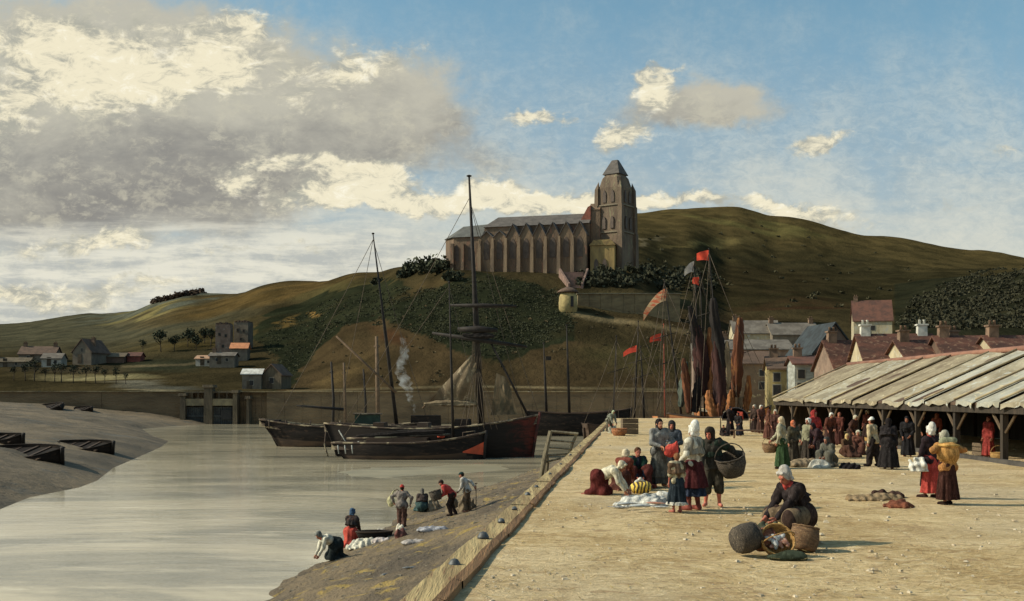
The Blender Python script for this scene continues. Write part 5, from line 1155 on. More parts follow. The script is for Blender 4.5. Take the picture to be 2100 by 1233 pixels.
# ---------------------------------------------------------------- figures: one continuous surface per body, garments as children
def surface(prims, h, wr=0.0, seed=0, cut_z=None, k=.03, wf=26):
    """polygonise a smooth union of shapes (surface nets on a grid of step h)"""
    lo = np.min([p['lo'] for p in prims if not p.get('sub')], 0)-h*2.5-wr; hi = np.max([p['hi'] for p in prims if not p.get('sub')], 0)+h*2.5+wr
    n = np.ceil((hi-lo)/h).astype(int)+1
    ax = [lo[i]+h*np.arange(n[i]) for i in range(3)]
    Fd = np.full(n, .35)
    for p in prims:
        m = k*1.6+h*3
        i0 = [max(0, int((p['lo'][i]-m-lo[i])/h)) for i in range(3)]; i1 = [min(n[i], int((p['hi'][i]+m-lo[i])/h)+2) for i in range(3)]
        if any(a >= b for a, b in zip(i0, i1)): continue
        sl = tuple(slice(a, b) for a, b in zip(i0, i1))
        X = ax[0][sl[0]][:, None, None]; Y = ax[1][sl[1]][None, :, None]; Z = ax[2][sl[2]][None, None, :]
        d = p['f'](X, Y, Z); cur = Fd[sl]
        if p.get('sub'): Fd[sl] = np.maximum(cur, -d)
        elif p.get('hard'): Fd[sl] = np.minimum(cur, d)
        else:
            kk = p.get('k', k); hh = np.maximum(kk-np.abs(cur-d), 0)/kk; Fd[sl] = np.minimum(cur, d)-hh*hh*kk*.25
    if wr:
        r = np.random.RandomState(seed); X, Y, Z = ax[0][:, None, None], ax[1][None, :, None], ax[2][None, None, :]
        for i in range(4):
            a = r.randn(3); a[2] *= .45; a = a/np.linalg.norm(a)*wf*(.7+.8*r.rand()); Fd = Fd+wr*.5*np.sin(X*a[0]+Y*a[1]+Z*a[2]+r.rand()*6)
    if cut_z is not None: Fd = np.maximum(Fd, cut_z-ax[2][None, None, :])
    S = Fd < 0
    S[0] = S[-1] = False; S[:, 0] = S[:, -1] = False; S[:, :, 0] = S[:, :, -1] = False
    C = S[:-1,:-1,:-1].astype(np.int8)
    cnt = sum(S[a:n[0]-1+a, b:n[1]-1+b, c:n[2]-1+c].astype(np.int8) for a in (0,1) for b in (0,1) for c in (0,1))
    mask = (cnt > 0) & (cnt < 8); idx = np.full(mask.shape, -1); I = np.argwhere(mask); idx[mask] = np.arange(len(I))
    acc = np.zeros((len(I), 3)); w = np.zeros(len(I)); cs = [(a,b,c) for a in (0,1) for b in (0,1) for c in (0,1)]
    Fs = np.where(S, np.minimum(Fd, -1e-5), np.maximum(Fd, 1e-5))
    for i, a in enumerate(cs):
        for b in cs[i+1:]:
            if sum(abs(x-y) for x, y in zip(a, b)) != 1: continue
            fa = Fs[I[:,0]+a[0], I[:,1]+a[1], I[:,2]+a[2]]; fb = Fs[I[:,0]+b[0], I[:,1]+b[1], I[:,2]+b[2]]
            c = (fa < 0) != (fb < 0); t = np.where(c, fa/(fa-fb+1e-12), 0)
            acc += np.where(c[:, None], np.array(a)+(np.array(b)-np.array(a))*t[:, None], 0); w += c
    V = (I+acc/np.maximum(w, 1)[:, None])*h+lo; Q = []
    for axis in range(3):
        o1, o2 = [(1,2),(2,0),(0,1)][axis]
        s0 = [slice(1,-1)]*3; s1 = [slice(1,-1)]*3; s0[axis] = slice(0,-1); s1[axis] = slice(1,None)
        A, B = S[tuple(s0)], S[tuple(s1)]; E = np.argwhere(A != B)
        if not len(E): continue
        up = A[tuple(E.T)]; P = E.copy(); P[:, o1] += 1; P[:, o2] += 1; P[:, axis] += 0
        def g(d1, d2): q = P.copy(); q[:, o1] -= d1; q[:, o2] -= d2; return idx[tuple(q.T)]
        q = np.stack([g(0,0), g(1,0), g(1,1), g(0,1)], 1); ok = (q >= 0).all(1); q = q[ok]; up = up[ok]
        q[~up] = q[~up][:, ::-1]; Q.append(q)
    return V, np.concatenate(Q)
def rc(a, b, ra, rb=None, **kw):               # tapered limb
    a, b = np.array(a, float), np.array(b, float); rb = ra if rb is None else rb; ab = b-a; L = max(ab@ab, 1e-9); m = max(ra, rb)
    def f(X, Y, Z):
        t = np.clip(((X-a[0])*ab[0]+(Y-a[1])*ab[1]+(Z-a[2])*ab[2])/L, 0, 1)
        return np.sqrt((X-a[0]-t*ab[0])**2+(Y-a[1]-t*ab[1])**2+(Z-a[2]-t*ab[2])**2)-(ra+(rb-ra)*t)
    return dict(f=f, lo=np.minimum(a, b)-m, hi=np.maximum(a, b)+m, **kw)
def ell(c, r, M=None, **kw):                   # ellipsoid, M rotates it
    c, r = np.array(c, float), np.array(r, float); m = r.max(); R_ = np.eye(3) if M is None else np.array(M)
    def f(X, Y, Z):
        x, y, z = X-c[0], Y-c[1], Z-c[2]
        p = [(R_[0][i]*x+R_[1][i]*y+R_[2][i]*z)/r[i] for i in range(3)]
        q = np.sqrt(p[0]**2+p[1]**2+p[2]**2); return (q-1)*r.min()*(1+0*q)
    return dict(f=f, lo=c-m, hi=c+m, **kw)
def cone(a, b, ra, rb, fold=0, nf=9, ph=0, pw=.8, flat=1.0, half=None, infl=0, **kw):
    """skirt-like cone from a (waist) to b (hem) with folds growing to the hem; flat squashes it front to back"""
    a, b = np.array(a, float), np.array(b, float); ab = b-a; L = np.linalg.norm(ab); w = ab/L
    u = np.cross(w, [0, 1, 0]); u /= np.linalg.norm(u)+1e-9; v = np.cross(w, u); m = max(ra, rb)*1.25+infl
    def f(X, Y, Z):
        x, y, z = X-a[0], Y-a[1], Z-a[2]; t = (x*w[0]+y*w[1]+z*w[2]); p = x*u[0]+y*u[1]+z*u[2]; q = (x*v[0]+y*v[1]+z*v[2])/flat
        tt = np.clip(t/L, 0, 1); th = np.arctan2(q, p)
        rr = ra+(rb-ra)*tt**pw + fold*tt*(np.sin(th*nf+ph+tt*1.2)+.5*np.sin(th*(nf*2-3)+ph*2)) + infl
        d = (np.sqrt(p*p+q*q)-rr)*.85; d = np.maximum(d, np.maximum(-t-infl, t-L-infl*.2))
        if half is not None: d = np.maximum(d, (Y-(a[1]+half)))
        return d
    return dict(f=f, lo=np.minimum(a, b)-m, hi=np.maximum(a, b)+m, **kw)
def cutbox(c, s, **kw):
    c, s = np.array(c, float), np.array(s, float)/2
    return dict(f=lambda X, Y, Z: np.maximum(np.maximum(abs(X-c[0])-s[0], abs(Y-c[1])-s[1]), abs(Z-c[2])-s[2]), lo=c-s, hi=c+s, **kw)

def two_bone(a, t, l1, l2, pole):
    a, t, pole = np.array(a, float), np.array(t, float), np.array(pole, float); d = t-a; L = np.linalg.norm(d); dr = d/max(L, 1e-6); L = min(L, (l1+l2)*.995); L = max(L, abs(l1-l2)+.02)
    x = (l1*l1-l2*l2+L*L)/(2*L); h = math.sqrt(max(l1*l1-x*x, 0)); p = pole-dr*(pole@dr); p /= np.linalg.norm(p)+1e-9
    return a+dr*x+p*h, a+dr*L
POSE = dict(pz=.53, py=0, px=0, lean=0, side=0, twist=0, hp=0, hy=0, hr=0, handL=(.15,-.03,.47), handR=(-.15,-.03,.47), footL=(.06,0,.04), footR=(-.06,.01,.04), kneeL=(.1,-1,.1), kneeR=(-.1,-1,.1), elL=(.6,.6,-.2), elR=(-.6,.6,-.2), bend=.35)
CM = {}
def cloth_mat(c, kind='cloth'):
    key = (kind,)+tuple(c)
    if key not in CM:
        l = lin(*c); g_ = (l[0]*.35+l[1]*.5+l[2]*.15); l = tuple((x*.80+g_*.20)*(.88 if kind != 'skin' else .95) for x in l); nm = kind+'_%02x%02x%02x' % tuple(c)
        if kind == 'skin': CM[key] = mat(nm, l, tuple(x*y for x, y in zip(l, (.78,.62,.55))), scale=9, bump=.1, rough=.6, spec=.3)
        else: CM[key] = mat(nm, tuple(min(1, x*1.15) for x in l), tuple(x*.55 for x in l), scale=7, stretch=(1.6,1.6,.7), c3=tuple(min(1, x*1.5+.012) for x in l), bump=.6, bscale=22, bdist=.012, rough=.95, spec=.05)
    return CM[key]
NP = [0]
def person(label, px, py, H, face, pose=None, wear=(), skin=(176,112,80), hair=(60,42,30), ground='quay', res=None, group=None, loc_=None, fat=1.0):
    """face: 0 looks at the camera, +90 to the right of the photo, -90 to the left, 180 away"""
    NP[0] += 1; sd_ = NP[0]*7+3
    p = Vector(loc_) if loc_ else (on_z(px, py, 0) if ground == 'quay' else on_ground(px, py, slope_z, 12, 100))
    k = F/p.y
    h = res or (.0105 if k > 85 else .017 if k > 55 else .024)
    P = dict(POSE); P.update(pose or {})
    root = empty('person', (p.x, p.y, p.z-.03 if ground == 'quay' else p.z), R(face), label=label, cat='person', group=group)
    A = lambda v: np.array(v, float)*H
    ln, sd2 = R(P['lean']), R(P['side'])
    sp = np.array([math.sin(sd2), -math.sin(ln)*math.cos(sd2), math.cos(ln)*math.cos(sd2)])
    pel = A((P['px'], P['py'], P['pz'])); curl = R(P['lean']*1.25)
    sp2 = np.array([math.sin(sd2), -math.sin(curl)*math.cos(sd2), math.cos(curl)*math.cos(sd2)])
    waist = pel+sp*H*.09; chest = waist+(sp+sp2)/2*H*.115; neck = chest+sp2*H*.10
    tw = R(P['twist']); rt_ = np.array([math.cos(tw), math.sin(tw), 0]); rt_ -= sp2*(rt_@sp2); rt_ /= np.linalg.norm(rt_)
    sh = {s: chest+sp2*H*.068+rt_*s*H*.098 for s in (1, -1)}; hip = {s: pel+np.array([s*.052*H, 0, -.01*H]) for s in (1, -1)}
    hd_pitch = R(P['hp'])+curl*.55; hy = R(P['hy'])
    Mh = Matrix.Rotation(hy, 3, 'Z') @ Matrix.Rotation(hd_pitch, 3, 'X') @ Matrix.Rotation(R(P['hr']), 3, 'Y'); Mh = np.array(Mh)
    up = Mh @ np.array([0, 0, 1.]); head = neck+sp2*H*.028+up*H*.060
    ht = lambda x, y, z: head+Mh @ (np.array([x, y, z])*H)
    prims = []; J = {}
    f = fat
    tors = [rc(hip[1], hip[-1], .068*H*f), rc(pel, waist, .075*H*f, .062*H*f), rc(waist, chest, .062*H*f, .078*H*f), rc(sh[1], sh[-1], .042*H), rc(chest-rt_*.035*H, chest+rt_*.035*H, .066*H*f)]
    neckp = [rc(chest+sp2*H*.05, head-up*H*.02, .036*H, .028*H)]
    arms, fore, legs, shins = {}, {}, {}, {}
    fing = MB()
    for s, nm in ((1, 'L'), (-1, 'R')):
        el, wr_ = two_bone(sh[s], A(P['hand'+nm]), .175*H, .150*H, P['el'+nm])
        kn, an = two_bone(hip[s], A(P['foot'+nm]), .240*H, .238*H, P['knee'+nm])
        J['el'+nm], J['wr'+nm], J['kn'+nm], J['an'+nm] = el, wr_, kn, an
        fd = (wr_-el)/np.linalg.norm(wr_-el); hdv = fd*.75+np.array([-s*.12, -.15, -.25]); hdv /= np.linalg.norm(hdv)
        side = np.cross(hdv, [-s*1.0, -.2, 0.1]); side /= np.linalg.norm(side); pn = np.cross(side, hdv)*s
        kn_ = wr_+hdv*.052*H
        arms[nm] = rc(sh[s], el, .031*H, .025*H); fore[nm] = rc(el, wr_, .025*H, .017*H)
        palm = [rc(wr_, kn_+side*.012*H, .015*H, .013*H), rc(wr_, kn_-side*.012*H, .015*H, .013*H)]
        legs[nm] = rc(hip[s], kn, .052*H, .036*H); shins[nm] = [rc(kn, an, .035*H, .021*H), rc(kn*.65+an*.35+np.array([0,.008*H,0]), kn*.45+an*.55, .036*H, .026*H)]
        ftd = np.array([s*.25, -1, 0]) if an[2] < .09*H and P['foot'+nm][2] < .08 else np.array([0, .3, -1.])
        if 'kneel' in (pose or {}): ftd = np.array([0, 1., -.1])
        ftd = ftd/np.linalg.norm(ftd); toe = an+ftd*.095*H; toe[2] = max(toe[2]-.022*H, .016*H)
        foot = [rc(an-np.array([0,0,.012*H]), toe, .024*H, .016*H), rc(an+np.array([0,.012*H,-.018*H]), toe, .02*H, .018*H)]
        J['foot'+nm] = foot; prims += [arms[nm], fore[nm], *palm, legs[nm], *shins[nm], *foot]
        pw_ = P['bend']
        for q, ln_ in enumerate((.040, .046, .043, .034)):
            o = kn_+side*(q-1.5)*.0125*H; d1 = hdv*math.cos(pw_)+pn*math.sin(pw_); d2 = hdv*math.cos(pw_*2.6)+pn*math.sin(pw_*2.6); m1 = o+d1*ln_*.5*H
            fing.tube([o-hdv*.012*H, m1, m1+d2*ln_*.32*H, m1+d2*ln_*.34*H+(d2+pn*.6)*ln_*.22*H], [.0064*H, .006*H, .0054*H, .0038*H], 6)
        o = wr_+hdv*.018*H-side*.014*H; fing.tube([o, o+(hdv*.6-side*.75+pn*.3)*.024*H, o+(hdv*1.0-side*.75+pn*.45)*.042*H], [.0078*H, .0068*H, .0048*H], 6)
    headp = [ell(ht(0,.008,.012), (.046*H,.056*H,.056*H), Mh), ell(ht(0,-.016,-.028), (.034*H,.036*H,.040*H), Mh), rc(ht(0,-.045,.012), ht(0,-.061,-.015), .0065*H, .0095*H, k=.008), ell(ht(0,-.038,-.056), (.014*H,.012*H,.012*H), Mh, k=.012),
             rc(ht(-.022,-.042,.021), ht(.022,-.042,.021), .0085*H, k=.010), ell(ht(.0455,.004,-.006), (.008*H,.014*H,.019*H), Mh, k=.006), ell(ht(-.0455,.004,-.006), (.008*H,.014*H,.019*H), Mh, k=.006), rc(ht(-.012,-.046,-.034), ht(.012,-.046,-.034), .0075*H, k=.008)]
    body = tors+neckp+headp+prims
    V, Q = surface(body, h, k=.022)
    skm = cloth_mat(skin, 'skin')
    V2 = np.array(fing.v); nq = len(V)
    me_v = np.concatenate([V, V2]) if len(V2) else V
    o = MB(); 
    me = bpy.data.meshes.new('body'); faces = [tuple(q) for q in Q.tolist()]+[tuple(nq+i for i in f_) for f_ in fing.f]
    # eyes and mouth belong to the same mesh
    ex = MB()
    for s in (1, -1): ex.lathe([(0.0005,-.0062*H),(.0048*H,-.003*H),(.0062*H,0),(.0048*H,.003*H),(.0005,.0062*H)], 8, tuple(ht(s*.018,-.0475,.004)), mi=1)
    c_ = ht(0,-.0535,-.034); r_ = Mh @ np.array([1,0,0]); ex.tube([c_-r_*.013*H, c_, c_+r_*.013*H], [.0018*H,.0042*H,.0018*H], 6, mi=2)
    n0 = len(me_v); allv = np.concatenate([me_v, np.array([tuple(v) for v in ex.v])]); faces += [tuple(n0+i for i in f_) for f_ in ex.f]
    me.from_pydata(allv.tolist(), [], faces); mi = [0]*(len(Q)+len(fing.f))+ex.mi
    for m_ in (skm, mat('eye_dark', (.03,.022,.018), (.03,.022,.018), bump=0, rough=.3), cloth_mat((140,62,50), 'skin')): me.materials.append(m_)
    me.polygons.foreach_set('material_index', mi); me.polygons.foreach_set('use_smooth', [True]*len(faces)); me.update()
    link('body', me, root)
    def wearit(name, pr, col, wr=.004, cz=None, kk=.035, hh=None, wf=26, kind='cloth'):
        V, Q = surface(pr, hh or h, wr*1.0, sd_+len(name), cz, kk, wf)
        return np_mesh(name, V, Q, cloth_mat(col, kind), root, smooth=True)
    def inf(p, e):                              # inflate a primitive
        g = p['f']; return dict(f=lambda X, Y, Z: g(X, Y, Z)-e, lo=p['lo']-e, hi=p['hi']+e)
    mid = (J['anL']+J['anR'])/2
    for w in wear:
        t, col = w[0], w[1]; a = w[2] if len(w) > 2 else {}
        if t in ('jacket', 'blouse', 'coat'):
            pr = [inf(q, .016*H) for q in tors]+[rc(chest+sp2*H*.055, neck+up*.004*H, .046*H, .034*H)]
            for s, nm in ((1,'L'),(-1,'R')):
                sl = a.get('sleeve', 1.0); pr += [inf(arms[nm], .014*H)]
                e = J['el'+nm]; wv = J['wr'+nm]
                if sl > .5: pr.append(rc(e, e+(wv-e)*min(1, (sl-.5)*2)*.96, .037*H, .027*H))
            if t == 'coat' or a.get('peplum'): pr.append(cone(waist, pel-np.array([0,0,a.get('len',.10)*H]), .082*H*f, .115*H*f, .004, 8))
            wearit(t, pr, col, .009, wf=34)
        elif t == 'skirt':
            hem = a.get('hem', .07); r1 = a.get('r', .16); c0 = waist-sp*.03*H; c1 = np.array([mid[0]*.7+pel[0]*.3, mid[1]*.7+pel[1]*.3, hem*H])
            pr = [cone(c0, c1, .078*H*f, r1*H, .012*H, a.get('nf', 9), sd_, .62, .92), rc(hip[1], hip[-1], .085*H*f)]
            wearit('skirt', pr, col, .004)
            J['sk'] = (c0, c1, r1)
            if a.get('trim'):
                pr = [cone(c1+np.array([0,0,.03*H]), c1-np.array([0,0,.025*H]), r1*H*.99, r1*H*1.05, .016*H, 12, sd_)]; wearit('petticoat', pr, a['trim'], .003)
        elif t == 'petticoat':
            c1 = np.array([mid[0], mid[1], a.get('hem', .1)*H]); pr = [cone(c1+np.array([0,0,.2*H]), c1, .10*H, a.get('r', .13)*H, .012*H, 8, sd_)]; wearit('petticoat', pr, col, .004)
        elif t == 'spread_skirt':                # kneeling or seated: cloth over the legs down to the ground
            pr = [rc(hip[1], hip[-1], .10*H*f), rc(waist-sp*.02*H, pel, .078*H*f, .11*H*f)]
            for nm in 'LR': kn, an = J['kn'+nm], J['an'+nm]; pr += [rc(hip[1 if nm == 'L' else -1], kn, .092*H*f, .085*H), rc(kn, an, .08*H, .065*H)]
            ex_ = a.get('spread', .2); g = (J['knL']+J['knR']+J['anL']+J['anR'])/4; g[2] = .02*H
            pr += [ell(g, (ex_*H, ex_*H*1.05, .09*H)), rc(pel*1.0, g, .12*H*f, .13*H)]
            wearit('skirt', pr, col, .018, .012, .07, wf=24)
        elif t == 'apron':
            if 'sk' in J:
                c0, c1, r1 = J['sk']; pr = [cone(c0, c0+(c1-c0)*a.get('len', .82), .078*H*f, (.078+(r1-.078)*.85)*H, .012*H, 9, sd_, .62, .92, half=-.045*H, infl=.012*H)]
            else: pr = [inf(rc(hip[1]+np.array([0,-.02*H,0]), J['knL'], .08*H, .075*H), .022*H), inf(rc(hip[-1]+np.array([0,-.02*H,0]), J['knR'], .08*H, .075*H), .022*H), rc(J['knL']*.85+pel*.15, J['knR']*.85+pel*.15, .085*H)]
            wearit('apron', pr, col, .004)
        elif t == 'shawl':
            pr = [rc(sh[1]-sp2*.02*H, sh[-1]-sp2*.02*H, .062*H), cone(neck-sp2*.01*H, chest-sp2*.08*H+np.array([0,.01*H,0]), .045*H, .135*H*f, .006*H, 9, sd_, .55, .85), rc(chest+np.array([0,.03*H,0]), waist+np.array([0,.055*H,-.03*H]), .075*H, .035*H)]
            for s, nm in ((1,'L'),(-1,'R')): pr.append(rc(sh[s], sh[s]*.35+J['el'+nm]*.65, .055*H, .05*H))
            wearit('shawl', pr, col, .010, wf=32)
        elif t in ('trousers', 'breeches'):
            pr = [inf(tors[0], .018*H), inf(tors[1], .014*H)]; b = a.get('bag', 1.0); kf = 1.0 if t == 'trousers' else .34
            for s, nm in ((1,'L'),(-1,'R')):
                kn, an = J['kn'+nm], J['an'+nm]; pr += [rc(hip[s], kn, .066*H*b, .055*H*b), rc(kn, kn+(an-kn)*kf*.9, .055*H*b, (.043 if t == 'trousers' else .05)*H*b)]
            wearit(t, pr, col, .010, wf=34)
        elif t in ('stockings', 'shoes', 'boots'):
            pr = []
            for nm in 'LR':
                kn, an = J['kn'+nm], J['an'+nm]
                pr += [inf(q, .006*H) for q in J['foot'+nm]]+([rc(kn+(an-kn)*.35, an, .036*H, .026*H)] if t != 'shoes' else [])
            wearit(t, pr, col, .002, .004)
        elif t == 'bonnet':
            ta = a.get('tall', .0)
            pr = [ell(ht(0,.020,.020), (.060*H,.058*H,.064*H), Mh), ell(ht(0,.030,.045+ta*.5), (.050*H,.050*H,(.040+ta)*H), Mh), rc(ht(-.050,-.012,-.012), ht(-.030,-.028,.058), .012*H), rc(ht(.050,-.012,-.012), ht(.030,-.028,.058), .012*H), rc(ht(-.032,-.028,.058), ht(.032,-.028,.058), .013*H), rc(ht(-.04,.03,-.035), ht(.04,.03,-.035), .022*H),
                  dict(ell(ht(0,-.062,-.018), (.044*H,.050*H,.062*H), Mh), sub=True)]
            wearit('bonnet', pr, col, .004, kk=.02, wf=40)
        elif t in ('scarf', 'hood'):
            big = 1.18 if t == 'hood' else 1.0
            pr = [ell(ht(0,.014,.014), (.055*H*big,.062*H*big,.066*H*big), Mh), rc(head-up*.045*H+Mh @ np.array([0,.012*H,0]), neck, .050*H*big, .052*H*big), rc(ht(0,.055,-.03), ht(0,.075,-.085), .028*H, .016*H), dict(ell(ht(0,-.070,-.014), (.042*H,.052*H,.058*H), Mh), sub=True)]
            wearit('headscarf' if t == 'scarf' else 'hood', pr, col, .004, kk=.03, wf=36)
        elif t == 'cap':
            pr = [ell(ht(0,.010,.034), (.056*H,.062*H,.042*H), Mh), rc(ht(-.022,-.058,.028), ht(.022,-.058,.028), .010*H), dict(ell(ht(0,-.075,-.03), (.05*H,.055*H,.050*H), Mh), sub=True)]
            if a.get('knit'): pr.append(ell(ht(0,.02,.065), (.036*H,.038*H,.030*H), Mh))
            wearit('cap', pr, col, .002, kk=.02)
        elif t == 'hair':
            pr = [ell(ht(0,.016,.016), (.052*H,.059*H,.061*H), Mh), ell(ht(0,.060,-.005), (.026*H,.022*H,.026*H), Mh), dict(ell(ht(0,-.066,-.022), (.046*H,.052*H,.060*H), Mh), sub=True)]
            wearit('hair', pr, col, .003, kk=.02, wf=60)
        elif t == 'collar':
            pr = [rc(neck+rt_*.03*H, neck-rt_*.03*H, .038*H), rc(neck+np.array([0,-.04*H,-.01*H]), chest+np.array([0,-.07*H,.03*H]), .022*H, .014*H)]; wearit('neckcloth', pr, col, .003)
    if not any(w[0] in ('bonnet','scarf','hood','hair') for w in wear):
        pr = [ell(ht(0,.018,.008), (.0495*H,.056*H,.056*H), Mh), dict(ell(ht(0,-.066,-.016), (.048*H,.056*H,.066*H), Mh), sub=True)]; wearit('hair', pr, hair, .003, kk=.02, wf=60)
    J['root'] = root; J['head'] = head; J['H'] = H
    root['_'] = 0; del root['_']
    return J
def world_of(J, key):
    r = J['root']; M = Matrix.Translation(r.location) @ Matrix.Rotation(r.rotation_euler.z, 4, 'Z'); return M @ Vector(J[key])
# ---------------------------------------------------------------- who stands where
KNEEL = dict(pz=.23, py=.06, lean=25, footL=(.06,.20,.035), footR=(-.06,.20,.035), kneeL=(.15,-1,-.9), kneeR=(-.15,-1,-.9), handL=(.08,-.26,.16), handR=(-.08,-.26,.16), kneel=1)
BENT = dict(pz=.50, py=.10, lean=68, footL=(.08,.02,.04), footR=(-.07,.05,.04), handL=(.07,-.30,.16), handR=(-.07,-.28,.14), hp=-10)
SIT = dict(pz=.10, py=.05, lean=14, footL=(.08,-.33,.035), footR=(-.07,-.31,.035), kneeL=(.2,-.2,1), kneeR=(-.2,-.2,1), handL=(.07,-.20,.20), handR=(-.07,-.20,.20))
CROUCH = dict(pz=.20, py=.08, lean=30, footL=(.08,-.02,.035), footR=(-.08,-.02,.035), kneeL=(.3,-1,.7), kneeR=(-.3,-1,.7), handL=(.07,-.27,.18), handR=(-.07,-.27,.20))
D = lambda b, **k: dict(b, **k)
def HG(px, py, hpx): return hpx/F*on_z(px, py, 0).y
WHITE, CREAM, GREYW, GREYD, BLACK = (226,220,200), (205,194,160), (165,160,146), (92,88,80), (42,40,40)

# ---- group in front
person('person kneeling in cream blouse and dark red skirt, bent down to the sand', 1236, 1014, 1.62, 72,
       D(KNEEL, lean=62, pz=.27, handL=(.08,-.38,.05), handR=(-.08,-.36,.06), hp=-6), [('spread_skirt', (94,34,30), dict(spread=.12)), ('blouse', (216,206,174)), ('bonnet', (206,192,156))])
person('person kneeling in russet bodice and cream cap, beside the green shawl', 1276, 1003, 1.55, 150,
       D(KNEEL, lean=30, pz=.24), [('spread_skirt', (92,50,38)), ('blouse', (132,62,44)), ('bonnet', (212,194,156))])
person('person with brown hair and green shawl sitting on the ground, arranging a yellow bundle', 1305, 996, 1.66, 8,
       D(SIT, pz=.18, lean=20, footL=(.12,-.22,.035), footR=(-.10,-.22,.035), handL=(.05,-.24,.16), handR=(-.05,-.24,.17)), [('spread_skirt', (96,44,36), dict(spread=.24)), ('blouse', (46,50,62)), ('shawl', (38,72,58)), ('hair', (96,58,34))], skin=(196,112,84))
J = person('person in black headscarf and grey blouse, holding a red bundle', 1352, 996, HG(1352, 996, 140), 12,
       dict(handL=(.10,-.15,.62), handR=(-.04,-.16,.60), elL=(.9,.5,-.3), elR=(-.9,.5,-.3), hy=8, hp=6), [('skirt', (74,72,66), dict(hem=.05, r=.15)), ('blouse', (134,132,126)), ('apron', (96,94,86)), ('scarf', (44,38,38))], skin=(206,140,100))
c = world_of(J, 'wrL')
def red_bundle():
    r = empty('bundle', (c.x+.04, c.y-.12, c.z-.16), label='bright red cloth bundle held by the woman in the black headscarf', cat='bundle')
    V, Q = surface([ell((0,0,.02), (.17,.12,.16)), ell((.07,-.02,.12), (.09,.08,.09)), rc((.09,0,.16), (.12,-.02,.24), .045, .02), ell((-.04,0,-.06), (.13,.10,.10))], .016, .008, 3)
    np_mesh('cloth', V, Q, cloth_mat((222,58,34)), r, smooth=True); MB().lathe([(.05,0),(.056,.02),(.05,.04)], 10, (.085,0,.15)).build('knot', cloth_mat((150,40,28)), r)
red_bundle()
person('person in dark hood and blue-grey cloak, half hidden behind the woman with the red bundle', 1378, 985, HG(1378, 985, 124), -14,
       dict(handL=(.06,-.14,.60), handR=(-.06,-.14,.60), hp=6), [('skirt', (58,60,66), dict(hem=.05, r=.15)), ('coat', (70,76,84)), ('shawl', (78,84,94)), ('hood', (58,54,54))], skin=(196,116,86))
person('person in big white bonnet and dark red skirt over a blue petticoat', 1422, 1044, HG(1422, 1044, 176), -128,
       dict(handL=(.16,-.10,.55), handR=(-.15,-.12,.56), footL=(.07,-.02,.04), footR=(-.07,.03,.04), hy=-25), [('stockings', (150,72,58)), ('petticoat', (48,58,78), dict(hem=.17, r=.15)), ('skirt', (86,36,38), dict(hem=.27, r=.17)), ('blouse', (205,196,172)), ('shawl', (146,136,116)), ('bonnet', (232,228,214), dict(tall=.035))], skin=(170,84,64))
person('person, a barelegged girl in slate-blue skirt with a white hem', 1388, 1049, HG(1388, 1049, 124), -160,
       dict(handL=(.13,-.04,.40), handR=(-.15,-.05,.42), hp=-4, hy=-30), [('skirt', (44,54,62), dict(hem=.16, r=.17, trim=(214,208,192))), ('blouse', (196,180,138), dict(sleeve=.62)), ('shawl', (110,84,60)), ('hair', (150,96,52))], skin=(170,86,62))
J = person('person, the barefoot man in baggy grey breeches and dark hood', 1462, 1036, HG(1462, 1036, 164), -10,
       dict(lean=10, side=-6, handL=(.34,-.02,.62), handR=(-.13,-.20,.50), elL=(1,.2,-.1), footL=(.08,0,.04), footR=(-.09,-.03,.04), hy=-24, hp=8, twist=-8), [('breeches', (74,68,56), dict(bag=1.22)), ('coat', (66,62,54), dict(len=.05)), ('shawl', (52,66,54)), ('hood', (60,52,44))], skin=(206,110,78))
wick = M_('wicker_dark', (.105,.085,.065), (.050,.042,.035), scale=14, stretch=(1,1,4), c3=(.30,.24,.17), bump=1, bscale=30, bdist=.03)
wick_o = M_('wicker_ochre', (.52,.30,.10), (.26,.14,.05), scale=12, stretch=(1,1,4), c3=(.62,.44,.20), bump=1, bscale=30, bdist=.03)
wick_b = M_('wicker_brown', (.26,.15,.075), (.13,.075,.045), scale=12, stretch=(1,1,4), c3=(.42,.31,.18), bump=1, bscale=30, bdist=.03)
def basket(p, r_, h_, label, m, tilt=(0,0,0), handle=True, fill=None, flare=1.25, name='basket', group=None, cat='basket'):
    o = empty(name, p, label=label, cat=cat, group=group); o.rotation_euler = [R(x) for x in tilt]
    prof = [(r_*.05,0),(r_*.85,0),(r_*.95,h_*.12),(r_*(1+flare)/2*1.08,h_*.5),(r_*flare,h_),(r_*flare-.02,h_),(r_*(1+flare)/2*1.0,h_*.5),(r_*.8,h_*.14),(r_*.05,h_*.12)]
    mb = MB(); seg = 28; vs = []
    for i, (q, z) in enumerate(prof):
        for k in range(seg): a = 2*math.pi*k/seg; w_ = 1+(.02 if (k+int(z/h_*8)) % 2 else -.012); vs.append((q*w_*math.cos(a), q*w_*math.sin(a), z))
    mb.add(vs, [(i*seg+k, i*seg+(k+1) % seg, (i+1)*seg+(k+1) % seg, (i+1)*seg+k) for i in range(len(prof)-1) for k in range(seg)]+[tuple(range(seg-1,-1,-1)), tuple((len(prof)-1)*seg+k for k in range(seg))], smooth=True)
    mb.build('body', m, o)
    ring = [(r_*flare*math.cos(t*math.pi/10), r_*flare*math.sin(t*math.pi/10), h_+.005*math.sin(t*3)) for t in range(21)]
    MB().tube(ring, r_*.07, 6).build('rim', m, o)
    if handle: MB().tube([(r_*flare*math.cos(t), 0, h_+r_*1.15*math.sin(t)) for t in np.linspace(0, math.pi, 11)], r_*.05, 6).build('handle', m, o)
    if fill is not None: fill(o)
    return o
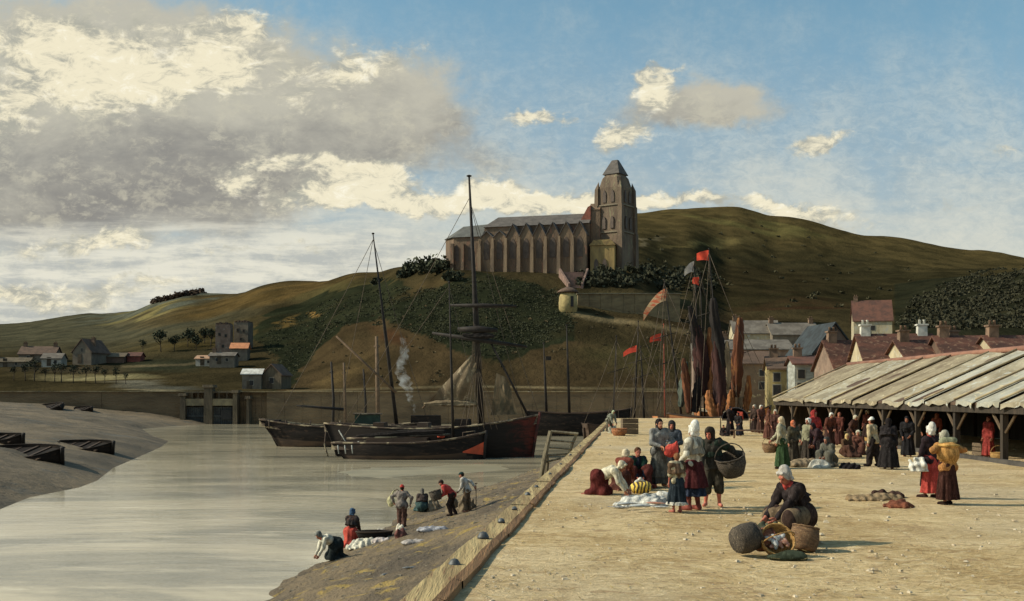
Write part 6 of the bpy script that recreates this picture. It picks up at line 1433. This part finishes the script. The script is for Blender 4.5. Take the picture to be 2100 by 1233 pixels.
def stack_ell(seed, n, r_, z, m, parent, name, size=.05, squash=(1,.45,.4)):
    q = random.Random(seed)
    for i in range(n):
        a = q.uniform(0, 6.28); d = r_*q.random()**.5; V, Q = surface([ell((0,0,0), (size*squash[0], size*squash[1], size*squash[2]))], size*.16)
        o = np_mesh(name, V, Q, m, parent, smooth=True, loc=(d*math.cos(a), d*math.sin(a), z+q.uniform(0, size*.6))); o.rotation_euler = (q.uniform(-.4,.4), q.uniform(-.4,.4), q.uniform(0, 6))
c = world_of(J, 'wrL')
basket((c.x-.13, c.y+.02, c.z-.38), .25, .42, 'big dark round basket carried on the hip of the barefoot man', wick, (14, -16, 0), True)

# things on the ground by the group
def bundle_yellow():
    p = on_z(1314, 1010, 0); r = empty('striped_bundle', (p.x, p.y, -.03), label='yellow and black striped cloth bundle on the lap side of the seated woman', cat='bundle')
    V, Q = surface([ell((0,0,.14), (.27,.19,.15)), ell((.14,0,.20), (.13,.12,.12)), ell((-.12,0,.13), (.14,.13,.12))], .016, .012, 5, cut_z=.0)
    m = bpy.data.materials.new('striped_cloth'); m.use_nodes = True; t = NT(m.node_tree); b = t.n['Principled BSDF']; wv = t.new('ShaderNodeTexWave'); P = t.new('ShaderNodeTexCoord').outputs['Object']; t.l.new(P, wv.inputs['Vector']); wv.inputs['Scale'].default_value = 3.4; wv.inputs['Distortion'].default_value = 7; wv.inputs['Detail'].default_value = 3
    t.l.new(t.mix(t.ss(wv.outputs['Fac'], .38, .55), (.07,.05,.03), (.78,.54,.09)), b.inputs['Base Color']); b.inputs['Roughness'].default_value = .9
    np_mesh('cloth', V, Q, m, r, smooth=True)
    V, Q = surface([rc((-.10,-.02,.27), (-.02,-.04,.36), .05, .04), rc((-.02,-.04,.34), (.08,-.06,.30), .04, .025), rc((-.08,-.03,.30), (-.12,-.08,.22), .035, .02)], .014, .006, 6); np_mesh('white_rag', V, Q, cloth_mat(WHITE), r, smooth=True)
bundle_yellow()
fishm = M_('fish_silver', (.56,.56,.52), (.26,.28,.28), scale=9, stretch=(1,1,3), c3=(.75,.72,.64), bump=.3, rough=.35, spec=.6)
fishd = M_('fish_dark', (.20,.21,.21), (.10,.10,.10), scale=9, c3=(.42,.40,.36), bump=.3, rough=.4, spec=.5)
fishr = M_('fish_red', (.45,.20,.12), (.28,.13,.09), scale=9, c3=(.55,.42,.3), bump=.3, rough=.4, spec=.5)
def fish(px, py, L_, rz, label, m=None, ground='quay', z=0.0, group='fish laid out on the quay'):
    p = on_z(px, py, 0) if ground == 'quay' else on_ground(px, py, slope_z, 12, 100)
    r = empty('fish', (p.x, p.y, p.z-.02+z), R(rz), label=label, cat='fish', group=group)
    mb = MB(); n = 12; prof = [(.02,.0),(.35,.06),(.75,.16),(1,.30),(.98,.45),(.75,.62),(.45,.78),(.20,.90),(.14,.95)]
    pts = [((t-.5)*L_, .05*L_*math.sin(t*3), .055*L_) for _, t in prof]
    vs = []; seg = 10
    for (w_, t), c0 in zip(prof, pts):
        for k in range(seg): a = 2*math.pi*k/seg; vs.append((c0[0], c0[1]+math.cos(a)*w_*.13*L_, c0[2]+math.sin(a)*w_*.055*L_))
    mb.add(vs, [(i*seg+k, i*seg+(k+1) % seg, (i+1)*seg+(k+1) % seg, (i+1)*seg+k) for i in range(len(prof)-1) for k in range(seg)]+[tuple(range(seg-1,-1,-1)), tuple((len(prof)-1)*seg+k for k in range(seg))], smooth=True)
    mb.build('body', m or fishm, r)
    MB().add([(.43*L_,0,.05*L_),(.60*L_,-.13*L_,.06*L_),(.55*L_,0,.05*L_),(.60*L_,.13*L_,.04*L_),(.43*L_,0,.035*L_),(.60*L_,-.13*L_,.045*L_),(.55*L_,0,.035*L_),(.60*L_,.13*L_,.025*L_)], [(0,1,2),(0,2,3),(6,5,4),(7,6,4),(0,4,5,1),(1,5,6,2),(2,6,7,3),(3,7,4,0)]).build('tail', m or fishm, r)
    return r
def cloth_heap(name, px, py, w, d, h_, col, label, cat='cloth', rz=0, ground='quay', seed=0, group=None, lobes=6):
    p = on_z(px, py, 0) if ground == 'quay' else on_ground(px, py, slope_z, 12, 100)
    q = random.Random(seed+int(px)); pr = []
    for i in range(lobes):
        x, y = q.uniform(-.5,.5)*w, q.uniform(-.5,.5)*d; pr.append(ell((x*.8, y*.8, h_*.15*q.random()), (w*q.uniform(.22,.34), d*q.uniform(.24,.38), h_*q.uniform(.5,1)))); a_ = q.uniform(0,3.14); pr.append(rc((x-.2*w*math.cos(a_), y-.2*d*math.sin(a_), h_*.3), (x+.2*w*math.cos(a_), y+.2*d*math.sin(a_), h_*q.uniform(.3,.8)), .05*w+.01, .03*w+.01))
    pr.append(ell((0,0,0), (w*.5,d*.5,h_*.35))); V, Q = surface(pr, max(.012, w*.022), min(.018, h_*.10), seed, cut_z=-.06 if ground == 'quay' else -.12, k=.06, wf=30)
    o = np_mesh(name, V, Q, cloth_mat(col), None, smooth=True, loc=(p.x, p.y, p.z-.02), rz=R(rz)); tag(o, label, cat, group); return o
cloth_heap('white_cloth', 1318, 1034, 1.15, .75, .20, (214,210,196), 'crumpled white cloth spread under the fish before the group', rz=18, seed=1)
cloth_heap('white_cloth', 1352, 1018, .55, .4, .12, (220,214,198), 'smaller white cloth beside the girl in the blue skirt', rz=20, seed=2)
for i, (px, py, L_, rz, m, lab) in enumerate([(1290,1044,.55,20,fishm,'silver fish lying at the left end of the white cloth'),(1318,1049,.6,8,fishm,'long silver fish along the front edge of the white cloth'),(1345,1042,.45,-25,fishr,'reddish fish on the right part of the white cloth'),(1300,1028,.5,160,fishd,'dark-backed fish near the middle of the white cloth'),(1335,1028,.48,35,fishm,'silver fish behind the reddish one'),(1268,1040,.42,150,fishd,'dark fish on the bare sand left of the white cloth'),(1358,1050,.36,-10,fishm,'small silver fish nearest the girl with the slate skirt'),(1330,1036,.4,75,fishr,'small red-brown fish in the centre of the pile')]):
    fish(px, py, L_, rz, lab, m, z=.0 if i in (5,) else .10)
cloth_heap('sack', 1338, 988, .5, .4, .30, (176,150,110), 'small tan sack at the feet of the woman with the grey blouse', 'sack', seed=4)

# ---- crouching woman with her baskets, nearest
J = person('person crouching nearest, in grey-white bonnet, dark jacket and red neckcloth, among her baskets', 1630, 1108, 1.80, -62,
       D(CROUCH, pz=.25, lean=26, handL=(.05,-.27,.22), handR=(-.10,-.24,.24), hp=16), [('spread_skirt', (70,52,44), dict(spread=.21)), ('apron', (122,100,72)), ('jacket', (50,42,42)), ('shawl', (58,48,46)), ('collar', (196,54,38)), ('bonnet', (184,176,164), dict(tall=.012)), ('shoes', (48,38,32))], skin=(190,104,72))
def G(px, py, z=-.03): q = on_z(px, py, 0); return (q.x, q.y, z)
basket(G(1645, 1124), .22, .36, 'brown round-bellied basket standing against the right hip of the crouching woman', wick_b, (-8, 12, 0), False, flare=.9)
q_ = G(1590, 1134)
def fill_fish(o):
    stack_ell(4, 11, .15, .11, fishr, o, 'fish_piece', .08); stack_ell(7, 6, .13, .13, fishm, o, 'fish_piece', .08)
basket((q_[0]+.0, q_[1]+.05, .12), .21, .18, 'open orange basket full of fish, tipped towards the viewer before the crouching woman', wick_o, (58, -10, 12), True, fill_fish, 1.2)
b_ = basket((0,0,0), .21, .34, 'dark round basket lying on its side, leftmost of the baskets before the crouching woman', wick, (0, 0, 0), False, flare=.95)
q_ = G(1523, 1136); b_.location = (q_[0]-.10, q_[1], .185); b_.rotation_euler = (R(0), R(78), R(24))
q_ = G(1548, 1134); b_ = basket((0,0,0), .17, .28, 'red-brown basket lying between the dark one and the orange one', M_('wicker_red', (.24,.09,.05), (.12,.05,.035), scale=12, c3=(.36,.22,.12), bump=1, bscale=30, bdist=.03), (0,0,0), False, flare=.95); b_.location = (q_[0]+.02, q_[1]+.10, .16); b_.rotation_euler = (R(-8), R(80), R(-6))
cloth_heap('green_cloth', 1580, 1112, .45, .32, .36, (86,88,66), 'greenish cloth bunched behind the open orange basket', seed=8)
cloth_heap('yellow_sack', 1606, 1108, .42, .36, .50, (190,166,98), 'pale yellow sack heaped against the knees of the crouching woman', 'sack', seed=9)
cloth_heap('seaweed_heap', 1612, 1140, .5, .18, .07, (62,70,52), 'dark green weed on the sand under the open basket', 'weed', seed=10)

# ---- pair at the right
person('person in white bonnet and bright red skirt walking at the right, left of the pair', 1908, 1020, HG(1908, 1020, 150), -150,
       dict(handL=(.13,-.10,.50), handR=(-.20,-.16,.48), footL=(.06,-.04,.04), footR=(-.06,.06,.04)), [('shoes', (60,40,32)), ('skirt', (196,56,40), dict(hem=.08, r=.14)), ('jacket', (54,42,46)), ('collar', (186,54,40)), ('apron', (70,54,50)), ('bonnet', (226,220,204), dict(tall=.03))], skin=(180,110,80))
J = person('person in golden shawl and dark brown skirt, right of the walking pair', 1944, 1034, HG(1944, 1034, 152), -165,
       dict(lean=12, handL=(.12,-.06,.72), handR=(-.12,-.06,.72), elL=(.7,.3,-.7), elR=(-.7,.3,-.7), footL=(.06,.02,.04), footR=(-.06,-.04,.04)), [('shoes', (46,32,26)), ('skirt', (70,40,32), dict(hem=.08, r=.15)), ('blouse', (186,122,44)), ('shawl', (196,136,48)), ('bonnet', (170,164,140), dict(tall=.015))], skin=(160,98,66))
def load():
    o = empty('load_basket', (0,0,0), label='golden cloth-wrapped load carried high on the back of the woman in ochre', cat='load')
    o.location = world_of(J, 'head')+Vector((.02,-.16,-.33)); V, Q = surface([ell((0,0,0), (.24,.17,.22)), ell((0,0,.16), (.20,.15,.10)), ell((.02,0,-.16), (.15,.12,.14))], .017, .010, 9)
    np_mesh('cloth', V, Q, cloth_mat((206,146,50)), o, smooth=True)
    MB().tube([(.22*math.cos(t), .15*math.sin(t)-.0, .17) for t in np.linspace(0, 6.283, 17)], .03, 6).build('rim', cloth_mat((226,170,60)), o)
    V, Q = surface([ell((-.05,0,.25), (.13,.10,.09)), ell((.08,0,.27), (.11,.09,.08))], .017, .008, 4); np_mesh('greens', V, Q, cloth_mat((150,150,112)), o, smooth=True)
load()
o = cloth_heap('white_bundle', 1884, 955, .34, .20, .26, (216,212,196), 'white folded cloth hanging from the arm of the woman in the red skirt', seed=12)
q_ = on_z(1912, 1020, 0); o.location = (q_.x-.34, q_.y-.1, .66)
for i, (px, py, w, h_, c_, lab, rz) in enumerate([(1785,1022,1.0,.12,(150,124,86),'tan sack lying flat on the sand, left of the brown boards',8),(1825,1018,.6,.16,(70,48,40),'dark brown heap in the middle of the things on the sand',-20),(1848,1036,.55,.14,(130,70,42),'reddish brown heap, right end of the things on the sand',25)]):
    cloth_heap('sand_heap', px, py, w, .5, h_, c_, lab, 'heap', rz, seed=20+i)

# ---- group before the market hall
def bsk(px, py, r_, h_, m, lab, **k): return basket(G(px, py), r_, h_, lab, m, **k)
J = person('person in cream headscarf and cream blouse with a long green skirt, basket on her arm', 1604, 960, HG(1604, 960, 108), -120,
       dict(handR=(-.05,-.24,.52), handL=(.13,-.06,.50), lean=4), [('skirt', (58,84,50), dict(hem=.05, r=.15)), ('blouse', (172,164,132)), ('scarf', (206,182,140)), ('shoes', (60,46,36))])
c = world_of(J, 'wrR'); basket((c.x-.08, c.y-.08, c.z-.42), .19, .28, 'reddish basket on the arm of the woman in the green skirt', wick_b, (0,0,0), True)
person('person with an orange headscarf standing just right of the green skirt', 1627, 950, HG(1627, 950, 90), 20, dict(handL=(.08,-.14,.55)), [('skirt', (70,62,50)), ('blouse', (92,86,66)), ('scarf', (214,108,50))])
person('person in pale olive coat seen from behind, between orange scarf and white cap', 1640, 944, HG(1640, 944, 76), 175, dict(), [('skirt', (84,74,60)), ('coat', (178,166,128)), ('shawl', (166,154,116)), ('scarf', (70,54,44))])
person('person in white cap and faded green blouse in the crowd before the market', 1657, 948, HG(1657, 948, 92), -60, dict(), [('skirt', (66,58,50)), ('blouse', (142,138,106)), ('bonnet', (232,228,218))])
person('person bent forward in a dark purple jacket before the market hall', 1684, 950, HG(1684, 950, 92), -70, dict(lean=34, handL=(.08,-.26,.42), handR=(-.08,-.24,.44)), [('skirt', (50,42,42), dict(r=.17)), ('coat', (64,46,50)), ('shawl', (70,48,52)), ('scarf', (52,44,46))])
person('person draped in a bright red shawl, standing under the eave of the market hall', 1670, 938, HG(1670, 938, 98), 30, dict(handL=(.10,-.12,.6), handR=(-.10,-.12,.6)), [('skirt', (120,36,30), dict(r=.16)), ('coat', (178,40,34)), ('shawl', (190,44,34)), ('hood', (170,38,32))])
person('person seated on the ground in a grey shawl behind a heap of white wares', 1700, 955, 1.62, -50, D(SIT, pz=.17, lean=20, footL=(.1,-.22,.035), footR=(-.1,-.22,.035)), [('spread_skirt', (104,100,86), dict(spread=.25)), ('blouse', (92,90,78)), ('shawl', (112,108,92)), ('scarf', (84,82,78))])
cloth_heap('wares_heap', 1660, 955, 1.3, .7, .28, (150,128,96), 'tan heap of wares in front of the seated woman in grey', 'heap', 5, seed=31)
cloth_heap('wares_heap', 1680, 958, .6, .4, .24, (206,200,180), 'white cloth on top of the tan heap of wares', 'heap', 15, seed=32)
cloth_heap('wares_heap', 1655, 935, .5, .4, .38, (196,178,120), 'small pale yellow heap beside the woman in the green skirt', 'heap', 5, seed=33)
cloth_heap('dark_bag', 1744, 960, .5, .4, .20, (38,34,36), 'black bag lying right of the seated woman in grey', 'bag', 0, seed=34)
person('person in white cap and cream smock over dark trousers, head lowered, before the market hall', 1792, 955, HG(1792, 955, 101), -140, dict(lean=8, footL=(.07,-.06,.04), footR=(-.07,.08,.04), handR=(-.12,-.12,.5)), [('trousers', (54,46,44), dict(bag=1.3)), ('coat', (206,180,130), dict(len=.06)), ('cap', (232,228,214), dict(knit=1)), ('shoes', (40,34,32))])
person('person in a wide black cloak and skirt beside the cream smock', 1822, 960, HG(1822, 960, 104), 160, dict(lean=8), [('skirt', (44,40,40), dict(r=.21, hem=.03)), ('coat', (48,42,42), dict(len=.12)), ('shawl', (50,44,44)), ('hood', (44,38,38))], fat=1.2)
person('person with a small white cap, sitting in the brown crowd left of the cream smock', 1760, 930, 1.55, -20, D(SIT, pz=.16), [('spread_skirt', (96,58,44)), ('blouse', (110,66,50)), ('bonnet', (216,204,172))])
person('person with a yellow scarf seated low in the brown crowd', 1735, 935, 1.5, 20, D(SIT, pz=.14), [('spread_skirt', (86,56,42)), ('blouse', (98,70,46)), ('scarf', (206,170,96))])
# ---- crowd further back
crowd = [
 (1497,892,60,30,(52,44,44),(58,46,42),'scarf',(40,36,38),'person in black at the left of the far crowd'),
 (1517,893,50,-40,(44,44,52),(56,52,54),'scarf',(48,42,44),'person in dark blue shawl, stooping by the red kerchief'),
 (1560,888,62,15,(86,58,48),(112,70,58),'bonnet',(222,214,196),'person with white bonnet and rust dress in the far crowd'),
 (1548,886,58,-50,(60,46,42),(76,58,50),'bonnet',(204,192,168),'person with cream bonnet, dark dress, beside the low bench'),
 (1575,900,62,60,(110,66,52),(128,80,60),'scarf',(96,56,44),'person in russet dress leaning over the low bench'),
 (1590,905,66,-20,(78,50,44),(96,62,52),'bonnet',(214,202,178),'person with a tilted white cap left of the green skirt'),
 (1700,915,72,10,(72,48,42),(110,60,46),'bonnet',(226,220,204),'person with white bonnet deep in the brown crowd'),
 (1722,912,68,-30,(80,44,38),(104,54,42),'scarf',(150,84,54),'person with rust scarf in the shade of the market hall'),
 (1745,918,70,40,(64,46,42),(86,56,46),'bonnet',(206,192,160),'person with cream bonnet beside the post of the hall'),
 (1862,935,86,-30,(40,38,40),(46,44,46),'scarf',(44,40,42),'person in black standing in the shade behind the cloak'),
 (1890,922,74,20,(36,36,38),(44,48,46),'scarf',(40,40,42),'person in dark green under the hall, left of the walking pair'),
]
for (px, py, hp_, fc, sk, jk, hd, hc, lab) in crowd:
    person(lab, px, py, min(1.75, HG(px, py, hp_)) if HG(px, py, hp_) > 1.2 else 1.5, fc, dict(lean=6+8*(px % 3), handL=(.08,-.16,.5), handR=(-.1,-.12,.48)), [('skirt', sk, dict(r=.17, hem=.04)), ('blouse', jk), ('shawl', tuple(int(x*.9) for x in jk)), (hd, hc)], group='crowd before the market hall')
def under_hall(X, Y, H, fc, sk, jk, hd, hc, lab, pose=None): person(lab, 0, 0, H, fc, pose or dict(), [('skirt', sk), ('blouse', jk), (hd, hc)], loc_=(X, Y, 0), group='market women under the hall roof')
under_hall(17.9, 40.3, 1.6, -70, (150,44,34), (140,40,32), 'scarf', (80,40,34), 'person in dull red dress inside the hall, near the right border')
under_hall(18.4, 46.5, 1.6, -60, (52,46,42), (150,70,44), 'scarf', (176,92,56), 'person with orange-brown blouse in the shade of the hall')
under_hall(18.6, 37.2, 1.55, -80, (50,44,36), (120,92,60), 'bonnet', (170,150,110), 'person in tan blouse in the shade at the right end of the hall')
under_hall(18.2, 55.0, 1.6, -60, (60,42,38), (110,52,40), 'bonnet', (200,190,165), 'person with white bonnet inside the hall near its far end')
for i, (x, y, r_, h_, m, lab) in enumerate([(17.5,38.6,.22,.30,wick_o,'small ochre basket on the sill of the hall, nearest the right border'),(17.6,43.4,.28,.35,wick_b,'brown basket just inside the hall between two posts'),(17.7,48.9,.3,.4,wick,'dark basket inside the hall behind the third post'),(17.5,52.2,.26,.3,wick_o,'ochre basket inside the hall near its middle'),(17.6,59.5,.3,.4,wick_b,'brown basket inside the hall near its far end')]):
    basket((x, y, -.03), r_, h_, lab, m, handle=i % 2 == 0)
cloth_heap('white_bundle', 2029, 930, .4, .35, .36, (212,204,178), 'small cream bundle on the ground at the foot of the hall, near the right border', 'bundle', seed=40)
def crate(x, y, rz, s, lab, z=-.03):
    r = empty('crate', (x, y, z), R(rz), label=lab, cat='crate'); w, d, h_ = s; m = M_('crate_wood', (.17,.125,.08), (.095,.07,.048), scale=4, stretch=(.5,3,3), bump=.5, bdist=.02)
    for k in range(3):
        z0 = .03+k*h_/3; MB().box(-w/2, w/2, -d/2, -d/2+.02, z0, z0+h_/3-.03).build('slat', m, r); MB().box(-w/2, w/2, d/2-.02, d/2, z0, z0+h_/3-.03).build('slat', m, r)
        MB().box(-w/2+.003, -w/2+.02, -d/2+.022, d/2-.022, z0, z0+h_/3-.03).build('slat', m, r); MB().box(w/2-.02, w/2-.003, -d/2+.022, d/2-.022, z0, z0+h_/3-.03).build('slat', m, r)
    for sx in (-1, 1):
        for sy in (-1, 1): MB().box(sx*(w/2-.022)-.02*(1 if sx > 0 else 0)+.0, sx*(w/2-.022)+.02*(1 if sx < 0 else 0), sy*(d/2-.043)-.02, sy*(d/2-.043)+.02, 0, h_).build('corner', m, r)
    MB().box(-w/2+.024, w/2-.024, -d/2+.024, d/2-.024, .03, .05).build('bottom', m, r)
for (x, y, rz, s, lab) in [(18.6,42,10,(.9,.6,.5),'wooden crate inside the hall, behind the nearest brown basket'),(19.0,50,-6,(1.0,.7,.6),'larger wooden crate in the middle of the hall'),(18.5,63,4,(.9,.6,.5),'wooden crate at the far end of the hall')]: crate(x, y, rz, s, lab)
q_ = G(1291, 890); crate(q_[0], q_[1], 5, (.95,.7,.95), 'dark wooden crate alone at the far end of the quay')

# ---- bench, cart hood, child by the far crowd
def bench():
    p = on_z(1540, 898, 0); r = empty('low_bench', (p.x, p.y, -.03), R(-8), label='low brown trestle bench before the far crowd', cat='bench'); m = M_('bench_wood', (.20,.12,.075), (.12,.075,.05), scale=3, bump=.4)
    MB().box(-1.1, 1.1, -.2, .2, .40, .46).build('seat', m, r)
    for x in (-.9, .9):
        for y in (-.13, .13): MB().box(x-.04, x+.04, y-.04, y+.04, 0, .398).build('leg', m, r)
bench()
person('person, a child sitting on the ground by the far end of the low bench', 1483, 893, 1.15, 10, D(SIT), [('spread_skirt', (56,46,42)), ('blouse', (66,52,46)), ('cap', (60,50,46))], skin=(190,116,84))
def cart():
    p = on_z(1508, 880, 0); r = empty('hooded_cart', (p.x, p.y, -.03), R(-12), label='dark hooded handcart with a red cloth hanging in its mouth, in the far crowd', cat='cart'); m = M_('cart_dark', (.06,.055,.06), (.035,.032,.036), scale=1.5, bump=.4)
    MB().box(-.9, .9, -.7, .9, .62, .74).build('bed', M_('crate_wood', (.17,.125,.08)), r)
    mb = MB(); n = 12
    for (s0, y0, y1) in ((1.0, -.7, .9),):
        vs = []
        for y in (y0, y1):
            for k in range(n+1): a = math.pi*k/n; vs.append((math.cos(a)*.92, y, .74+math.sin(a)*.78))
            for k in range(n+1): a = math.pi*k/n; vs.append((math.cos(a)*.87, y, .74+math.sin(a)*.73))
        N = n+1
        for k in range(n): mb.add([vs[k],vs[k+1],vs[2*N+k+1],vs[2*N+k]], [(0,1,2,3)], smooth=True); mb.add([vs[N+k],vs[N+k+1],vs[3*N+k+1],vs[3*N+k]], [(3,2,1,0)], smooth=True); mb.add([vs[k],vs[k+1],vs[N+k+1],vs[N+k]], [(3,2,1,0)])
        mb.add([vs[2*N+k] for k in range(N)], [tuple(range(N))])
    mb.build('hood', m, r)
    for s in (-1, 1):
        w = MB(); ring = [(s*1.0, .1+.42*math.cos(t), .45+.42*math.sin(t)) for t in np.linspace(0, 6.283, 21)]; w.tube(ring, .04, 6)
        for t in np.linspace(0, 5.5, 8): w.tube([(s*1.0,.1,.45),(s*1.0,.1+.4*math.cos(t),.45+.4*math.sin(t))], .022, 5)
        w.build('wheel', M_('crate_wood', (.17,.125,.08)), r)
    cloth(r, 'red_cloth', [(.15,-.72,1.25),(.5,-.72,1.22),(.55,-.74,.72),(.1,-.74,.70)], cloth_mat((226,78,44)), belly=.04, wr=.02, fr=8, nu=6, nv=6, thick=.02)
cart()

# ---- figure at the far end of the quay
person('person bent over in pale green headscarf, alone at the far end of the quay', 1252, 888, 1.7, 40, D(BENT, lean=40, pz=.48), [('skirt', (96,88,70), dict(r=.15)), ('coat', (142,142,124)), ('shawl', (130,134,116)), ('scarf', (176,186,142))])
q_ = G(1270, 893); basket(q_, .36, .42, 'orange-brown basket at the feet of the bent person at the end of the quay', M_('wicker_rust', (.42,.17,.07), (.22,.09,.045), scale=8, c3=(.45,.33,.2), bump=1, bscale=24, bdist=.03), handle=False)
cloth_heap('white_bundle', 1256, 888, .5, .4, .55, (206,200,172), 'pale bundle between the bent person and the orange-brown basket', 'bundle', seed=44)

# ---- washerwomen on the mud slope
S = 'slope'
person('person kneeling and leaning to the water in cream blouse and dark teal skirt', 683, 1148, 1.62, -60, D(KNEEL, lean=58, pz=.30, handL=(.10,-.34,.06), handR=(-.10,-.34,.02), hp=4), [('spread_skirt', (38,46,46), dict(spread=.20)), ('blouse', (214,206,180)), ('collar', (190,92,62)), ('bonnet', (112,114,108))], ground=S, fat=1.15)
person('person kneeling upright in blue bonnet, brown bodice and bright red skirt at the waterline', 722, 1120, 1.72, 160, D(KNEEL, pz=.30, lean=12), [('spread_skirt', (196,62,38), dict(spread=.2)), ('jacket', (78,58,50)), ('shawl', (64,56,54)), ('bonnet', (62,92,124), dict(tall=.01))], ground=S)
person('person standing with back turned in red knitted cap, grey jacket and brown trousers', 824, 1082, .165*10*.98, 170, dict(lean=6, handL=(.20,-.02,.58), handR=(-.20,-.04,.56), elL=(1,.3,-.2), elR=(-1,.3,-.2), footL=(.06,0,.04), footR=(-.06,.02,.04)), [('trousers', (104,74,62), dict(bag=1.15)), ('coat', (134,122,112), dict(len=.04)), ('cap', (206,48,34), dict(knit=1)), ('boots', (62,46,38))], ground=S, fat=1.25)
person('person seated in teal skirt and brown shawl with a small grey bonnet, on the slope', 866, 1050, 1.65, -170, D(SIT, pz=.16, lean=10), [('spread_skirt', (62,86,84), dict(spread=.22)), ('blouse', (86,74,68)), ('shawl', (84,70,64)), ('scarf', (110,104,96))], ground=S)
J = person('person bent in a red jacket with a dark basket on the back, on the slope', 928, 1058, 1.6, -95, dict(pz=.50, lean=42, handL=(.08,-.28,.44), handR=(-.08,-.28,.44), footL=(.06,-.02,.04), footR=(-.06,.08,.04)), [('trousers', (58,46,42)), ('coat', (196,54,42), dict(len=.03)), ('cap', (70,52,46)), ('boots', (44,36,34))], ground=S)
c = world_of(J, 'head'); basket((c.x-.12, c.y-.25, c.z-.62), .19, .36, 'black basket held by the bent person in the red jacket', wick, (0, -18, 0), False)
J = person('person in whitish shirt and dark green hat leaning on a stick, rightmost on the slope', 958, 1050, 1.58, -100, dict(lean=20, pz=.52, handL=(.06,-.20,.5), handR=(-.08,.16,.62), elR=(-.6,1,0), footL=(.06,0,.04), footR=(-.06,.06,.04)), [('trousers', (112,92,70)), ('coat', (196,188,174), dict(len=.04)), ('cap', (40,66,62))], ground=S)
c = world_of(J, 'wrR'); o = MB().tube([(0,0,-.95),(.01,0,-.4),(0,0,.1)], [.018,.016,.018], 6).tube([(-.05,0,.1),(.06,0,.1)], .017, 6).build('walking_stick', sparm); o.location = (c.x+.06, c.y-.02, c.z); tag(o, 'thin dark stick held by the person in the whitish shirt', 'stick')
def SP(*a, **k): return cloth_heap(*a, ground='slope', **k)
SP('laundry_heap', 738, 1122, .95, .6, .32, (222,214,188), 'heap of white laundry between the kneeling women and the beam', 'laundry', 15, seed=50)
SP('laundry_heap', 780, 1096, .5, .35, .22, (218,208,192), 'small white laundry heap beside the black tub', 'laundry', 10, seed=51)
SP('laundry_heap', 782, 1110, .55, .3, .14, (206,190,180), 'flat pinkish laundry heap below the black tub', 'laundry', 5, seed=52)
SP('laundry_heap', 765, 1080, .9, .35, .22, (206,128,100), 'salmon pink cloth at the waterline behind the black tub', 'laundry', 10, seed=53)
SP('sack', 846, 1040, .7, .6, .62, (190,178,158), 'pale sack with dark slits, left of the seated person in teal', 'sack', 0, seed=54)
SP('sack', 895, 1045, .8, .6, .48, (140,122,96), 'tan sack right of the seated person in teal', 'sack', 0, seed=55)
SP('sack', 945, 1050, .9, .6, .62, (136,118,92), 'tan sack between the red jacket and the whitish shirt', 'sack', 0, seed=56)
SP('cloth_patch', 890, 1086, .9, .35, .10, (170,168,172), 'bluish white cloth spread on the mud slope', 'laundry', 25, seed=57)
SP('cloth_patch', 852, 1112, .6, .3, .09, (178,168,160), 'pale rag on the mud below the bluish cloth', 'laundry', 10, seed=58)
SP('cloth_patch', 822, 1100, .32, .28, .25, (120,74,66), 'small maroon bundle under the standing man in the red cap', 'bundle', 0, seed=59)
SP('cloth_patch', 820, 1088, .26, .2, .22, (214,204,180), 'tiny white ring of cloth near the feet of the man in the red cap', 'laundry', 0, seed=60)
def tub():
    p = on_ground(768, 1108, slope_z, 12, 100); r = empty('wash_tub', (p.x, p.y, p.z), R(8), label='long low black wash tub on the slope beside the laundry', cat='tub')
    MB().lathe([(.02,0),(.34,0),(.40,.18),(.42,.30),(.38,.30),(.34,.08),(.02,.06)], 22, sx=1.5, sy=.7).build('body', hull_blk, r); MB().tube([(.63*math.cos(t), .29*math.sin(t), .30) for t in np.linspace(0, 6.283, 25)], .03, 6).build('rim', hull_brn, r)
tub()
def sack_yellow():
    p = on_ground(802, 1075, slope_z, 12, 100); r = empty('shoulder_bag', (p.x, p.y, p.z+.95), label='pale yellow bag slung at the left side of the man in the red cap', cat='bag')
    V, Q = surface([ell((0,0,0), (.16,.13,.24)), rc((0,0,.2), (.10,0,.42), .05, .03)], .02, .01, 4); np_mesh('cloth', V, Q, cloth_mat((206,196,140)), r, smooth=True); MB().tube([(.1,0,.4),(.25,.02,.5),(.35,.03,.4)], .018, 5).build('strap', cloth_mat((120,96,66)), r)
sack_yellow()
fish(845, 1165, .5, 10, 'dark fish lying alone low on the mud slope', fishd, 'slope', 0, 'fish and driftwood on the slope')
fish(790, 1178, .4, 70, 'small dark fish at the foot of the mud slope', fishd, 'slope', 0, 'fish and driftwood on the slope')
